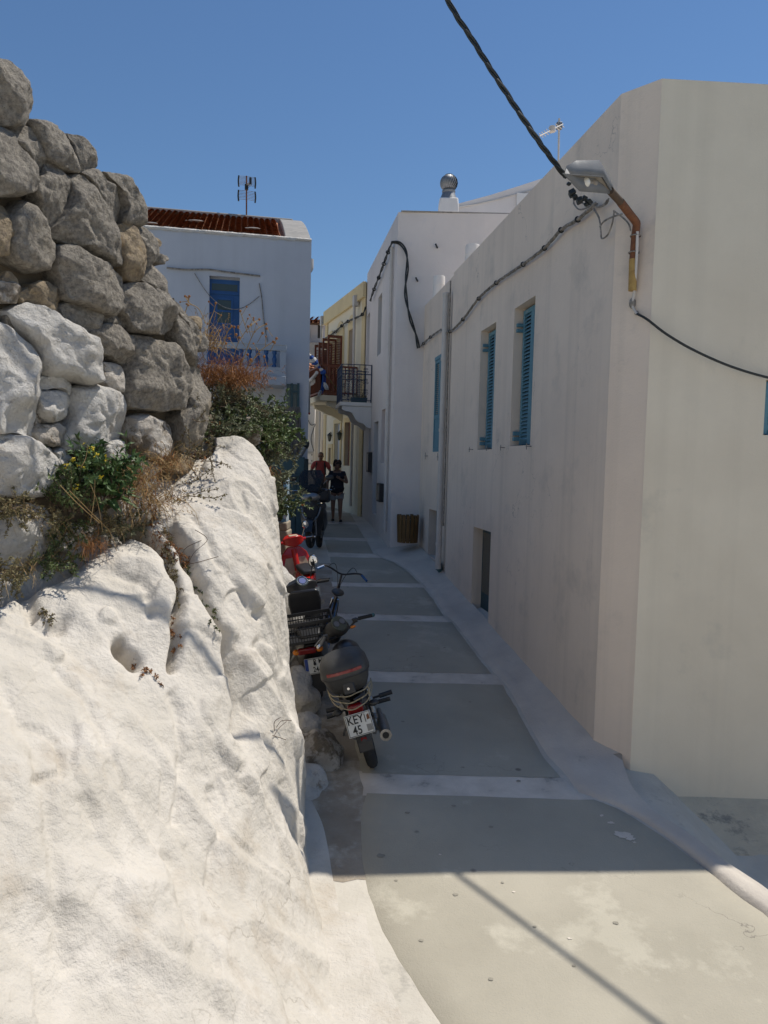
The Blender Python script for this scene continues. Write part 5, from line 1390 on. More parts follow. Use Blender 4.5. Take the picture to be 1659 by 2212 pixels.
ho = m_.build('housing', 'lampgrey', lp, bevel=0); sd = ho.modifiers.new('s', 'SOLIDIFY'); sd.thickness = .006
m_ = MB(); lipo = [cen + (r_ - cen) * 1.03 + nb * .004 for r_ in rim]; lipi = [cen + (r_ - cen) * .90 + nb * .004 for r_ in rim]
for i in range(4):
    j = (i + 1) % 4; m_.hexa([lipo[i], lipo[j], lipi[j], lipi[i], lipo[i] - nb * .014, lipo[j] - nb * .014, lipi[j] - nb * .014, lipi[i] - nb * .014])
m_.build('rim', 'lampgrey', lp)
ax = (rim[3] + rim[2] - rim[0] - rim[1]).normalized()
m_ = MB(); w1 = [rim[1].lerp(rim[2], .40), rim[0].lerp(rim[3], .40)]
refl = [cen + (r_ - cen) * .86 - nb * .006 for r_ in rim]; rin = [cen + (r_ - cen) * .38 - nb * .10 for r_ in rim]
m_.loft([refl, rin], False); m_.f.append((4, 5, 6, 7)); m_.build('reflector', 'lampin', lp)
bc = cen - nb * .045
m_ = MB(); m_.ell(bc - ax * .02, (.042, .042, .042), 16, 12); m_.build('bulb', 'bulb', lp)
m_ = MB(); m_.lathe(bc + ax * .01, [(.026, 0), (.024, .05), (.03, .055), (.03, .09)], 14, axis=ax); m_.build('socket', 'lampin', lp)
# heavy twisted cable overhead
p0 = at(1222, 382, yl - .1)
path = smoothcurve([p0, at(1160, 300, 5.85), at(1080, 180, 5.8), at(1020, 85, 5.78), at(965, -5, 5.76), at(898, -170, 5.74), at(832, -420, 5.7), at(775, -720, 5.6)], 26)
tc_ = thing('overhead_cable', 'thick black twisted service cable rising from the lamp across the sky', 'cable', p0)
up_ = V((0, 0, 1))
for k in range(3):
    pts = []; acc = 0
    for i, p in enumerate(path):
        d = (path[min(i + 1, len(path) - 1)] - path[max(i - 1, 0)]).normalized(); a, b = frame(d)
        if i: acc += (p - path[i - 1]).length
        t = acc * 15 + k * math.tau / 3
        pts.append(p + (a * math.cos(t) + b * math.sin(t)) * .0105)
    m_ = MB(); m_.tube(pts, .0115, 7); m_.build('strand', 'cable', tc_)
jb = thing('cable_clamp', 'tangle of black connectors and cable ends under the lamp head', 'connector', at(1245, 430, yl + .2))
for (u, v, s_) in ((1236, 417, .055), (1242, 425, .04), (1252, 433, .05), (1262, 428, .04), (1229, 397, .03), (1272, 436, .045), (1266, 442, .03)):
    m_ = MB(); m_.box(at(u, v, yl + .25), (s_, s_ * 1.5, s_ * .8), Matrix.Rotation(random.uniform(-1, 1), 3, V((.3, 1, .4)).normalized())); m_.build('connector', 'cable', jb, bevel=.006)
for pts in (((1240, 425), (1240, 440), (1250, 452), (1265, 450), (1285, 438)), ((1262, 432), (1290, 447), (1310, 440), (1315, 428)), ((1275, 440), (1290, 462), (1296, 480), (1298, 500), (1300, 515), (1312, 508), (1322, 485), (1327, 455)),
            ((1296, 490), (1305, 478), (1325, 468), (1345, 462)), ((1325, 455), (1345, 470), (1358, 484), (1362, 498)), ((1275, 438), (1282, 450), (1294, 470)), ((1255, 437), (1275, 445), (1300, 444), (1312, 432))):
    m_ = MB(); P_ = []
    for i, (u, v) in enumerate(pts):
        q = hit(u, v, LA if u < 1335 else L2, .06); P_.append(q)
    m_.tube(smoothcurve(P_, 6), .008, 6); m_.build('loose_wire', 'palecable', jb)
# bundled service cables along the house wall
def bundle(name, pts, ln, lab, m='palecable', off=.06, n=3, r=.010, tw=9, cl=True):
    t = thing(name, lab, 'cable', hit(pts[0][0], pts[0][1], ln, off))
    P_ = smoothcurve([hit(u, v, ln, off) for u, v in pts], 16)
    for k in range(n):
        acc = 0; o = []
        for i, p in enumerate(P_):
            d = (P_[min(i + 1, len(P_) - 1)] - P_[max(i - 1, 0)]).normalized(); a, b = frame(d)
            if i: acc += (p - P_[i - 1]).length
            tt = acc * tw + k * math.tau / n; o.append(p + (a * math.cos(tt) + b * math.sin(tt)) * r * 1.05)
        m_ = MB(); m_.tube(o, r, 6); m_.build('strand', m, t)
    if cl:
        for (u, v) in pts[1:-1]:
            p = hit(u, v, ln, off); m_ = MB(); m_.torus(p, r * 2.6, r * .8, (P_[-1] - P_[0]).normalized(), 10, 5); m_.tube([p, hit(u, v, ln, 0) + V((0, 0, .02))], r * .7, 5); m_.build('clamp', 'cable', t)
    return t
bundle('wall_cable', ((1288, 440), (1248, 474), (1212, 497), (1176, 536), (1130, 571), (1072, 611), (1034, 645), (1000, 690), (972, 716), (952, 712)), LA, 'lime splashed cable bundle clipped along the near white house wall')
bundle('wall_cable', ((951, 713), (930, 728), (915, 742), (906, 752)), LB, 'short continuation of the clipped cable on the blue shuttered house wall', n=2)
LC2 = LC
bundle('wall_cable', ((846, 523), (864, 526), (877, 545), (880, 575), (876, 618), (878, 650), (887, 690), (898, 722), (904, 752)), LC, 'heavy black cable drooping down the front of the tall white house', m='cable', off=.10, n=2, r=.019, tw=6, cl=False)
bundle('wall_cable', ((848, 522), (838, 545), (829, 570), (818, 600), (808, 625), (800, 650)), LD, 'black cable clipped along the lane side of the tall white house', m='cable', off=.08, n=2, r=.015, tw=6)
pc = hit(800, 650, LD, .1)
bundle('wall_cable', ((790, 663), (783, 679), (766, 688), (752, 694), (738, 704), (724, 717), (703, 731)), LE_, 'black cable clipped along the yellow house above its balcony', m='cable', off=.12, n=2, r=.015, tw=6)
# cable across the cream end wall
ct = thing('wall_cable', 'dark cable sweeping down across the cream end wall to the right', 'cable', hit(1368, 655, L2))
m_ = MB(); m_.tube(smoothcurve([hit(1377, 500, L2, .09), hit(1375, 560, L2, .07), hit(1370, 630, L2, .04), hit(1366, 660, L2, .03), hit(1376, 678, L2, .03)], 5), .012, 7); m_.build('pale_length', 'pipe', ct)
m_ = MB(); m_.tube(smoothcurve([hit(1376, 678, L2, .03), hit(1398, 690, LF, .04), hit(1440, 722, LF, .07), hit(1500, 757, LF, .09), hit(1580, 792, LF, .08), hit(1665, 817, LF, .06), hit(1760, 835, LF, .04)], 6), .011, 7); m_.build('dark_length', 'cable', ct)
m_ = MB(); m_.ell(hit(1366, 655, L2, .02), (.03, .03, .05), 8, 6); m_.ell(hit(1375, 676, L2, .02), (.02, .02, .02), 8, 6); m_.build('anchor_knot', 'palecable', ct, stuff=True)
# overhead cable out of view whose shadow crosses the sunlit paving
sdir = V((KX, KY, 1)); a = G(960, 1872); b = G(1450, 2235)
oc = []
for t, h in ((-.04, 6.5), (.15, 6.55), (.5, 6.6), (1, 6.7), (1.6, 6.9), (2.6, 7.4)): oc.append(a + (b - a) * t + sdir * h)
m_ = MB(); m_.tube(smoothcurve(oc, 6), .020, 8); tag(m_.build('overhead_cable', 'cable'), 'overhead cable whose shadow crosses the sunlit paving', 'cable')
# litter bin
bp = at(881, 1140, 15.35); bn = thing('litter_bin', 'round litter bin of varnished vertical slats hung at the wall corner', 'bin', bp)
bx_, by_ = bp.x, 15.45; zt_ = at(881, 1113, 15.4).z; zb2 = at(881, 1172, 15.4).z; rb = 23 / F * 15.4
m_ = MB(); m_.lathe((bx_, by_, zb2 + .03), [(rb * .82, 0), (rb * .84, .02), (rb * .92, zt_ - zb2 - .06)], 24, cap=False); m_.f.append(tuple(range(24))); m_.build('liner', 'teal', bn)
for i in range(16):
    a = i / 16 * math.tau; d = V((math.cos(a), math.sin(a), 0)); t = V((-d.y, d.x, 0)); c = V((bx_, by_, 0)); w_ = rb * .33 / 2
    r0_, r1_ = rb * .90, rb; k = .012; z0_, z1_ = zb2, zt_ + random.uniform(-.012, .012)
    m_ = MB(); m_.hexa([c + d * r0_ - t * w_ + V((0, 0, z0_)), c + d * r0_ + t * w_ + V((0, 0, z0_)), c + d * (r0_ + k) + t * w_ + V((0, 0, z0_)), c + d * (r0_ + k) - t * w_ + V((0, 0, z0_)),
                c + d * r1_ - t * w_ + V((0, 0, z1_)), c + d * r1_ + t * w_ + V((0, 0, z1_)), c + d * (r1_ + k) + t * w_ + V((0, 0, z1_)), c + d * (r1_ + k) - t * w_ + V((0, 0, z1_))])
    m_.build('slat', 'binwood', bn, bevel=.003)
m_ = MB(); m_.torus((bx_, by_, zt_ - .08), rb * .97, .008, (0, 0, 1)); m_.build('hoop', 'steel', bn)
m_ = MB(); m_.torus((bx_, by_, zb2 + .08), rb * .92, .008, (0, 0, 1)); m_.build('hoop', 'steel', bn)
m_ = MB(); m_.bar((bx_ + .05, by_, zb2 + .3), (bx_ + .05, 15.9, zb2 + .3), .03); m_.build('bracket', 'steel', bn)
# ================================================================== TWO WHEELERS (local frame: y forward, x right, z up)
def veh(name, label, cat, x, y, head, lean):
    return thing(name, label, cat, (x, y, gz(y) + .012), (R(5.5 if y < 19 else 1), R(lean), R(head)), local=True)
def wheel(root, y, r, w, rimr=None, name='wheel', spokes=0, off=0, steer=None):
    c = V((off, y, r)); ax = V((1, 0, 0))
    if steer: ax = Matrix.Rotation(R(steer), 3, 'Z') @ ax
    m_ = MB(); m_.torus(c, r - w / 2, w / 2, ax, 36, 10); t = m_.build('tyre', 'rubber', root, ang=60)
    m_ = MB(); m_.torus(c, r - w, .012, ax, 30, 6); rm_ = m_.build('rim', 'steel', root)
    m_ = MB(); m_.lathe(c - ax * .05, [(.04, 0), (.045, .03), (.045, .07), (.04, .1)], 12, axis=ax); m_.build('hub', 'steel', rm_)
    a, b = frame(ax)
    if spokes:
        m_ = MB()
        for i in range(spokes):
            t_ = i / spokes * math.tau; d = a * math.cos(t_) + b * math.sin(t_); d2 = a * math.cos(t_ + .25) + b * math.sin(t_ + .25)
            m_.tube([c + d2 * .04, c + d * (r - w)], .0022 if spokes > 8 else .012, 4)
        o = m_.build('spokes', 'steel', rm_, stuff=True)
def fender(root, y, r, a0, a1, w, m, name='fender', x=0):
    m_ = MB(); rings = []
    for i in range(13):
        t = R(a0 + (a1 - a0) * i / 12); c = V((x, y + r * math.cos(t), r + .0)) ; c = V((x, y + (r + .03) * math.cos(t), r + (r + .03) * math.sin(t)))
        d = V((0, math.cos(t), math.sin(t)))
        rings.append([c + V((w * k, 0, 0)) + d * (.02 * (1 - abs(k) * 1.6)) for k in (-.5, -.4, -.2, 0, .2, .4, .5)] + [c + V((w * k, 0, 0)) + d * (.012 * (1 - abs(k) * 1.6)) for k in (.48, .2, 0, -.2, -.48)])
    m_.loft(rings, True); return m_.build(name, m, root)
def plate(root, c, w, h, tiltx, lines, name='number_plate', band=False, sizes=None):
    """plate facing backwards (-y)"""
    Mx = Matrix.Translation(c) @ Matrix.Rotation(R(tiltx), 4, 'X')
    def T(vs): return [Mx @ V(v) for v in vs]
    m_ = MB(); m_.add(T([(-w / 2, -.004, -h / 2), (w / 2, -.004, -h / 2), (w / 2, .004, -h / 2), (-w / 2, .004, -h / 2), (-w / 2, -.004, h / 2), (w / 2, -.004, h / 2), (w / 2, .004, h / 2), (-w / 2, .004, h / 2)]),
                      [(3, 2, 1, 0), (4, 5, 6, 7), (0, 1, 5, 4), (1, 2, 6, 5), (2, 3, 7, 6), (3, 0, 4, 7)])
    p = m_.build(name, 'plate', root, bevel=.006)
    b = .006; t = .004
    m_ = MB()
    for (x0, x1, z0, z1) in ((-w / 2 + b, w / 2 - b, h / 2 - b - t, h / 2 - b), (-w / 2 + b, w / 2 - b, -h / 2 + b, -h / 2 + b + t), (-w / 2 + b, -w / 2 + b + t, -h / 2 + b + t, h / 2 - b - t), (w / 2 - b - t, w / 2 - b, -h / 2 + b + t, h / 2 - b - t)):
        m_.add(T([(x0, -.006, z0), (x1, -.006, z0), (x1, -.0035, z0), (x0, -.0035, z0), (x0, -.006, z1), (x1, -.006, z1), (x1, -.0035, z1), (x0, -.0035, z1)]), [(3, 2, 1, 0), (4, 5, 6, 7), (0, 1, 5, 4), (1, 2, 6, 5), (2, 3, 7, 6), (3, 0, 4, 7)])
    m_.build('border', 'ink', p, stuff=True)
    if band:
        m_ = MB(); x0 = -w / 2 + .002; m_.add(T([(x0, -.007, -h / 2 + .003), (x0 + .035, -.007, -h / 2 + .003), (x0 + .035, -.0035, -h / 2 + .003), (x0, -.0035, -h / 2 + .003), (x0, -.007, h / 2 - .003), (x0 + .035, -.007, h / 2 - .003), (x0 + .035, -.0035, h / 2 - .003), (x0, -.0035, h / 2 - .003)]), [(3, 2, 1, 0), (4, 5, 6, 7), (0, 1, 5, 4), (1, 2, 6, 5), (2, 3, 7, 6), (3, 0, 4, 7)])
        m_.build('blue_band', 'plateb', p)
        text('country_letters', 'GR', .026, Mx @ Matrix.Translation(V((x0 + .018, -.009, -h / 2 + .03))) @ Matrix.Rotation(R(90), 4, 'X'), 'plate', p)
    for txt, x, z, s_ in lines:
        text('lettering', txt, s_, Mx @ Matrix.Translation(V((x, -.0062, z))) @ Matrix.Rotation(R(90), 4, 'X') @ Matrix.Diagonal(V((.82, 1, 1, 1))), 'ink', p)
    return p, T
# ---------------- motorcycle with top box
rc = G(806, 1688)
mc = veh('motorcycle', 'black motorcycle with a dusty top box leaning on its stand, nearest the camera', 'motorcycle', rc.x, rc.y + .28, 4, -17)
wheel(mc, .0, .29, .095, spokes=24)
wheel(mc, 1.22, .29, .085, spokes=24, steer=14)
fender(mc, 0, .30, 20, 165, .13, 'blackp', 'rear_fender')
fender(mc, 1.22, .30, 30, 130, .11, 'blackg', 'front_fender')
m_ = MB(); m_.tube([(0, -.20, .62), (0, -.235, .50), (0, -.29, .42)], [.045, .03, .02], 8); m_.build('mudflap_stem', 'blackp', mc)
m_ = MB(); m_.box((0, -.31, .40), (.13, .012, .20), Matrix.Rotation(R(-12), 3, 'X')); m_.build('mud_flap', 'blackp', mc, bevel=.01)
m_ = MB(); m_.box((0, -.32, .415), (.05, .014, .03)); m_.build('reflector', 'redlens', mc)
for s in (-1, 1):
    m_ = MB(); m_.tube([(s * .09, 0, .29), (s * .085, .25, .31), (s * .07, .50, .33)], .022, 8); m_.build('swingarm', 'steel', mc)
    m_ = MB(); m_.tube([(s * .125, .0, .30), (s * .125, .10, .66)], .014, 8); m_.lathe((s * .125, .03, .40), [(.028, 0), (.032, .01), (.028, .02), (.032, .03), (.028, .04), (.032, .05), (.028, .06), (.032, .08), (.028, .1), (.032, .12), (.028, .15), (.032, .18), (.028, .2)], 10, axis=(0, .1, .36)); m_.build('shock_absorber', 'steel', mc)
    m_ = MB(); m_.tube([(s * .07, .62, .34), (s * .26, .60, .35)], .012, 6); m_.tube([(s * .20, .60, .35), (s * .33, .60, .355)], .024, 8); m_.build('footrest', 'blackp', mc)
    m_ = MB(); m_.tube([(s * .08, .22, .47), (s * .20, .20, .47)], .010, 6); m_.tube([(s * .18, .20, .47), (s * .30, .185, .475)], .021, 8); m_.build('passenger_footrest', 'blackp', mc)
    m_ = MB(); m_.tube([(s * .06, -.18, .66), (s * .12, -.20, .655)], .009, 6); m_.ell((s * .16, -.21, .655), (.045, .035, .028), 10, 7); m_.build('indicator', 'blackp', mc)
    m_ = MB(); m_.tube([(s * .085, 1.22, .29), (s * .075, 1.05, .80)], .020, 8); m_.build('fork_leg', 'chrome', mc)
m_ = MB(); m_.tube([(.16, .50, .26), (.17, .3, .28), (.175, .22, .30)], .024, 10); m_.tube([(.175, .24, .295), (.18, -.02, .33), (.185, -.26, .365)], [.042, .05, .048], 16); mf = m_.build('silencer', 'steel', mc)
m_ = MB(); m_.lathe((.185, -.262, .366), [(.05, 0), (.052, .012), (.030, .013), (.026, .006)], 16, axis=(.01, -1, .13)); m_.build('silencer_ring', 'steel', mf)
m_ = MB(); m_.lathe((.185, -.272, .368), [(.028, 0), (.028, .006)], 12, axis=(.01, -1, .13)); m_.build('outlet', 'ink', mf)
m_ = MB(); m_.loft([[V((sx * w, y, z)) for sx, z in ((-1, z0), (1, z0), (1, z1), (-1, z1))] for y, w, z0, z1 in ((-.22, .06, .60, .70), (0, .10, .58, .74), (.3, .13, .55, .74), (.55, .10, .50, .70))]); m_.build('tail_body', 'blackg', mc, bevel=.02)
m_ = MB(); m_.loft([[V((sx * w, y, z)) for sx, z in ((-1, z0), (-.8, z1), (.8, z1), (1, z0))] for y, w, z0, z1 in ((-.05, .11, .74, .80), (.2, .14, .73, .81), (.45, .13, .71, .78), (.62, .10, .70, .76))]); m_.build('seat', 'blackp', mc, bevel=.015)
m_ = MB(); m_.ell((0, .80, .78), (.15, .24, .13), 16, 12); m_.build('fuel_tank', 'blackg', mc)
m_ = MB(); m_.box((0, .70, .42), (.24, .32, .30)); m_.build('engine', 'steel', mc, bevel=.03)
m_ = MB(); m_.tube([(0, 1.0, .86), (0, .78, .5), (0, .5, .32)], .025, 8); m_.tube([(0, 1.0, .8), (0, .4, .66), (0, -.1, .66)], .02, 8); m_.build('frame', 'blackg', mc)
m_ = MB(); m_.box((0, -.245, .665), (.135, .05, .085), Matrix.Rotation(R(12), 3, 'X')); m_.build('tail_light', 'redlens', mc, bevel=.015)
pk_, T_ = plate(mc, V((0, -.325, .555)), .225, .19, -14, [('KEY', -.026, .042, .100), ('45', -.028, -.046, .100), ('|', .058, .046, .075)])
m_ = MB(); m_.add(T_([(.055, -.0055, -.075), (.10, -.0055, -.07), (.10, -.0055, -.02), (.055, -.0055, -.015), (.075, -.0075, -.04)]), [(0, 1, 4), (1, 2, 4), (2, 3, 4), (3, 0, 4)]); m_.build('worn_sticker', 'oldlime', pk_)
m_ = MB(); m_.add(T_([(.072, -.0058, .02), (.098, -.0058, .025), (.095, -.0058, .07), (.075, -.0058, .06), (.085, -.0075, .045)]), [(0, 1, 4), (1, 2, 4), (2, 3, 4), (3, 0, 4)]); m_.build('rust_mark', 'rust', pk_)
# rack
for s in (-1, 1):
    m_ = MB(); m_.tube([(s * .10, .10, .70), (s * .11, -.12, .80), (s * .10, -.34, .81), (s * .02, -.40, .81)], .009, 6); m_.build('rack_bar', 'blackp', mc)
# top box: lower tub and lid, tapered shell
def shell(rings_def, n=28, sq=3.2):
    rings = []
    for z, a, b, cy in rings_def:
        rings.append([V((a * math.copysign(abs(math.cos(t)) ** (2 / sq), math.cos(t)), cy + b * math.copysign(abs(math.sin(t)) ** (2 / sq), math.sin(t)), z)) for t in [i / n * math.tau for i in range(n)]])
    return rings
m_ = MB(); m_.loft(shell([(.82, .135, .12, -.13), (.835, .155, .145, -.13), (.90, .185, .17, -.14), (.975, .205, .185, -.14), (.985, .207, .187, -.14)])); tb_ = m_.build('top_box', 'boxp', mc, ang=50)
m_ = MB(); m_.loft(shell([(.988, .21, .19, -.14), (1.0, .213, .193, -.14), (1.06, .205, .185, -.135), (1.11, .175, .155, -.125), (1.135, .12, .105, -.115), (1.142, .04, .04, -.11)])); m_.build('lid', 'boxp', tb_, ang=50)
m_ = MB(); m_.loft(shell([(.978, .213, .193, -.14), (.987, .216, .196, -.14), (.996, .213, .193, -.14)])); m_.build('lid_seam', 'blackp', tb_)
m_ = MB()
for i in range(14):
    pass
vs = []
for i in range(15):
    t = R(-90 - 36 + 72 * i / 14); q = shell([(1.035, .2135, .1935, -.14)], 1)[0]
    x = .2095 * math.copysign(abs(math.cos(t)) ** (2 / 3.2), math.cos(t)); y = -.14 + .1895 * math.copysign(abs(math.sin(t)) ** (2 / 3.2), math.sin(t))
    vs += [V((x, y - .006, 1.022)), V((x, y - .002, 1.046)), V((x, y + .01, 1.046)), V((x, y + .01, 1.022))]
m_.add(vs, [(4 * i + a, 4 * i + (a + 1) % 4, 4 * i + 4 + (a + 1) % 4, 4 * i + 4 + a) for i in range(14) for a in range(4)] + [(3, 2, 1, 0), (56, 57, 58, 59)])
m_.build('red_reflector', 'redlens', tb_)
m_ = MB(); m_.box((0, -.318, .885), (.10, .02, .10), Matrix.Rotation(R(-14), 3, 'X')); m_.build('lock_plate', 'blackp', tb_, bevel=.012)
m_ = MB(); m_.lathe((-.005, -.330, .888), [(.011, 0), (.011, .006)], 14, axis=(0, -1, .1)); m_.build('keyhole_ring', 'chrome', tb_)
m_ = MB(); m_.box((.0, -.322, .857), (.034, .01, .014)); m_.build('badge', 'redlens', tb_)
for k, (dz, sag) in enumerate(((.0, .02), (-.025, .07), (-.05, .12))):
    m_ = MB(); pts = []
    for i in range(25):
        t = i / 24; a = R(180 + 180 * t); pts.append((.19 * math.cos(a), -.13 + .20 * math.sin(a), .845 + dz * .5 - sag * math.sin(math.pi * t) + .004 * math.sin(i)))
    m_.tube(pts, .0055, 6); m_.build('rope', 'rope', mc)
m_ = MB(); m_.tube([(.15, -.24, .84), (.155, -.27, .80), (.15, -.275, .775)], .006, 5); m_.ell((.15, -.278, .775), (.012, .012, .012), 8, 5); m_.build('rope_knot', 'rope', mc)
# front end
hb0 = Matrix.Translation(V((-.02, 1.0, .88))) @ Matrix.Rotation(R(40), 4, 'Z')
H3 = lambda *p: hb0 @ V(p)
m_ = MB(); m_.tube(smoothcurve([H3(-.36, -.12, .10), H3(-.24, -.06, .12), H3(-.10, 0, .05), H3(.10, 0, .05), H3(.24, -.06, .12), H3(.36, -.12, .10)], 5), .012, 8); m_.build('handlebar', 'blackp', mc)
for s in (-1, 1):
    m_ = MB(); m_.tube([H3(s * .24, -.06, .12), H3(s * .37, -.125, .10)], .019, 10); g_ = m_.build('grip', 'rubber', mc)
    m_ = MB(); m_.lathe(H3(s * .37, -.125, .10), [(.020, 0), (.020, .02), (.012, .03)], 10, axis=H3(s, -.4, 0) - H3(0, 0, 0)); m_.build('bar_end', 'tealbox' if s > 0 else 'chrome', g_)
    m_ = MB(); m_.tube([H3(s * .20, .0, .12), H3(s * .30, -.02, .10), H3(s * .37, -.05, .09)], .007, 6); m_.build('lever', 'blackp', mc)
    m_ = MB(); m_.box(H3(s * .205, -.04, .115), (.05, .05, .045)); m_.build('switch_box', 'blackp', mc, bevel=.008)
m_ = MB(); m_.ell(H3(0, .02, .11), (.13, .075, .09), 18, 12); m_.build('instrument_housing', 'blackp', mc)
m_ = MB()
fdir = (H3(0, -1, .75) - H3(0, 0, 0)).normalized()
m_.lathe(H3(0, -.035, .165), [(.085, 0), (.085, .010), (.080, .016)], 22, axis=fdir); m_.build('dial', 'glass', mc)
for s in (-1, 1):
    m_ = MB(); m_.lathe(H3(s * .038, -.046, .178), [(.030, 0), (.030, .006)], 16, axis=fdir); m_.build('gauge_face', 'greyink', mc)
m_ = MB(); m_.ell(H3(0, .12, .03), (.09, .06, .09), 14, 10); m_.build('headlight', 'blackg', mc)
m_ = MB(); m_.ell(H3(.16, -.03, .06), (.035, .02, .016), 8, 6); m_.build('amber_indicator', 'amber', mc)
m_ = MB(); m_.tube([(-.10, .62, .28), (-.26, .60, .03)], .011, 6); m_.build('side_stand', 'steel', mc)

# ---------------- scooter body used for the parked scooters
def scooter(t, col, trim, rear=True, crate=False, screen=False, steer=0, light='glass'):
    wheel(t, 0, .22, .10); wheel(t, 1.22, .22, .10, steer=steer)
    fender(t, 0, .23, 30, 170, .13, 'blackp', 'rear_fender'); fender(t, 1.22, .24, 10, 150, .14, col, 'front_fender')
    prof = ((-.28, .09, .60, .72), (-.12, .15, .45, .76), (.1, .18, .34, .76), (.32, .18, .30, .70), (.46, .15, .26, .52))
    m_ = MB(); rings = []
    for y, w, z0, z1 in prof:
        rings.append([V((w * .8, y, z0)), V((w, y, z0 + (z1 - z0) * .3)), V((w * .96, y, z0 + (z1 - z0) * .75)), V((w * .7, y, z1)), V((-w * .7, y, z1)), V((-w * .96, y, z0 + (z1 - z0) * .75)), V((-w, y, z0 + (z1 - z0) * .3)), V((-w * .8, y, z0))])
    m_.loft(rings); m_.build('rear_body', col, t, bevel=.02)
    m_ = MB(); m_.loft([[V((w, y, z0)), V((w * .9, y, z1)), V((-w * .9, y, z1)), V((-w, y, z0))] for y, w, z0, z1 in ((-.25, .11, .74, .80), (0, .16, .76, .84), (.3, .15, .72, .80), (.45, .09, .70, .75))]); m_.build('seat', 'blackp', t, bevel=.025)
    m_ = MB(); m_.box((0, .66, .27), (.30, .46, .09)); m_.build('footboard', 'blackp', t, bevel=.02)
    m_ = MB(); rings = []
    for z, w, y, th in ((.24, .14, .86, .10), (.45, .20, .93, .10), (.65, .22, .97, .12), (.82, .16, .96, .14), (.93, .09, .94, .12)):
        rings.append([V((w, y - .03, z)), V((w * .6, y + th * .7, z)), V((0, y + th, z)), V((-w * .6, y + th * .7, z)), V((-w, y - .03, z)), V((-w * .6, y - .05, z)), V((0, y - .06, z)), V((w * .6, y - .05, z))])
    m_.loft(rings); m_.build('leg_shield', col, t, bevel=.012)
    for s in (-1, 1):
        m_ = MB(); m_.tube([(s * .10, 1.22, .22), (s * .07, 1.05, .55)], .02, 8); m_.build('fork_leg', 'steel', t)
    hm = Matrix.Translation(V((0, .90, .98))) @ Matrix.Rotation(R(steer), 4, 'Z'); H = lambda *p: hm @ V(p)
    m_ = MB(); m_.loft([[H(x, y0, z0), H(x, y1, z0), H(x, y1 * .8, z1), H(x, y0 * .8, z1)] for x, y0, y1, z0, z1 in ((-.20, -.03, .03, .02, .07), (-.12, -.08, .09, -.02, .11), (0, -.10, .13, -.04, .13), (.12, -.08, .09, -.02, .11), (.20, -.03, .03, .02, .07))]); m_.build('handlebar_cover', col, t, bevel=.02)
    for s in (-1, 1):
        m_ = MB(); m_.tube([H(s * .18, 0, .05), H(s * .34, -.05, .05)], .017, 10); m_.build('grip', 'rubber', t)
        m_ = MB(); m_.tube([H(s * .18, .04, .06), H(s * .28, .05, .06), H(s * .36, .0, .055)], .007, 6); m_.ell(H(s * .365, 0, .055), (.011, .011, .011), 6, 5); m_.build('brake_lever', 'steel' if screen else 'blackp', t)
    m_ = MB(); m_.lathe(H(0, -.06, .115), [(.075, 0), (.075, .012)], 20, axis=H(0, -1, 1.2) - H(0, 0, 0)); d_ = m_.build('dial', 'glass', t)
    m_ = MB(); m_.lathe(H(0, -.066, .124), [(.040, 0), (.042, .006)], 18, axis=H(0, -1, 1.2) - H(0, 0, 0)); m_.build('gauge_face', 'plateb', d_)
    m_ = MB(); m_.torus(H(0, -.066, .127), .058, .006, H(0, -1, 1.2) - H(0, 0, 0), 24, 6); m_.build('gauge_ring', 'chrome', d_)
    return H
# ---------------- black scooter with crate
s2 = veh('scooter', 'black scooter with a black plastic crate on its rack, right behind the top box motorcycle', 'scooter', -.66, 8.02, 9, -9)
H = scooter(s2, 'blackg', 'blackp', steer=18)
m_ = MB(); m_.box((-.06, -.30, .66), (.20, .06, .07)); tl = m_.build('tail_light', 'redlens', s2, bevel=.02)
m_ = MB(); m_.ell((-.17, -.30, .66), (.04, .035, .03), 10, 7); m_.build('amber_lens', 'amber', s2)
m_ = MB(); m_.ell((.07, -.30, .66), (.04, .035, .03), 10, 7); m_.build('amber_lens', 'amber', s2)
plate(s2, V((0, -.345, .50)), .21, .165, -12, [('P', .0, .042, .07), ('M', .06, .042, .07), ('244', .02, -.038, .074)], band=True)
m_ = MB(); m_.tube([(0, -.20, .60), (0, -.36, .52)], .014, 6); m_.build('plate_arm', 'blackp', s2)
m_ = MB(); m_.box((0, -.33, .34), (.16, .012, .26), Matrix.Rotation(R(-10), 3, 'X')); m_.build('mud_flap', 'blackp', s2, bevel=.01)
m_ = MB(); m_.tube([H(.13, .02, .07), H(.17, .02, .24)], .006, 6); m_.build('mirror_stalk', 'blackp', s2)
m_ = MB(); m_.ell(H(.19, -.002, .31), (.058, .014, .085), 16, 10); m_.build('mirror', 'blackp', s2)
m_ = MB(); m_.ell(H(.19, -.012, .31), (.052, .010, .078), 16, 10); m_.build('mirror_glass', 'mirror', s2)
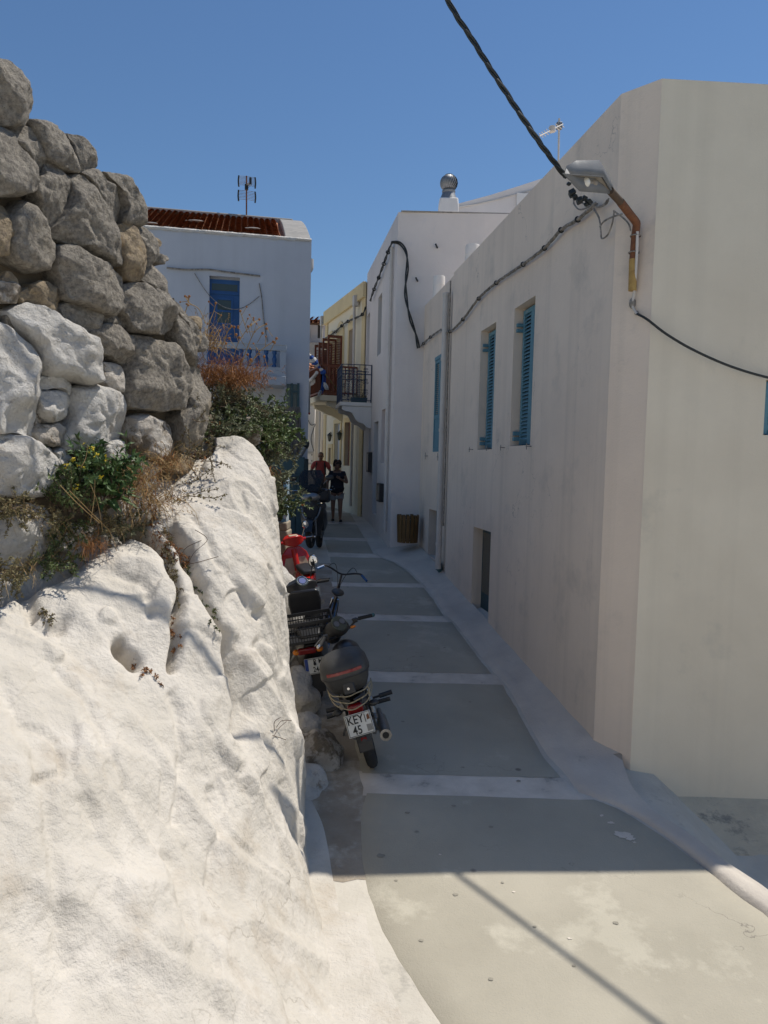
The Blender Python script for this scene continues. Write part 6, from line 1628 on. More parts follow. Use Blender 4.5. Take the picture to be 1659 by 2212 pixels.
# crate with slot walls
cr_ = MB(); cx, cy, cz, cw, cl, ch = 0, -.20, .76, .49, .34, .23
crt = thing('crate', 'black slotted plastic crate strapped on the rear rack of the black scooter', 'crate', s2.location, s2.rotation_euler, local=True)
m_ = MB(); m_.box((cx, cy, cz + .006), (cw, cl, .012)); m_.build('bottom', 'blackp', crt)
def crateside(a, b, nrm):
    m_ = MB(); a = V(a); b = V(b)
    for z, h in ((0, .03), (ch * .34, .012), (ch * .66, .012), (ch - .035, .035)):
        m_.bar(a + V((0, 0, z + h / 2)), b + V((0, 0, z + h / 2)), .010, h)
    L_ = (b - a).length; nb_ = int(L_ / .028)
    for i in range(nb_ + 1):
        p = a.lerp(b, i / nb_); m_.bar(p + V((0, 0, .01)), p + V((0, 0, ch - .01)), .008, .008 if i not in (0, nb_) else .02)
    m_.build('side', 'blackp', crt, stuff=False)
x0, x1, y0, y1 = cx - cw / 2, cx + cw / 2, cy - cl / 2, cy + cl / 2
crateside((x0, y0, cz), (x1, y0, cz), 0); crateside((x0, y1, cz), (x1, y1, cz), 0); crateside((x0, y0, cz), (x0, y1, cz), 0); crateside((x1, y0, cz), (x1, y1, cz), 0)
m_ = MB(); m_.bar((-.08, -.30, .75), (-.08, .05, .74), .02); m_.build('rack_bar', 'blackp', s2)
m_ = MB(); m_.bar((.08, -.30, .75), (.08, .05, .74), .02); m_.build('rack_bar', 'blackp', s2)
m_ = MB(); m_.loft([[V((w, .28, z)), V((w * .9, .32, z)), V((-w * .9, .32, z)), V((-w, .28, z))] for z, w in ((.86, .17), (1.0, .19), (1.10, .18), (1.14, .14))]); m_.build('backrest_panel', 'blackg', s2, bevel=.02)
# ---------------- bicycle between
bc_ = veh('bicycle', 'dark bicycle with curved handlebars standing between the black scooter and the red moped', 'bicycle', -.74, 8.75, 2, 13)
wheel(bc_, 0, .33, .045, spokes=24); wheel(bc_, 1.02, .33, .045, spokes=24, steer=-10)
for nm, a, b, r_ in (('top_tube', (0, .38, .80), (0, .82, .84), .016), ('down_tube', (0, .42, .28), (0, .84, .76), .019), ('seat_tube', (0, .42, .28), (0, .34, .86), .016), ('head_tube', (0, .82, .88), (0, .86, .70), .02)):
    m_ = MB(); m_.tube([a, b], r_, 8); m_.build(nm, 'blackg', bc_)
for s in (-1, 1):
    m_ = MB(); m_.tube([(s * .05, 0, .33), (s * .03, .42, .28)], .009, 6); m_.tube([(s * .05, 0, .33), (s * .02, .36, .78)], .008, 6); m_.build('rear_stay', 'deepblue', bc_)
    m_ = MB(); m_.tube([(s * .05, 1.02, .33), (s * .035, .88, .68)], .012, 6); m_.build('fork_blade', 'chrome', bc_)
m_ = MB(); m_.ell((0, .30, .93), (.08, .13, .035), 12, 8); m_.build('saddle', 'blackp', bc_)
m_ = MB(); m_.tube(smoothcurve([(-.31, .66, 1.07), (-.24, .76, 1.10), (-.15, .84, 1.07), (0, .86, 1.02), (.15, .84, 1.07), (.24, .76, 1.10), (.31, .66, 1.07)], 5), .012, 7); m_.tube([(0, .84, .88), (0, .86, 1.03)], .014, 7); m_.build('handlebar', 'blackp', bc_)
for s in (-1, 1):
    m_ = MB(); m_.tube([(s * .25, .74, 1.095), (s * .32, .64, 1.065)], .017, 8); m_.build('grip', 'deepblue', bc_)
    m_ = MB(); m_.tube([(s * .22, .80, 1.085), (s * .30, .74, 1.05)], .006, 5); m_.build('brake_lever', 'steel', bc_)
    m_ = MB(); m_.tube(smoothcurve([(s * .2, .80, 1.08), (s * .12, .92, 1.12), (s * .04, .95, .95), (0, .9, .75)], 4), .004, 5); m_.build('brake_cable', 'cable', bc_)
m_ = MB(); m_.lathe((0, .42, .28), [(.085, -.03), (.085, -.02)], 20, axis=(1, 0, 0)); m_.build('chainring', 'steel', bc_)
# ---------------- red moped
rm2 = veh('moped', 'red moped with beige inner leg shield parked half in the sun', 'moped', -1.02, 10.95, 17, -9)
wheel(rm2, 0, .26, .07, spokes=24); wheel(rm2, 1.18, .26, .07, spokes=24, steer=12)
fender(rm2, 0, .27, 20, 175, .12, 'redp', 'rear_fender'); fender(rm2, 1.18, .28, 20, 160, .11, 'redp', 'front_fender')
m_ = MB(); m_.loft([[V((w, y, z0)), V((w * .9, y, z1)), V((-w * .9, y, z1)), V((-w, y, z0))] for y, w, z0, z1 in ((-.30, .07, .56, .66), (-.1, .12, .42, .70), (.2, .13, .38, .70), (.45, .09, .36, .60))]); m_.build('rear_body', 'redp', rm2, bevel=.025)
m_ = MB(); m_.loft([[V((w, y, z0)), V((w * .85, y, z1)), V((-w * .85, y, z1)), V((-w, y, z0))] for y, w, z0, z1 in ((-.2, .10, .70, .76), (.1, .13, .71, .78), (.40, .10, .68, .73))]); m_.build('seat', 'blackp', rm2, bevel=.02)
m_ = MB(); m_.loft([[V((w, y, z)), V((w * .5, y + .05, z)), V((-w * .5, y + .05, z)), V((-w, y, z)), V((-w * .9, y - .02, z)), V((w * .9, y - .02, z))] for z, w, y in ((.28, .20, .66), (.45, .24, .76), (.62, .25, .84), (.78, .20, .90), (.88, .10, .93))]); m_.build('leg_shield', 'redp', rm2, bevel=.008)
m_ = MB(); m_.loft([[V((w, y - .022, z)), V((w, y - .03, z)), V((-w, y - .03, z)), V((-w, y - .022, z))] for z, w, y in ((.36, .15, .71), (.45, .18, .76), (.62, .19, .84), (.72, .15, .88))]); m_.build('inner_panel', 'beige', rm2)
m_ = MB(); m_.tube([(0, .42, .42), (0, .66, .36), (0, .90, .84)], [.06, .05, .045], 10); m_.build('spine', 'redp', rm2)
hm = Matrix.Translation(V((0, .90, .95))) @ Matrix.Rotation(R(12), 4, 'Z'); H = lambda *p: hm @ V(p)
m_ = MB(); m_.loft([[H(x, y0, z0), H(x, y1, z0), H(x, y1 * .8, z1), H(x, y0, z1)] for x, y0, y1, z0, z1 in ((-.17, -.04, .03, .0, .07), (-.10, -.09, .09, -.03, .11), (0, -.10, .13, -.05, .12), (.10, -.09, .09, -.03, .11), (.17, -.04, .03, 0, .07))]); m_.build('handlebar_cover', 'redp', rm2, bevel=.015)
m_ = MB(); m_.box(H(0, -.03, .118), (.13, .09, .012)); m_.build('dial_panel', 'beige', rm2, bevel=.004)
for s in (-1, 1):
    m_ = MB(); m_.tube([H(s * .15, -.01, .03), H(s * .21, -.02, .03)], .024, 8); m_.build('bar_sleeve', 'redp', rm2)
    m_ = MB(); m_.tube([H(s * .21, -.02, .03), H(s * .34, -.06, .03)], .017, 8); g_ = m_.build('grip', 'rubber', rm2)
    m_ = MB(); m_.lathe(H(s * .34, -.06, .03), [(.018, 0), (.014, .02)], 8, axis=H(s, -.3, 0) - H(0, 0, 0)); m_.build('bar_end', 'chrome', g_)
    m_ = MB(); m_.tube([H(s * .18, .03, .04), H(s * .33, .0, .035)], .006, 5); m_.build('brake_lever', 'chrome', rm2)
m_ = MB(); m_.tube([H(.16, .0, .06), H(.22, .0, .20)], .006, 6); ms = m_.build('mirror_stalk', 'chrome', rm2)
m_ = MB(); m_.ell(H(.23, -.012, .245), (.055, .014, .065), 16, 10); m_.build('mirror', 'blackp', rm2)
m_ = MB(); m_.ell(H(.23, -.021, .245), (.050, .010, .060), 16, 10); m_.build('mirror_glass', 'mirror', rm2)
m_ = MB(); m_.box((0, -.30, .60), (.12, .05, .06)); m_.build('tail_light', 'redlens', rm2, bevel=.015)
for s in (-1, 1):
    m_ = MB(); m_.ell((s * .12, -.28, .60), (.035, .03, .025), 8, 6); m_.build('indicator', 'amber', rm2)
    m_ = MB(); m_.tube([(s * .07, 1.18, .26), (s * .06, 1.0, .62)], .018, 7); m_.build('fork_leg', 'redp', rm2)
plate(rm2, V((0, -.345, .47)), .20, .15, -14, [('05', .02, -.034, .07), ('HN', .0, .036, .06)])
m_ = MB(); m_.tube([(.13, .3, .22), (.14, -.2, .27)], [.02, .035], 10); m_.build('silencer', 'steel', rm2)
# ---------------- black maxi scooter facing the camera
s5 = veh('scooter', 'large black scooter with tinted windscreen facing the camera beside the teal hut', 'scooter', -1.36, 15.9, 178, 3)
s5.scale = (1.12, 1.12, 1.12)
H = scooter(s5, 'blackg', 'blackp', steer=-6)
def scr(z): return None
m_ = MB(); rings = []
for z, w, y in ((1.0, .17, 1.02), (1.15, .23, .96), (1.30, .23, .88), (1.40, .17, .82)):
    rings.append([V((w * math.sin(a), y + .06 * math.cos(a), z)) for a in [R(-80 + 20 * i) for i in range(9)]] + [V((w * .985 * math.sin(a), y - .006 + .06 * math.cos(a), z)) for a in [R(80 - 20 * i) for i in range(9)]])
M['screen'] = mat('tinted_screen', (.02, .02, .02), rough=.25, alpha=.75, spec=.3)
m_.loft(rings); m_.build('windscreen', 'screen', s5)
m_ = MB()
for i in range(13):
    m_.box((-.10 + i * .018, .90, 1.315), (.010, .012, .018))
m_.build('screen_vents', 'cloth', s5, stuff=True)
m_ = MB(); m_.ell((0, 1.06, .90), (.17, .07, .085), 18, 12); m_.build('headlight', 'steel', s5)
m_ = MB(); m_.ell((0, 1.075, .885), (.05, .07, .05), 12, 8); m_.build('headlight_bulb', 'glass', s5)
m_ = MB(); m_.tube(smoothcurve([(-.17, 1.04, .72), (-.12, 1.10, .56), (0, 1.13, .46), (.12, 1.10, .56), (.17, 1.04, .72)], 5), .014, 8); m_.build('grille_trim', 'steel', s5)
m_ = MB(); m_.loft([[V((w, y, z)), V((-w, y, z)), V((-w, y - .02, z)), V((w, y - .02, z))] for z, w, y in ((.50, .05, 1.09), (.62, .11, 1.10), (.74, .13, 1.08))]); m_.build('grille', 'ink', s5)
for s in (-1, 1):
    m_ = MB(); m_.ell((s * .13, 1.03, .78), (.05, .03, .025), 10, 6); m_.build('indicator', 'amber' if s > 0 else 'glass', s5)
    m_ = MB(); m_.tube(smoothcurve([(s * .14, .95, 1.04), (s * .22, .97, 1.14), (s * .30, .96, 1.22)], 4), .008, 6); m_.build('mirror_stalk', 'steel', s5)
    m_ = MB(); m_.ell((s * .33, .96, 1.25), (.075, .025, .05), 14, 9); m_.build('mirror', 'blackp', s5)
    m_ = MB(); m_.tube([(s * .2, .93, 1.03), (s * .37, .97, 1.03)], .008, 6); m_.build('chrome_lever', 'chrome', s5)
m_ = MB(); m_.box((0, -.20, 1.0), (.40, .36, .26)); m_.build('rear_box', 'blackp', s5, bevel=.05)

# ================================================================== PEOPLE
def skin(name, J, E, m, parent, sub=2, root=None):
    me = bpy.data.meshes.new(name + '_cage'); ks = list(J); me.from_pydata([V(J[k][:3]) for k in ks], [(ks.index(a), ks.index(b)) for a, b in E], [])
    o = bpy.data.objects.new('cage', me); COL.objects.link(o)
    sk = o.modifiers.new('s', 'SKIN'); sk.use_smooth_shade = True
    for i, k in enumerate(ks):
        r_ = J[k][3]; me.skin_vertices[0].data[i].radius = (r_, J[k][4] if len(J[k]) > 4 else r_)
        me.skin_vertices[0].data[i].use_root = (k == (root or ks[0]))
    sb = o.modifiers.new('u', 'SUBSURF'); sb.levels = sub
    bpy.context.view_layer.update()
    nm = bpy.data.meshes.new_from_object(o.evaluated_get(bpy.context.evaluated_depsgraph_get()))
    bpy.data.objects.remove(o)
    nm.materials.clear(); nm.materials.append(M[m]); nm.shade_smooth()
    nm.name = name
    return link(name, nm, parent)
def hand(J, E, tag_, wr, d, up, side):
    """five bent fingers from a palm; wr wrist key"""
    w_ = V(J[wr][:3]); d = V(d).normalized(); up = V(up).normalized(); s = d.cross(up).normalized()
    pk = tag_ + 'palm'; p = w_ + d * .045; J[pk] = (*p, .026, .016); E.append((wr, pk))
    for i, (o_, ln) in enumerate(((-.028, .065), (-.010, .078), (.010, .074), (.028, .058))):
        a = p + s * o_ + d * .035; b = a + d * ln * .5 - up * .012; c = b + d * ln * .35 - up * .03
        for q, (pt, r_) in enumerate(((a, .010), (b, .009), (c, .007))):
            J[f'{tag_}f{i}{q}'] = (*pt, r_); E.append((pk if q == 0 else f'{tag_}f{i}{q - 1}', f'{tag_}f{i}{q}'))
    a = p + s * side * .032 - up * .004; b = a + s * side * .022 + d * .03 - up * .01
    J[tag_ + 't0'] = (*a, .011); J[tag_ + 't1'] = (*b, .009); E += [(pk, tag_ + 't0'), (tag_ + 't0', tag_ + 't1')]
def head(parent, c, turn, tilt, hair, hm_='hairb', glasses=False, size=1.0):
    """face looking along -y turned by angles; returns parts"""
    Rm = Matrix.Rotation(R(turn), 3, 'Z') @ Matrix.Rotation(R(tilt), 3, 'X'); c = V(c)
    P = lambda x, y, z: c + Rm @ (V((x, y, z)) * size)
    m_ = MB(); rings = []
    for z, a, b, yo in ((-.125, .030, .030, -.045), (-.115, .048, .050, -.035), (-.085, .060, .070, -.018), (-.045, .070, .085, -.006), (0, .076, .095, 0), (.045, .077, .098, .004), (.085, .066, .085, .008), (.110, .042, .055, .01), (.120, .012, .015, .01)):
        rings.append([P(a * math.cos(t), yo + b * math.sin(t) - (.010 if abs(t - 1.5 * math.pi) < .01 and -.06 < z < .0 else 0), z) for t in [i / 20 * math.tau for i in range(20)]])
    m_.loft(rings); m_.add([P(-.011, -.093, .012), P(.011, -.093, .012), P(.016, -.092, -.030), P(-.016, -.092, -.030), P(0, -.118, -.024)], [(0, 1, 4), (1, 2, 4), (2, 3, 4), (3, 0, 4)])
    for s in (-1, 1): m_.ell(P(s * .078, .008, -.005), (.010, .018, .032), 8, 6)
    h = m_.build('head', 'skinm', parent, ang=60)
    for s in (-1, 1):
        m_ = MB(); m_.ell(P(s * .030, -.088, .012), (.011, .007, .007), 8, 6); m_.build('eye', 'ink', h)
    m_ = MB(); m_.ell(P(0, -.088, -.062), (.024, .008, .006), 10, 5); m_.build('mouth', 'brownwood', h)
    m_ = MB()
    if hair == 'short':
        rings = []
        for z, a, b, yo in ((-.02, .081, .070, .032), (.03, .083, .085, .026), (.075, .076, .090, .014), (.108, .052, .066, .012), (.126, .015, .02, .012)):
            rings.append([P(a * math.cos(t), yo + b * math.sin(t), z) for t in [i / 20 * math.tau for i in range(20)]])
        m_.loft(rings)
    else:
        for i in range(90):
            a = random.uniform(0, math.tau); z = random.uniform(-.05, .13); rr = .082 * math.sqrt(max(.05, 1 - ((z - .02) / .125) ** 2)) + .012
            x, y = rr * math.cos(a), rr * math.sin(a) * 1.15 + .02
            if y < -.055 and z < .055: continue
            m_.ell(P(x, y, z), (.026, .026, .024), 7, 5)
    m_.build('hair', hm_, h, stuff=False)
    if glasses:
        m_ = MB()
        for s in (-1, 1): m_.ell(P(s * .032, -.100, .012), (.026, .008, .018), 10, 6)
        m_.bar(P(-.07, -.09, .02), P(.07, -.09, .02), .006); m_.build('sunglasses', 'ink', h)
def man():
    g = gz(23.2); y = 23.2; x = at(693, 1000, y).x
    sc = (at(693, 977, y).z - g) / 1.75
    t = thing('person', 'man in a coral short sleeved shirt, dark shorts and backpack straps, wearing sunglasses', 'person', (x, y, g), local=True)
    t.scale = (max(sc, .92),) * 3
    J = {'hip': (0, 0, .95, .135, .10), 'waist': (0, 0, 1.08, .13, .095), 'chest': (0, .0, 1.28, .155, .105), 'neckb': (0, 0, 1.45, .07, .06), 'neck': (0, -.01, 1.52, .052), 
         'hl': (-.09, 0, .88, .09), 'kl': (-.10, -.02, .50, .058), 'cl': (-.10, .01, .34, .056), 'al': (-.10, .02, .10, .038), 'tl': (-.11, -.12, .04, .035, .03), 
         'hr': (.09, 0, .88, .09), 'kr': (.11, -.08, .50, .058), 'cr': (.11, -.02, .34, .056), 'ar': (.12, .02, .10, .038), 'tr': (.13, -.12, .04, .035, .03),
         'sl': (-.19, 0, 1.41, .062), 'el': (-.31, .03, 1.15, .042), 'wl': (-.19, -.10, .95, .028), 'sr': (.19, 0, 1.41, .062), 'er': (.31, .03, 1.15, .042), 'wr': (.19, -.10, .95, .028)}
    E = [('hip', 'waist'), ('waist', 'chest'), ('chest', 'neckb'), ('neckb', 'neck'), ('hip', 'hl'), ('hl', 'kl'), ('kl', 'cl'), ('cl', 'al'), ('al', 'tl'), ('hip', 'hr'), ('hr', 'kr'), ('kr', 'cr'), ('cr', 'ar'), ('ar', 'tr'),
         ('neckb', 'sl'), ('sl', 'el'), ('el', 'wl'), ('neckb', 'sr'), ('sr', 'er'), ('er', 'wr')]
    hand(J, E, 'L', 'wl', (.6, -.4, -.5), (-.3, -.9, .3), 1); hand(J, E, 'R', 'wr', (-.6, -.4, -.5), (.3, -.9, .3), -1)
    skin('body', J, E, 'skinm', t, 2, 'hip'); head(t, (0, -.03, 1.63), 0, 8, 'short', 'hairg', True)
    Js = {'w': (0, 0, .98, .158, .12), 'm': (0, 0, 1.12, .16, .118), 'c': (0, 0, 1.30, .178, .125), 'n': (0, 0, 1.44, .095, .08), 'sl': (-.19, 0, 1.415, .078), 'el': (-.275, .022, 1.23, .075), 'sr': (.19, 0, 1.415, .078), 'er': (.275, .022, 1.23, .075)}
    skin('shirt', Js, [('w', 'm'), ('m', 'c'), ('c', 'n'), ('n', 'sl'), ('sl', 'el'), ('n', 'sr'), ('sr', 'er')], 'shirt', t, 2, 'm')
    Jp = {'w': (0, 0, 1.0, .15, .115), 'h': (0, 0, .92, .16, .12), 'l': (-.095, 0, .78, .10), 'l2': (-.105, -.01, .56, .098), 'r': (.095, -.01, .78, .10), 'r2': (.11, -.05, .56, .098)}
    skin('shorts', Jp, [('w', 'h'), ('h', 'l'), ('l', 'l2'), ('h', 'r'), ('r', 'r2')], 'shortd', t, 2, 'h')
    for s in (-1, 1):
        m_ = MB(); m_.tube(smoothcurve([(s * .11, .08, 1.46), (s * .12, -.07, 1.44), (s * .13, -.135, 1.32), (s * .145, -.12, 1.16), (s * .16, -.03, 1.08)], 4), .020, 6); m_.build('backpack_strap', 'ink', t)
        m_ = MB(); m_.ell(((-.11 if s < 0 else .13), -.06, .045), (.048, .13, .05), 12, 8); m_.build('shoe', 'ink', t)
        m_ = MB(); m_.add([(s * .02, -.10, 1.50), (s * .075, -.09, 1.48), (s * .035, -.135, 1.43)], [(0, 1, 2)]); c_ = m_.build('collar', 'shirt', t, smooth=False); sd_ = c_.modifiers.new('s', 'SOLIDIFY'); sd_.thickness = .008
    m_ = MB(); m_.box((0, .19, 1.26), (.30, .16, .42)); m_.build('backpack', 'shortd', t, bevel=.05)
def woman():
    y = 19.1; g = gz(y); x = at(727, 1100, y).x
    t = thing('person', 'woman in a dark dotted tunic and pale shorts walking towards us, hand raised to chest', 'person', (x, y, g + .01), local=True)
    sc = (at(727, 996, y).z - g) / 1.63; t.scale = (sc,) * 3
    J = {'hip': (0, 0, .88, .15, .12), 'waist': (0, 0, 1.02, .145, .115), 'chest': (0, .0, 1.20, .155, .115), 'neckb': (0, -.01, 1.34, .065, .055), 'neck': (0, -.03, 1.41, .048),
         'hl': (-.09, 0, .80, .095), 'kl': (-.10, .03, .45, .060), 'cl': (-.10, .10, .32, .056), 'al': (-.10, .16, .12, .036), 'tl': (-.11, .06, .04, .03),
         'hr': (.09, 0, .80, .095), 'kr': (.10, -.10, .45, .060), 'cr': (.10, -.08, .30, .056), 'ar': (.10, -.06, .10, .036), 'tr': (.12, -.18, .035, .03),
         'sl': (-.17, 0, 1.31, .056), 'el': (-.26, .05, 1.06, .040), 'wl': (-.24, -.04, .84, .026), 'sr': (.17, 0, 1.31, .056), 'er': (.27, -.03, 1.05, .042), 'wr': (.10, -.20, 1.15, .026)}
    E = [('hip', 'waist'), ('waist', 'chest'), ('chest', 'neckb'), ('neckb', 'neck'), ('hip', 'hl'), ('hl', 'kl'), ('kl', 'cl'), ('cl', 'al'), ('al', 'tl'), ('hip', 'hr'), ('hr', 'kr'), ('kr', 'cr'), ('cr', 'ar'), ('ar', 'tr'),
         ('neckb', 'sl'), ('sl', 'el'), ('el', 'wl'), ('neckb', 'sr'), ('sr', 'er'), ('er', 'wr')]
    hand(J, E, 'L', 'wl', (0, -.2, -1), (-1, 0, 0), 1); hand(J, E, 'R', 'wr', (-.7, -.2, .5), (0, -1, 0), 1)
    skin('body', J, E, 'skinm', t, 2, 'hip'); head(t, (0, -.06, 1.51), 10, 14, 'curly', 'hairb')
    Jt = {'h': (0, 0, .74, .205, .16), 'm': (0, 0, .92, .195, .15), 'w': (0, 0, 1.06, .185, .14), 'c': (0, 0, 1.22, .18, .135), 'n': (0, -.0, 1.31, .12, .09), 'sl': (-.165, 0, 1.31, .066), 'el': (-.205, .02, 1.20, .072), 'sr': (.165, 0, 1.31, .066), 'er': (.21, -.005, 1.20, .072)}
    skin('tunic', Jt, [('h', 'm'), ('m', 'w'), ('w', 'c'), ('c', 'n'), ('n', 'sl'), ('sl', 'el'), ('n', 'sr'), ('sr', 'er')], 'tunic', t, 2, 'w')
    Jp = {'h': (0, 0, .82, .17, .13), 'l': (-.095, 0, .70, .105), 'l2': (-.10, .01, .57, .105), 'r': (.095, -.01, .70, .105), 'r2': (.10, -.05, .57, .105)}
    skin('shorts', Jp, [('h', 'l'), ('l', 'l2'), ('h', 'r'), ('r', 'r2')], 'shortw', t, 2, 'h')
    for c in ((-.10, .10, .05), (.12, -.11, .045)):
        m_ = MB(); m_.ell(c, (.045, .13, .048), 12, 8); sh = m_.build('shoe', 'ink', t); m_ = MB(); m_.ell((c[0], c[1], .018), (.048, .135, .020), 12, 6); m_.build('sole', 'cloth', sh)
man(); woman()
# ================================================================== PLANTS
RN = random.Random(11)
def leafmesh(mb, p, d, n, l, w, curl=.2):
    d = d.normalized(); s = d.cross(n)
    if s.length < 1e-4: s = d.cross(V((.3, .5, 1)))
    s.normalize(); n = s.cross(d)
    a = p + d * l * .45 + n * l * .05; b = p + d * l - n * l * curl
    mb.add([p, a + s * w * .5 + n * w * .15, b, a - s * w * .5 + n * w * .15, a], [(0, 1, 4), (1, 2, 4), (2, 3, 4), (3, 0, 4)])
def rdir(up=.5, side=None):
    v = V((RN.gauss(0, 1), RN.gauss(0, 1), RN.gauss(0, 1))); v.normalize(); v.z += up
    if side: v += V(side)
    return v.normalized()
def stemline(p, d, L, droop=.3, n=7, wob=.12):
    pts = [p]; d = d.normalized()
    for i in range(n):
        d = (d + V((RN.gauss(0, wob), RN.gauss(0, wob), RN.gauss(0, wob) - droop * (i + 1) / n * .5))).normalized()
        pts.append(pts[-1] + d * (L / n))
    return pts
def plant(name, label, cat, base, group=None):
    return thing(name, label, cat, base, group=group)
def bush(t, base, n, L, m, lw=(.05, .028), per=26, up=.6, side=None, spread=.12, stem='twig', droop=.3, tip=None, wob=.14, r=.004, frac0=.25):
    st = MB(); lf = MB(); ends = []
    for i in range(n):
        b = V(base) + V((RN.gauss(0, spread), RN.gauss(0, spread), RN.gauss(0, spread * .25)))
        pts = stemline(b, rdir(up, side), L * RN.uniform(.55, 1.1), droop, wob=wob)
        st.tube(pts, [r * (1 - .7 * q / len(pts)) for q in range(len(pts))], 4)
        for q in range(per):
            f_ = frac0 + (1 - frac0) * q / per; k = min(int(f_ * (len(pts) - 1)), len(pts) - 2); a = pts[k].lerp(pts[k + 1], f_ * (len(pts) - 1) - k)
            dd = (pts[k + 1] - pts[k]).normalized()
            leafmesh(lf, a, (dd * .6 + rdir(.1)).normalized(), rdir(.8), lw[0] * RN.uniform(.6, 1.25), lw[1] * RN.uniform(.7, 1.2), RN.uniform(0, .35))
        ends.append((pts[-1], (pts[-1] - pts[-2]).normalized()))
    st.build('stems', stem, t, smooth=False, stuff=True); lf.build('leaves', m, t, smooth=False, stuff=True)
    return ends
def grass(t, base, n, L, m='drystem', w=.006, spread=.08, up=.8, side=None, droop=.6, heads=False, name='blades'):
    mb = MB(); hd = MB()
    for i in range(n):
        b = V(base) + V((RN.gauss(0, spread), RN.gauss(0, spread), RN.gauss(0, spread * .3)))
        pts = stemline(b, rdir(up, side), L * RN.uniform(.4, 1.1), droop, 5, .16)
        s = V((RN.gauss(0, 1), RN.gauss(0, 1), 0)).normalized() * w / 2; vs = []
        for q, p in enumerate(pts):
            k = 1 - q / len(pts) * .85; vs += [p - s * k, p + s * k]
        mb.add(vs, [(2 * q, 2 * q + 1, 2 * q + 3, 2 * q + 2) for q in range(len(pts) - 1)])
        if heads and RN.random() < .6:
            d = (pts[-1] - pts[-2]).normalized()
            for q in range(6): leafmesh(hd, pts[-1] - d * q * .012, (d + rdir(0) * .7), rdir(.5), .022, .006)
    mb.build(name, m, t, smooth=False, stuff=True)
    if heads and hd.v: hd.build('seed_heads', m, t, smooth=False, stuff=True)
def flowers(t, ends, m='flower', r=.012, name='flower', k=4):
    for p, d in ends:
        mb = MB()
        for i in range(k):
            q = p + V((RN.gauss(0, r), RN.gauss(0, r), RN.gauss(0, r)))
            for j in range(5):
                leafmesh(mb, q, (d + rdir(0) * 1.2), rdir(1), r * 1.1, r * .8)
        mb.build(name, m, t, smooth=False)
L_ = lambda u, v, off=.05: hit(u, v, LW, off)
# flowering green plant on the ledge
b0 = L_(218, 1090, .22)
t = plant('flowering_shrub', 'dark green leafy plant with small yellow flowers rooted in the stone wall', 'plant', b0)
e = bush(t, b0 + V((0, 0, .02)), 44, .44, 'leafd', (.06, .026), 26, up=2.2, side=(.1, -.2, 0), spread=.07, droop=.15)
flowers(t, [e[i] for i in (0, 3, 6, 9, 12, 15, 18)], r=.014)
b1 = L_(155, 1105, .2)
t2 = plant('flowering_shrub', 'looser green plant with yellow flowers left of the dark leafy one', 'plant', b1)
e = bush(t2, b1, 26, .34, 'leaf', (.04, .018), 26, up=1.6, side=(.1, -.3, .2), spread=.06, droop=.1)
flowers(t2, [e[i] for i in (1, 4, 7, 10)], r=.014)
# big toothed leaves
m_ = MB()
for i in range(16):
    d = rdir(.5, (.7, -.3, .2)); leafmesh(m_, b0 + V((.02, -.02, .04)) + d * .04, d, V((0, -.4, 1)), RN.uniform(.16, .24), .055, .25)
m_.build('broad_leaves', 'leafd', t, smooth=False, stuff=True)
# scrub along the ledge
spots = [(30, 1100, .16, 'scrub', 'dark olive scrub at the left edge of the stone wall'), (95, 1120, .14, 'scrub', 'olive scrub left of the green flowering plants'),
         (150, 1155, .2, 'leaf', 'green scrub hanging under the flowering plants'), (215, 1145, .2, 'scrub', 'olive scrub below the dark leafy plant'), (265, 1140, .16, 'leafg', 'grey green sprigs right of the dark leafy plant'),
         (120, 1215, .22, 'leaf', 'green scrub between the round white stone and the rock'), (30, 1235, .25, 'scrub', 'dry olive scrub under the round white stone')]
for u, v, o_, m, lab in spots:
    b = L_(u, v, o_); t = plant('scrub', lab, 'scrub', b)
    bush(t, b, 26, .19, m, (.022, .012), 38, up=.35, side=(.25, -.3, 0), spread=.07, droop=.3, wob=.25, r=.003, frac0=.1)
    grass(t, b, 40, .20, 'drystem', .004, .07, .4, (.2, -.3, 0), .5)
# dry grasses
for u, v, o_, L, lab in ((300, 1030, .22, .34, 'straw coloured grass with seed heads right of the dark leafy plant'), (265, 1060, .25, .26, 'short dry grass at the foot of the dark leafy plant'), (330, 1085, .3, .30, 'dry grass tuft in the rock cleft below the mixed stone'), (360, 1000, .2, .26, 'pale oat grass below the big square stone')):
    b = L_(u, v, o_); t = plant('dry_grass', lab, 'grass', b)
    grass(t, b, 120, L, 'drystem', .006, .07, .6, (.2, -.2, .1), .7, True)
    grass(t, b, 120, L * .6, 'rustplant', .005, .08, .3, (.2, -.2, -.1), .7, name='rusty_blades')
for u, v, lab in ((198, 1175, 'rusty dried tuft on the rock shoulder'), (350, 1170, 'rusty dried tuft in the upper rock cleft')):
    b = L_(u, v, .38); t = plant('dry_grass', lab, 'grass', b)
    grass(t, b, 200, .14, 'rustplant', .004, .04, .2, (.1, -.4, -.3), .6)
# long straw stalks over the ledge
b = L_(215, 1180, .35); t = plant('straw_stalks', 'long bent straw stalks crossing in front of the flowering plants', 'dry stalks', b)
m_ = MB()
for pl in (((150, 1060), (190, 1100), (230, 1140)), ((232, 1140), (245, 1165), (252, 1190)), ((195, 1045), (212, 1090), (222, 1150)), ((205, 1035), (203, 1080), (195, 1130)), ((130, 1048), (165, 1085), (215, 1130)), ((175, 1010), (185, 990), (190, 960))):
    m_.tube(smoothcurve([L_(u, v, .40 - i * .0) for i, (u, v) in enumerate(pl)], 4), .0025, 4)
m_.build('stalks', 'drystem', t, smooth=False, stuff=True)
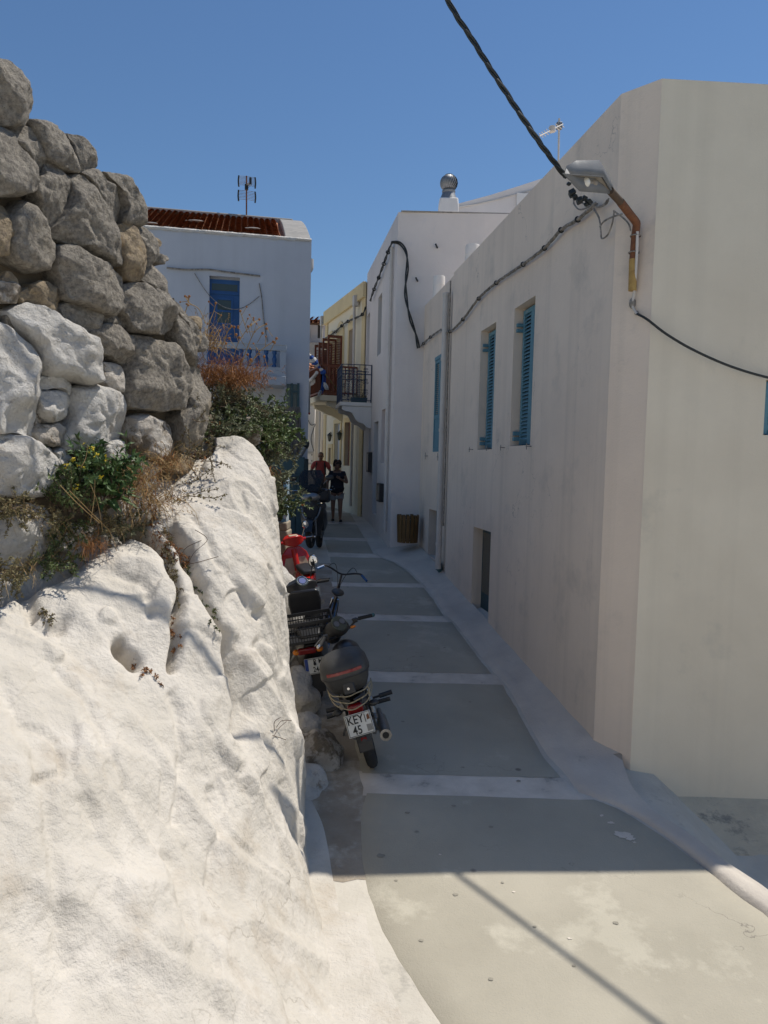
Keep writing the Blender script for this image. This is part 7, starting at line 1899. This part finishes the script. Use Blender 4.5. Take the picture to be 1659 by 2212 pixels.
# growth in the rock clefts: placed on the rock surface by ray casting
bpy.context.view_layer.update()
dg = bpy.context.evaluated_depsgraph_get()
def onrock(u, v):
    mw = rm.matrix_world.inverted(); o = mw @ V((0, 0, 0)); d = (mw.to_3x3() @ ray(u, v)).normalized()
    ok, loc, nrm, _ = rm.ray_cast(o, d)
    return (rm.matrix_world @ loc, nrm) if ok else (at(u, v, 5.8), V((.7, -.7, .2)))
for lab, pts, m, n, L in (('brown and green creeper in the central rock cleft', ((352, 1150), (365, 1180), (372, 1210), (380, 1240), (384, 1270), (378, 1300)), 'scrub', 12, .10),
                    ('rusty growth at the top of the rock cleft', ((330, 1130), (345, 1160), (360, 1190), (385, 1200), (405, 1215)), 'rustplant', 12, .10),
                    ('small creeping growth low in the central cleft', ((376, 1340), (378, 1370), (382, 1400)), 'rustplant', 6, .06),
                    ('thin green sprigs down the right rock cleft', ((408, 1230), (425, 1270), (440, 1300), (455, 1330), (463, 1355)), 'leaf', 5, .08),
                    ('small dried sprig beside the hole in the rock', ((290, 1432), (318, 1455), (330, 1462)), 'rustplant', 4, .06),
                    ('dry sprigs in the hollow at the left of the rock', ((90, 1325), (102, 1335), (150, 1225)), 'scrub', 7, .07)):
    p0_, n0 = onrock(*pts[0]); t = plant('creeper', lab, 'creeper', p0_)
    st = MB(); lf = MB()
    for u, v in pts:
        p, nn = onrock(u, v)
        for i in range(n):
            q = stemline(p + V((RN.gauss(0, .012), RN.gauss(0, .012), RN.gauss(0, .02))) - nn * .015, (nn * .8 + rdir(-.2)).normalized(), L * RN.uniform(.5, 1.2), .8, 5, .25)
            st.tube(q, .0022, 4)
            for k in range(16):
                a = q[k % 4].lerp(q[k % 4 + 1], RN.random()); leafmesh(lf, a, rdir(0), rdir(.5), .016, .010)
    st.build('stems', 'twig', t, smooth=False, stuff=True); lf.build('leaves', m, t, smooth=False, stuff=True)
# twiggy sprigs with dark berries lying against the white rock
for lab, pls in (('berried twigs spreading over the crest of the rock', (((382, 1050), (420, 1048), (450, 1035), (478, 1022)), ((385, 1060), (410, 1080), (440, 1078), (468, 1075)), ((395, 1075), (430, 1083), (460, 1090), (485, 1086)), ((380, 1040), (395, 1020), (412, 1000)), ((360, 1060), (380, 1090), (395, 1100)))),
                 ('bare brown twigs reaching out of the rock cleft', (((405, 1220), (430, 1216), (455, 1212)), ((410, 1215), (428, 1200), (436, 1175), (425, 1160)), ((395, 1195), (415, 1185), (430, 1180)))),
                 ('thin bare twig on the rock near the topbox', (((588, 1592), (592, 1575), (604, 1562)), ((590, 1580), (582, 1565), (586, 1550)), ((594, 1572), (600, 1560), (612, 1556)), ((586, 1590), (592, 1597), (598, 1604))))):
    p0_, n0 = onrock(*pls[0][0]); t = plant('twigs', lab, 'twigs', p0_); st = MB(); lf = MB()
    for pl in pls:
        P_ = []
        for i, (u, v) in enumerate(pl):
            p, nn = onrock(u, v); P_.append(p + nn * (.01 + .03 * i) - fw * .0)
        P_ = smoothcurve(P_, 5); st.tube(P_, .0024, 4)
        if 'bare' not in lab:
            for p in P_[3:]:
                for k in range(2):
                    q = p + V((RN.gauss(0, .012), RN.gauss(0, .012), RN.gauss(0, .012))); lf.ell(q, (.006, .006, .006), 5, 4); leafmesh(lf, q, rdir(0), rdir(.5), .016, .009)
    st.build('stems', 'twig', t, smooth=False, stuff=True)
    if lf.v: lf.build('berries_and_leaves', 'scrub', t, smooth=False, stuff=True)
# olive growth over the right end of the wall
for u, v, y, L, m, lab, n, lw in ((390, 985, 5.95, .30, 'scrub', 'olive scrub over the right foot of the stone wall', 40, (.022, .012)), (405, 900, 6.1, .22, 'scrub', 'sparse scrub on the right stones of the wall', 22, (.02, .011)),
                     (468, 945, 6.7, .34, 'leafg', 'grey green shrub hanging at the right end of the stone wall', 70, (.045, .020)), (510, 935, 6.9, .36, 'leaf', 'olive green shrub at the rock crest before the balcony', 60, (.045, .020)),
                     (552, 935, 7.6, .42, 'leafy', 'fresh green bush below the white balcony', 90, (.055, .034)), (575, 985, 7.7, .30, 'leafg', 'grey green bush beside the reed bundle', 60, (.045, .016)),
                     (462, 870, 6.9, .24, 'scrub', 'olive and brown scrub under the rust brown mound', 60, (.028, .014)), (505, 890, 7.0, .26, 'leafg', 'mixed grey green shrub under the dried plumes', 60, (.04, .018)),
                     (572, 1060, 8.6, .34, 'leafg', 'silvery green plant spilling over the planter', 50, (.055, .026)), (590, 1095, 11.2, .42, 'leaf', 'green plant growing in the painted planter', 50, (.07, .035))):
    b = at(u, v, y); t = plant('shrub', lab, 'shrub', b)
    bush(t, b, n, L, m, lw, 30, up=.65, side=(.15, -.15, 0), spread=.14, droop=.3, wob=.18, frac0=.1)
    if m == 'leafg':
        ee = [(b + V((RN.gauss(0, .2), -.2, RN.gauss(.1, .15))), rdir(.5)) for _ in range(3)]
        flowers(t, ee, 'fold', .012, 'bloom', 3)
b = at(455, 985, 6.5); t = plant('dead_foliage', 'hanging mat of dead brown foliage under the shrub', 'dead plants', b)
grass(t, b, 500, .28, 'rustplant', .010, .08, -.5, (.15, -.3, -.3), .6)
b = at(560, 1010, 7.0); t = plant('dead_foliage', 'strip of dead brown foliage beside the pale stone', 'dead plants', b)
grass(t, b, 260, .22, 'rustplant', .009, .05, -.7, (.1, -.2, -.4), .5)
# rusty dried plants on the bank
for u, v, y, L, n, lab, m, sp in ((466, 820, 6.9, .22, 480, 'dense rust brown dried grass mound at the end of the stone wall', 'rustplant', .13), (500, 830, 7.1, .30, 260, 'upright rust brown dried plumes before the balcony', 'rustplant', .11),
                     (440, 750, 6.6, .34, 160, 'dried straw tuft on the last stones of the wall', 'drystem', .07), (530, 825, 7.3, .28, 240, 'rust brown seed stalks above the fresh green bush', 'rustplant', .09)):
    b = at(u, v, y); t = plant('dry_plants', lab, 'dry plants', b)
    grass(t, b, n, L, m, .007, sp, .9, None, .5, True)
for u, v, y, pls, lab in ((480, 800, 6.9, (((440, 760), (452, 700), (462, 672), (466, 655)), ((470, 780), (490, 720), (500, 705)), ((500, 790), (515, 740), (540, 705), (560, 690)), ((520, 790), (548, 720), (575, 700)), ((455, 770), (462, 740), (475, 715)), ((535, 720), (525, 690), (519, 672)), ((530, 800), (560, 760), (590, 738)), ((445, 700), (430, 668), (410, 655), (400, 640)), ((395, 690), (405, 660), (409, 640))), 'tall thin dried stalks with round seed heads in front of the balcony'),):
    b = at(u, v, y); t = plant('seed_stalks', lab, 'dry stalks', b); st = MB(); hd = MB()
    for pl in pls:
        P_ = smoothcurve([at(a, c, y + RN.uniform(-.05, .05)) for a, c in pl], 5); st.tube(P_, .004, 4); hd.ell(P_[-1], (.012, .012, .012), 7, 5)
        for k in range(3):
            q = P_[-4 - k * 2]; e_ = q + rdir(.5) * .09; st.tube([q, e_], .0025, 4); hd.ell(e_, (.009, .009, .009), 6, 5)
    for i in range(16):
        p = at(RN.uniform(470, 590), RN.uniform(715, 800), y + RN.uniform(-.1, .3)); e_ = p + rdir(1.5) * .1; st.tube([p, e_], .0028, 4); hd.ell(e_, (.013, .013, .014), 6, 5)
    st.build('stalks', 'drystem', t, smooth=False, stuff=True); hd.build('seed_heads', 'rustplant', t, smooth=False, stuff=True)
# weed by the lane wall beyond the hut, small debris
b = at(657, 1068, 17.5); t = plant('weed', 'small yellow green weed at the foot of the wall by the black scooter', 'plant', b)
bush(t, b, 8, .16, 'leafy', (.08, .04), 6, up=1, spread=.03)
b = G(632, 1262); b = at(632, 1262, 10.4); t = plant('weed', 'yellowish weed at the base of the block pier', 'plant', b)
bush(t, b, 14, .22, 'leafg', (.03, .014), 14, up=1, spread=.06)
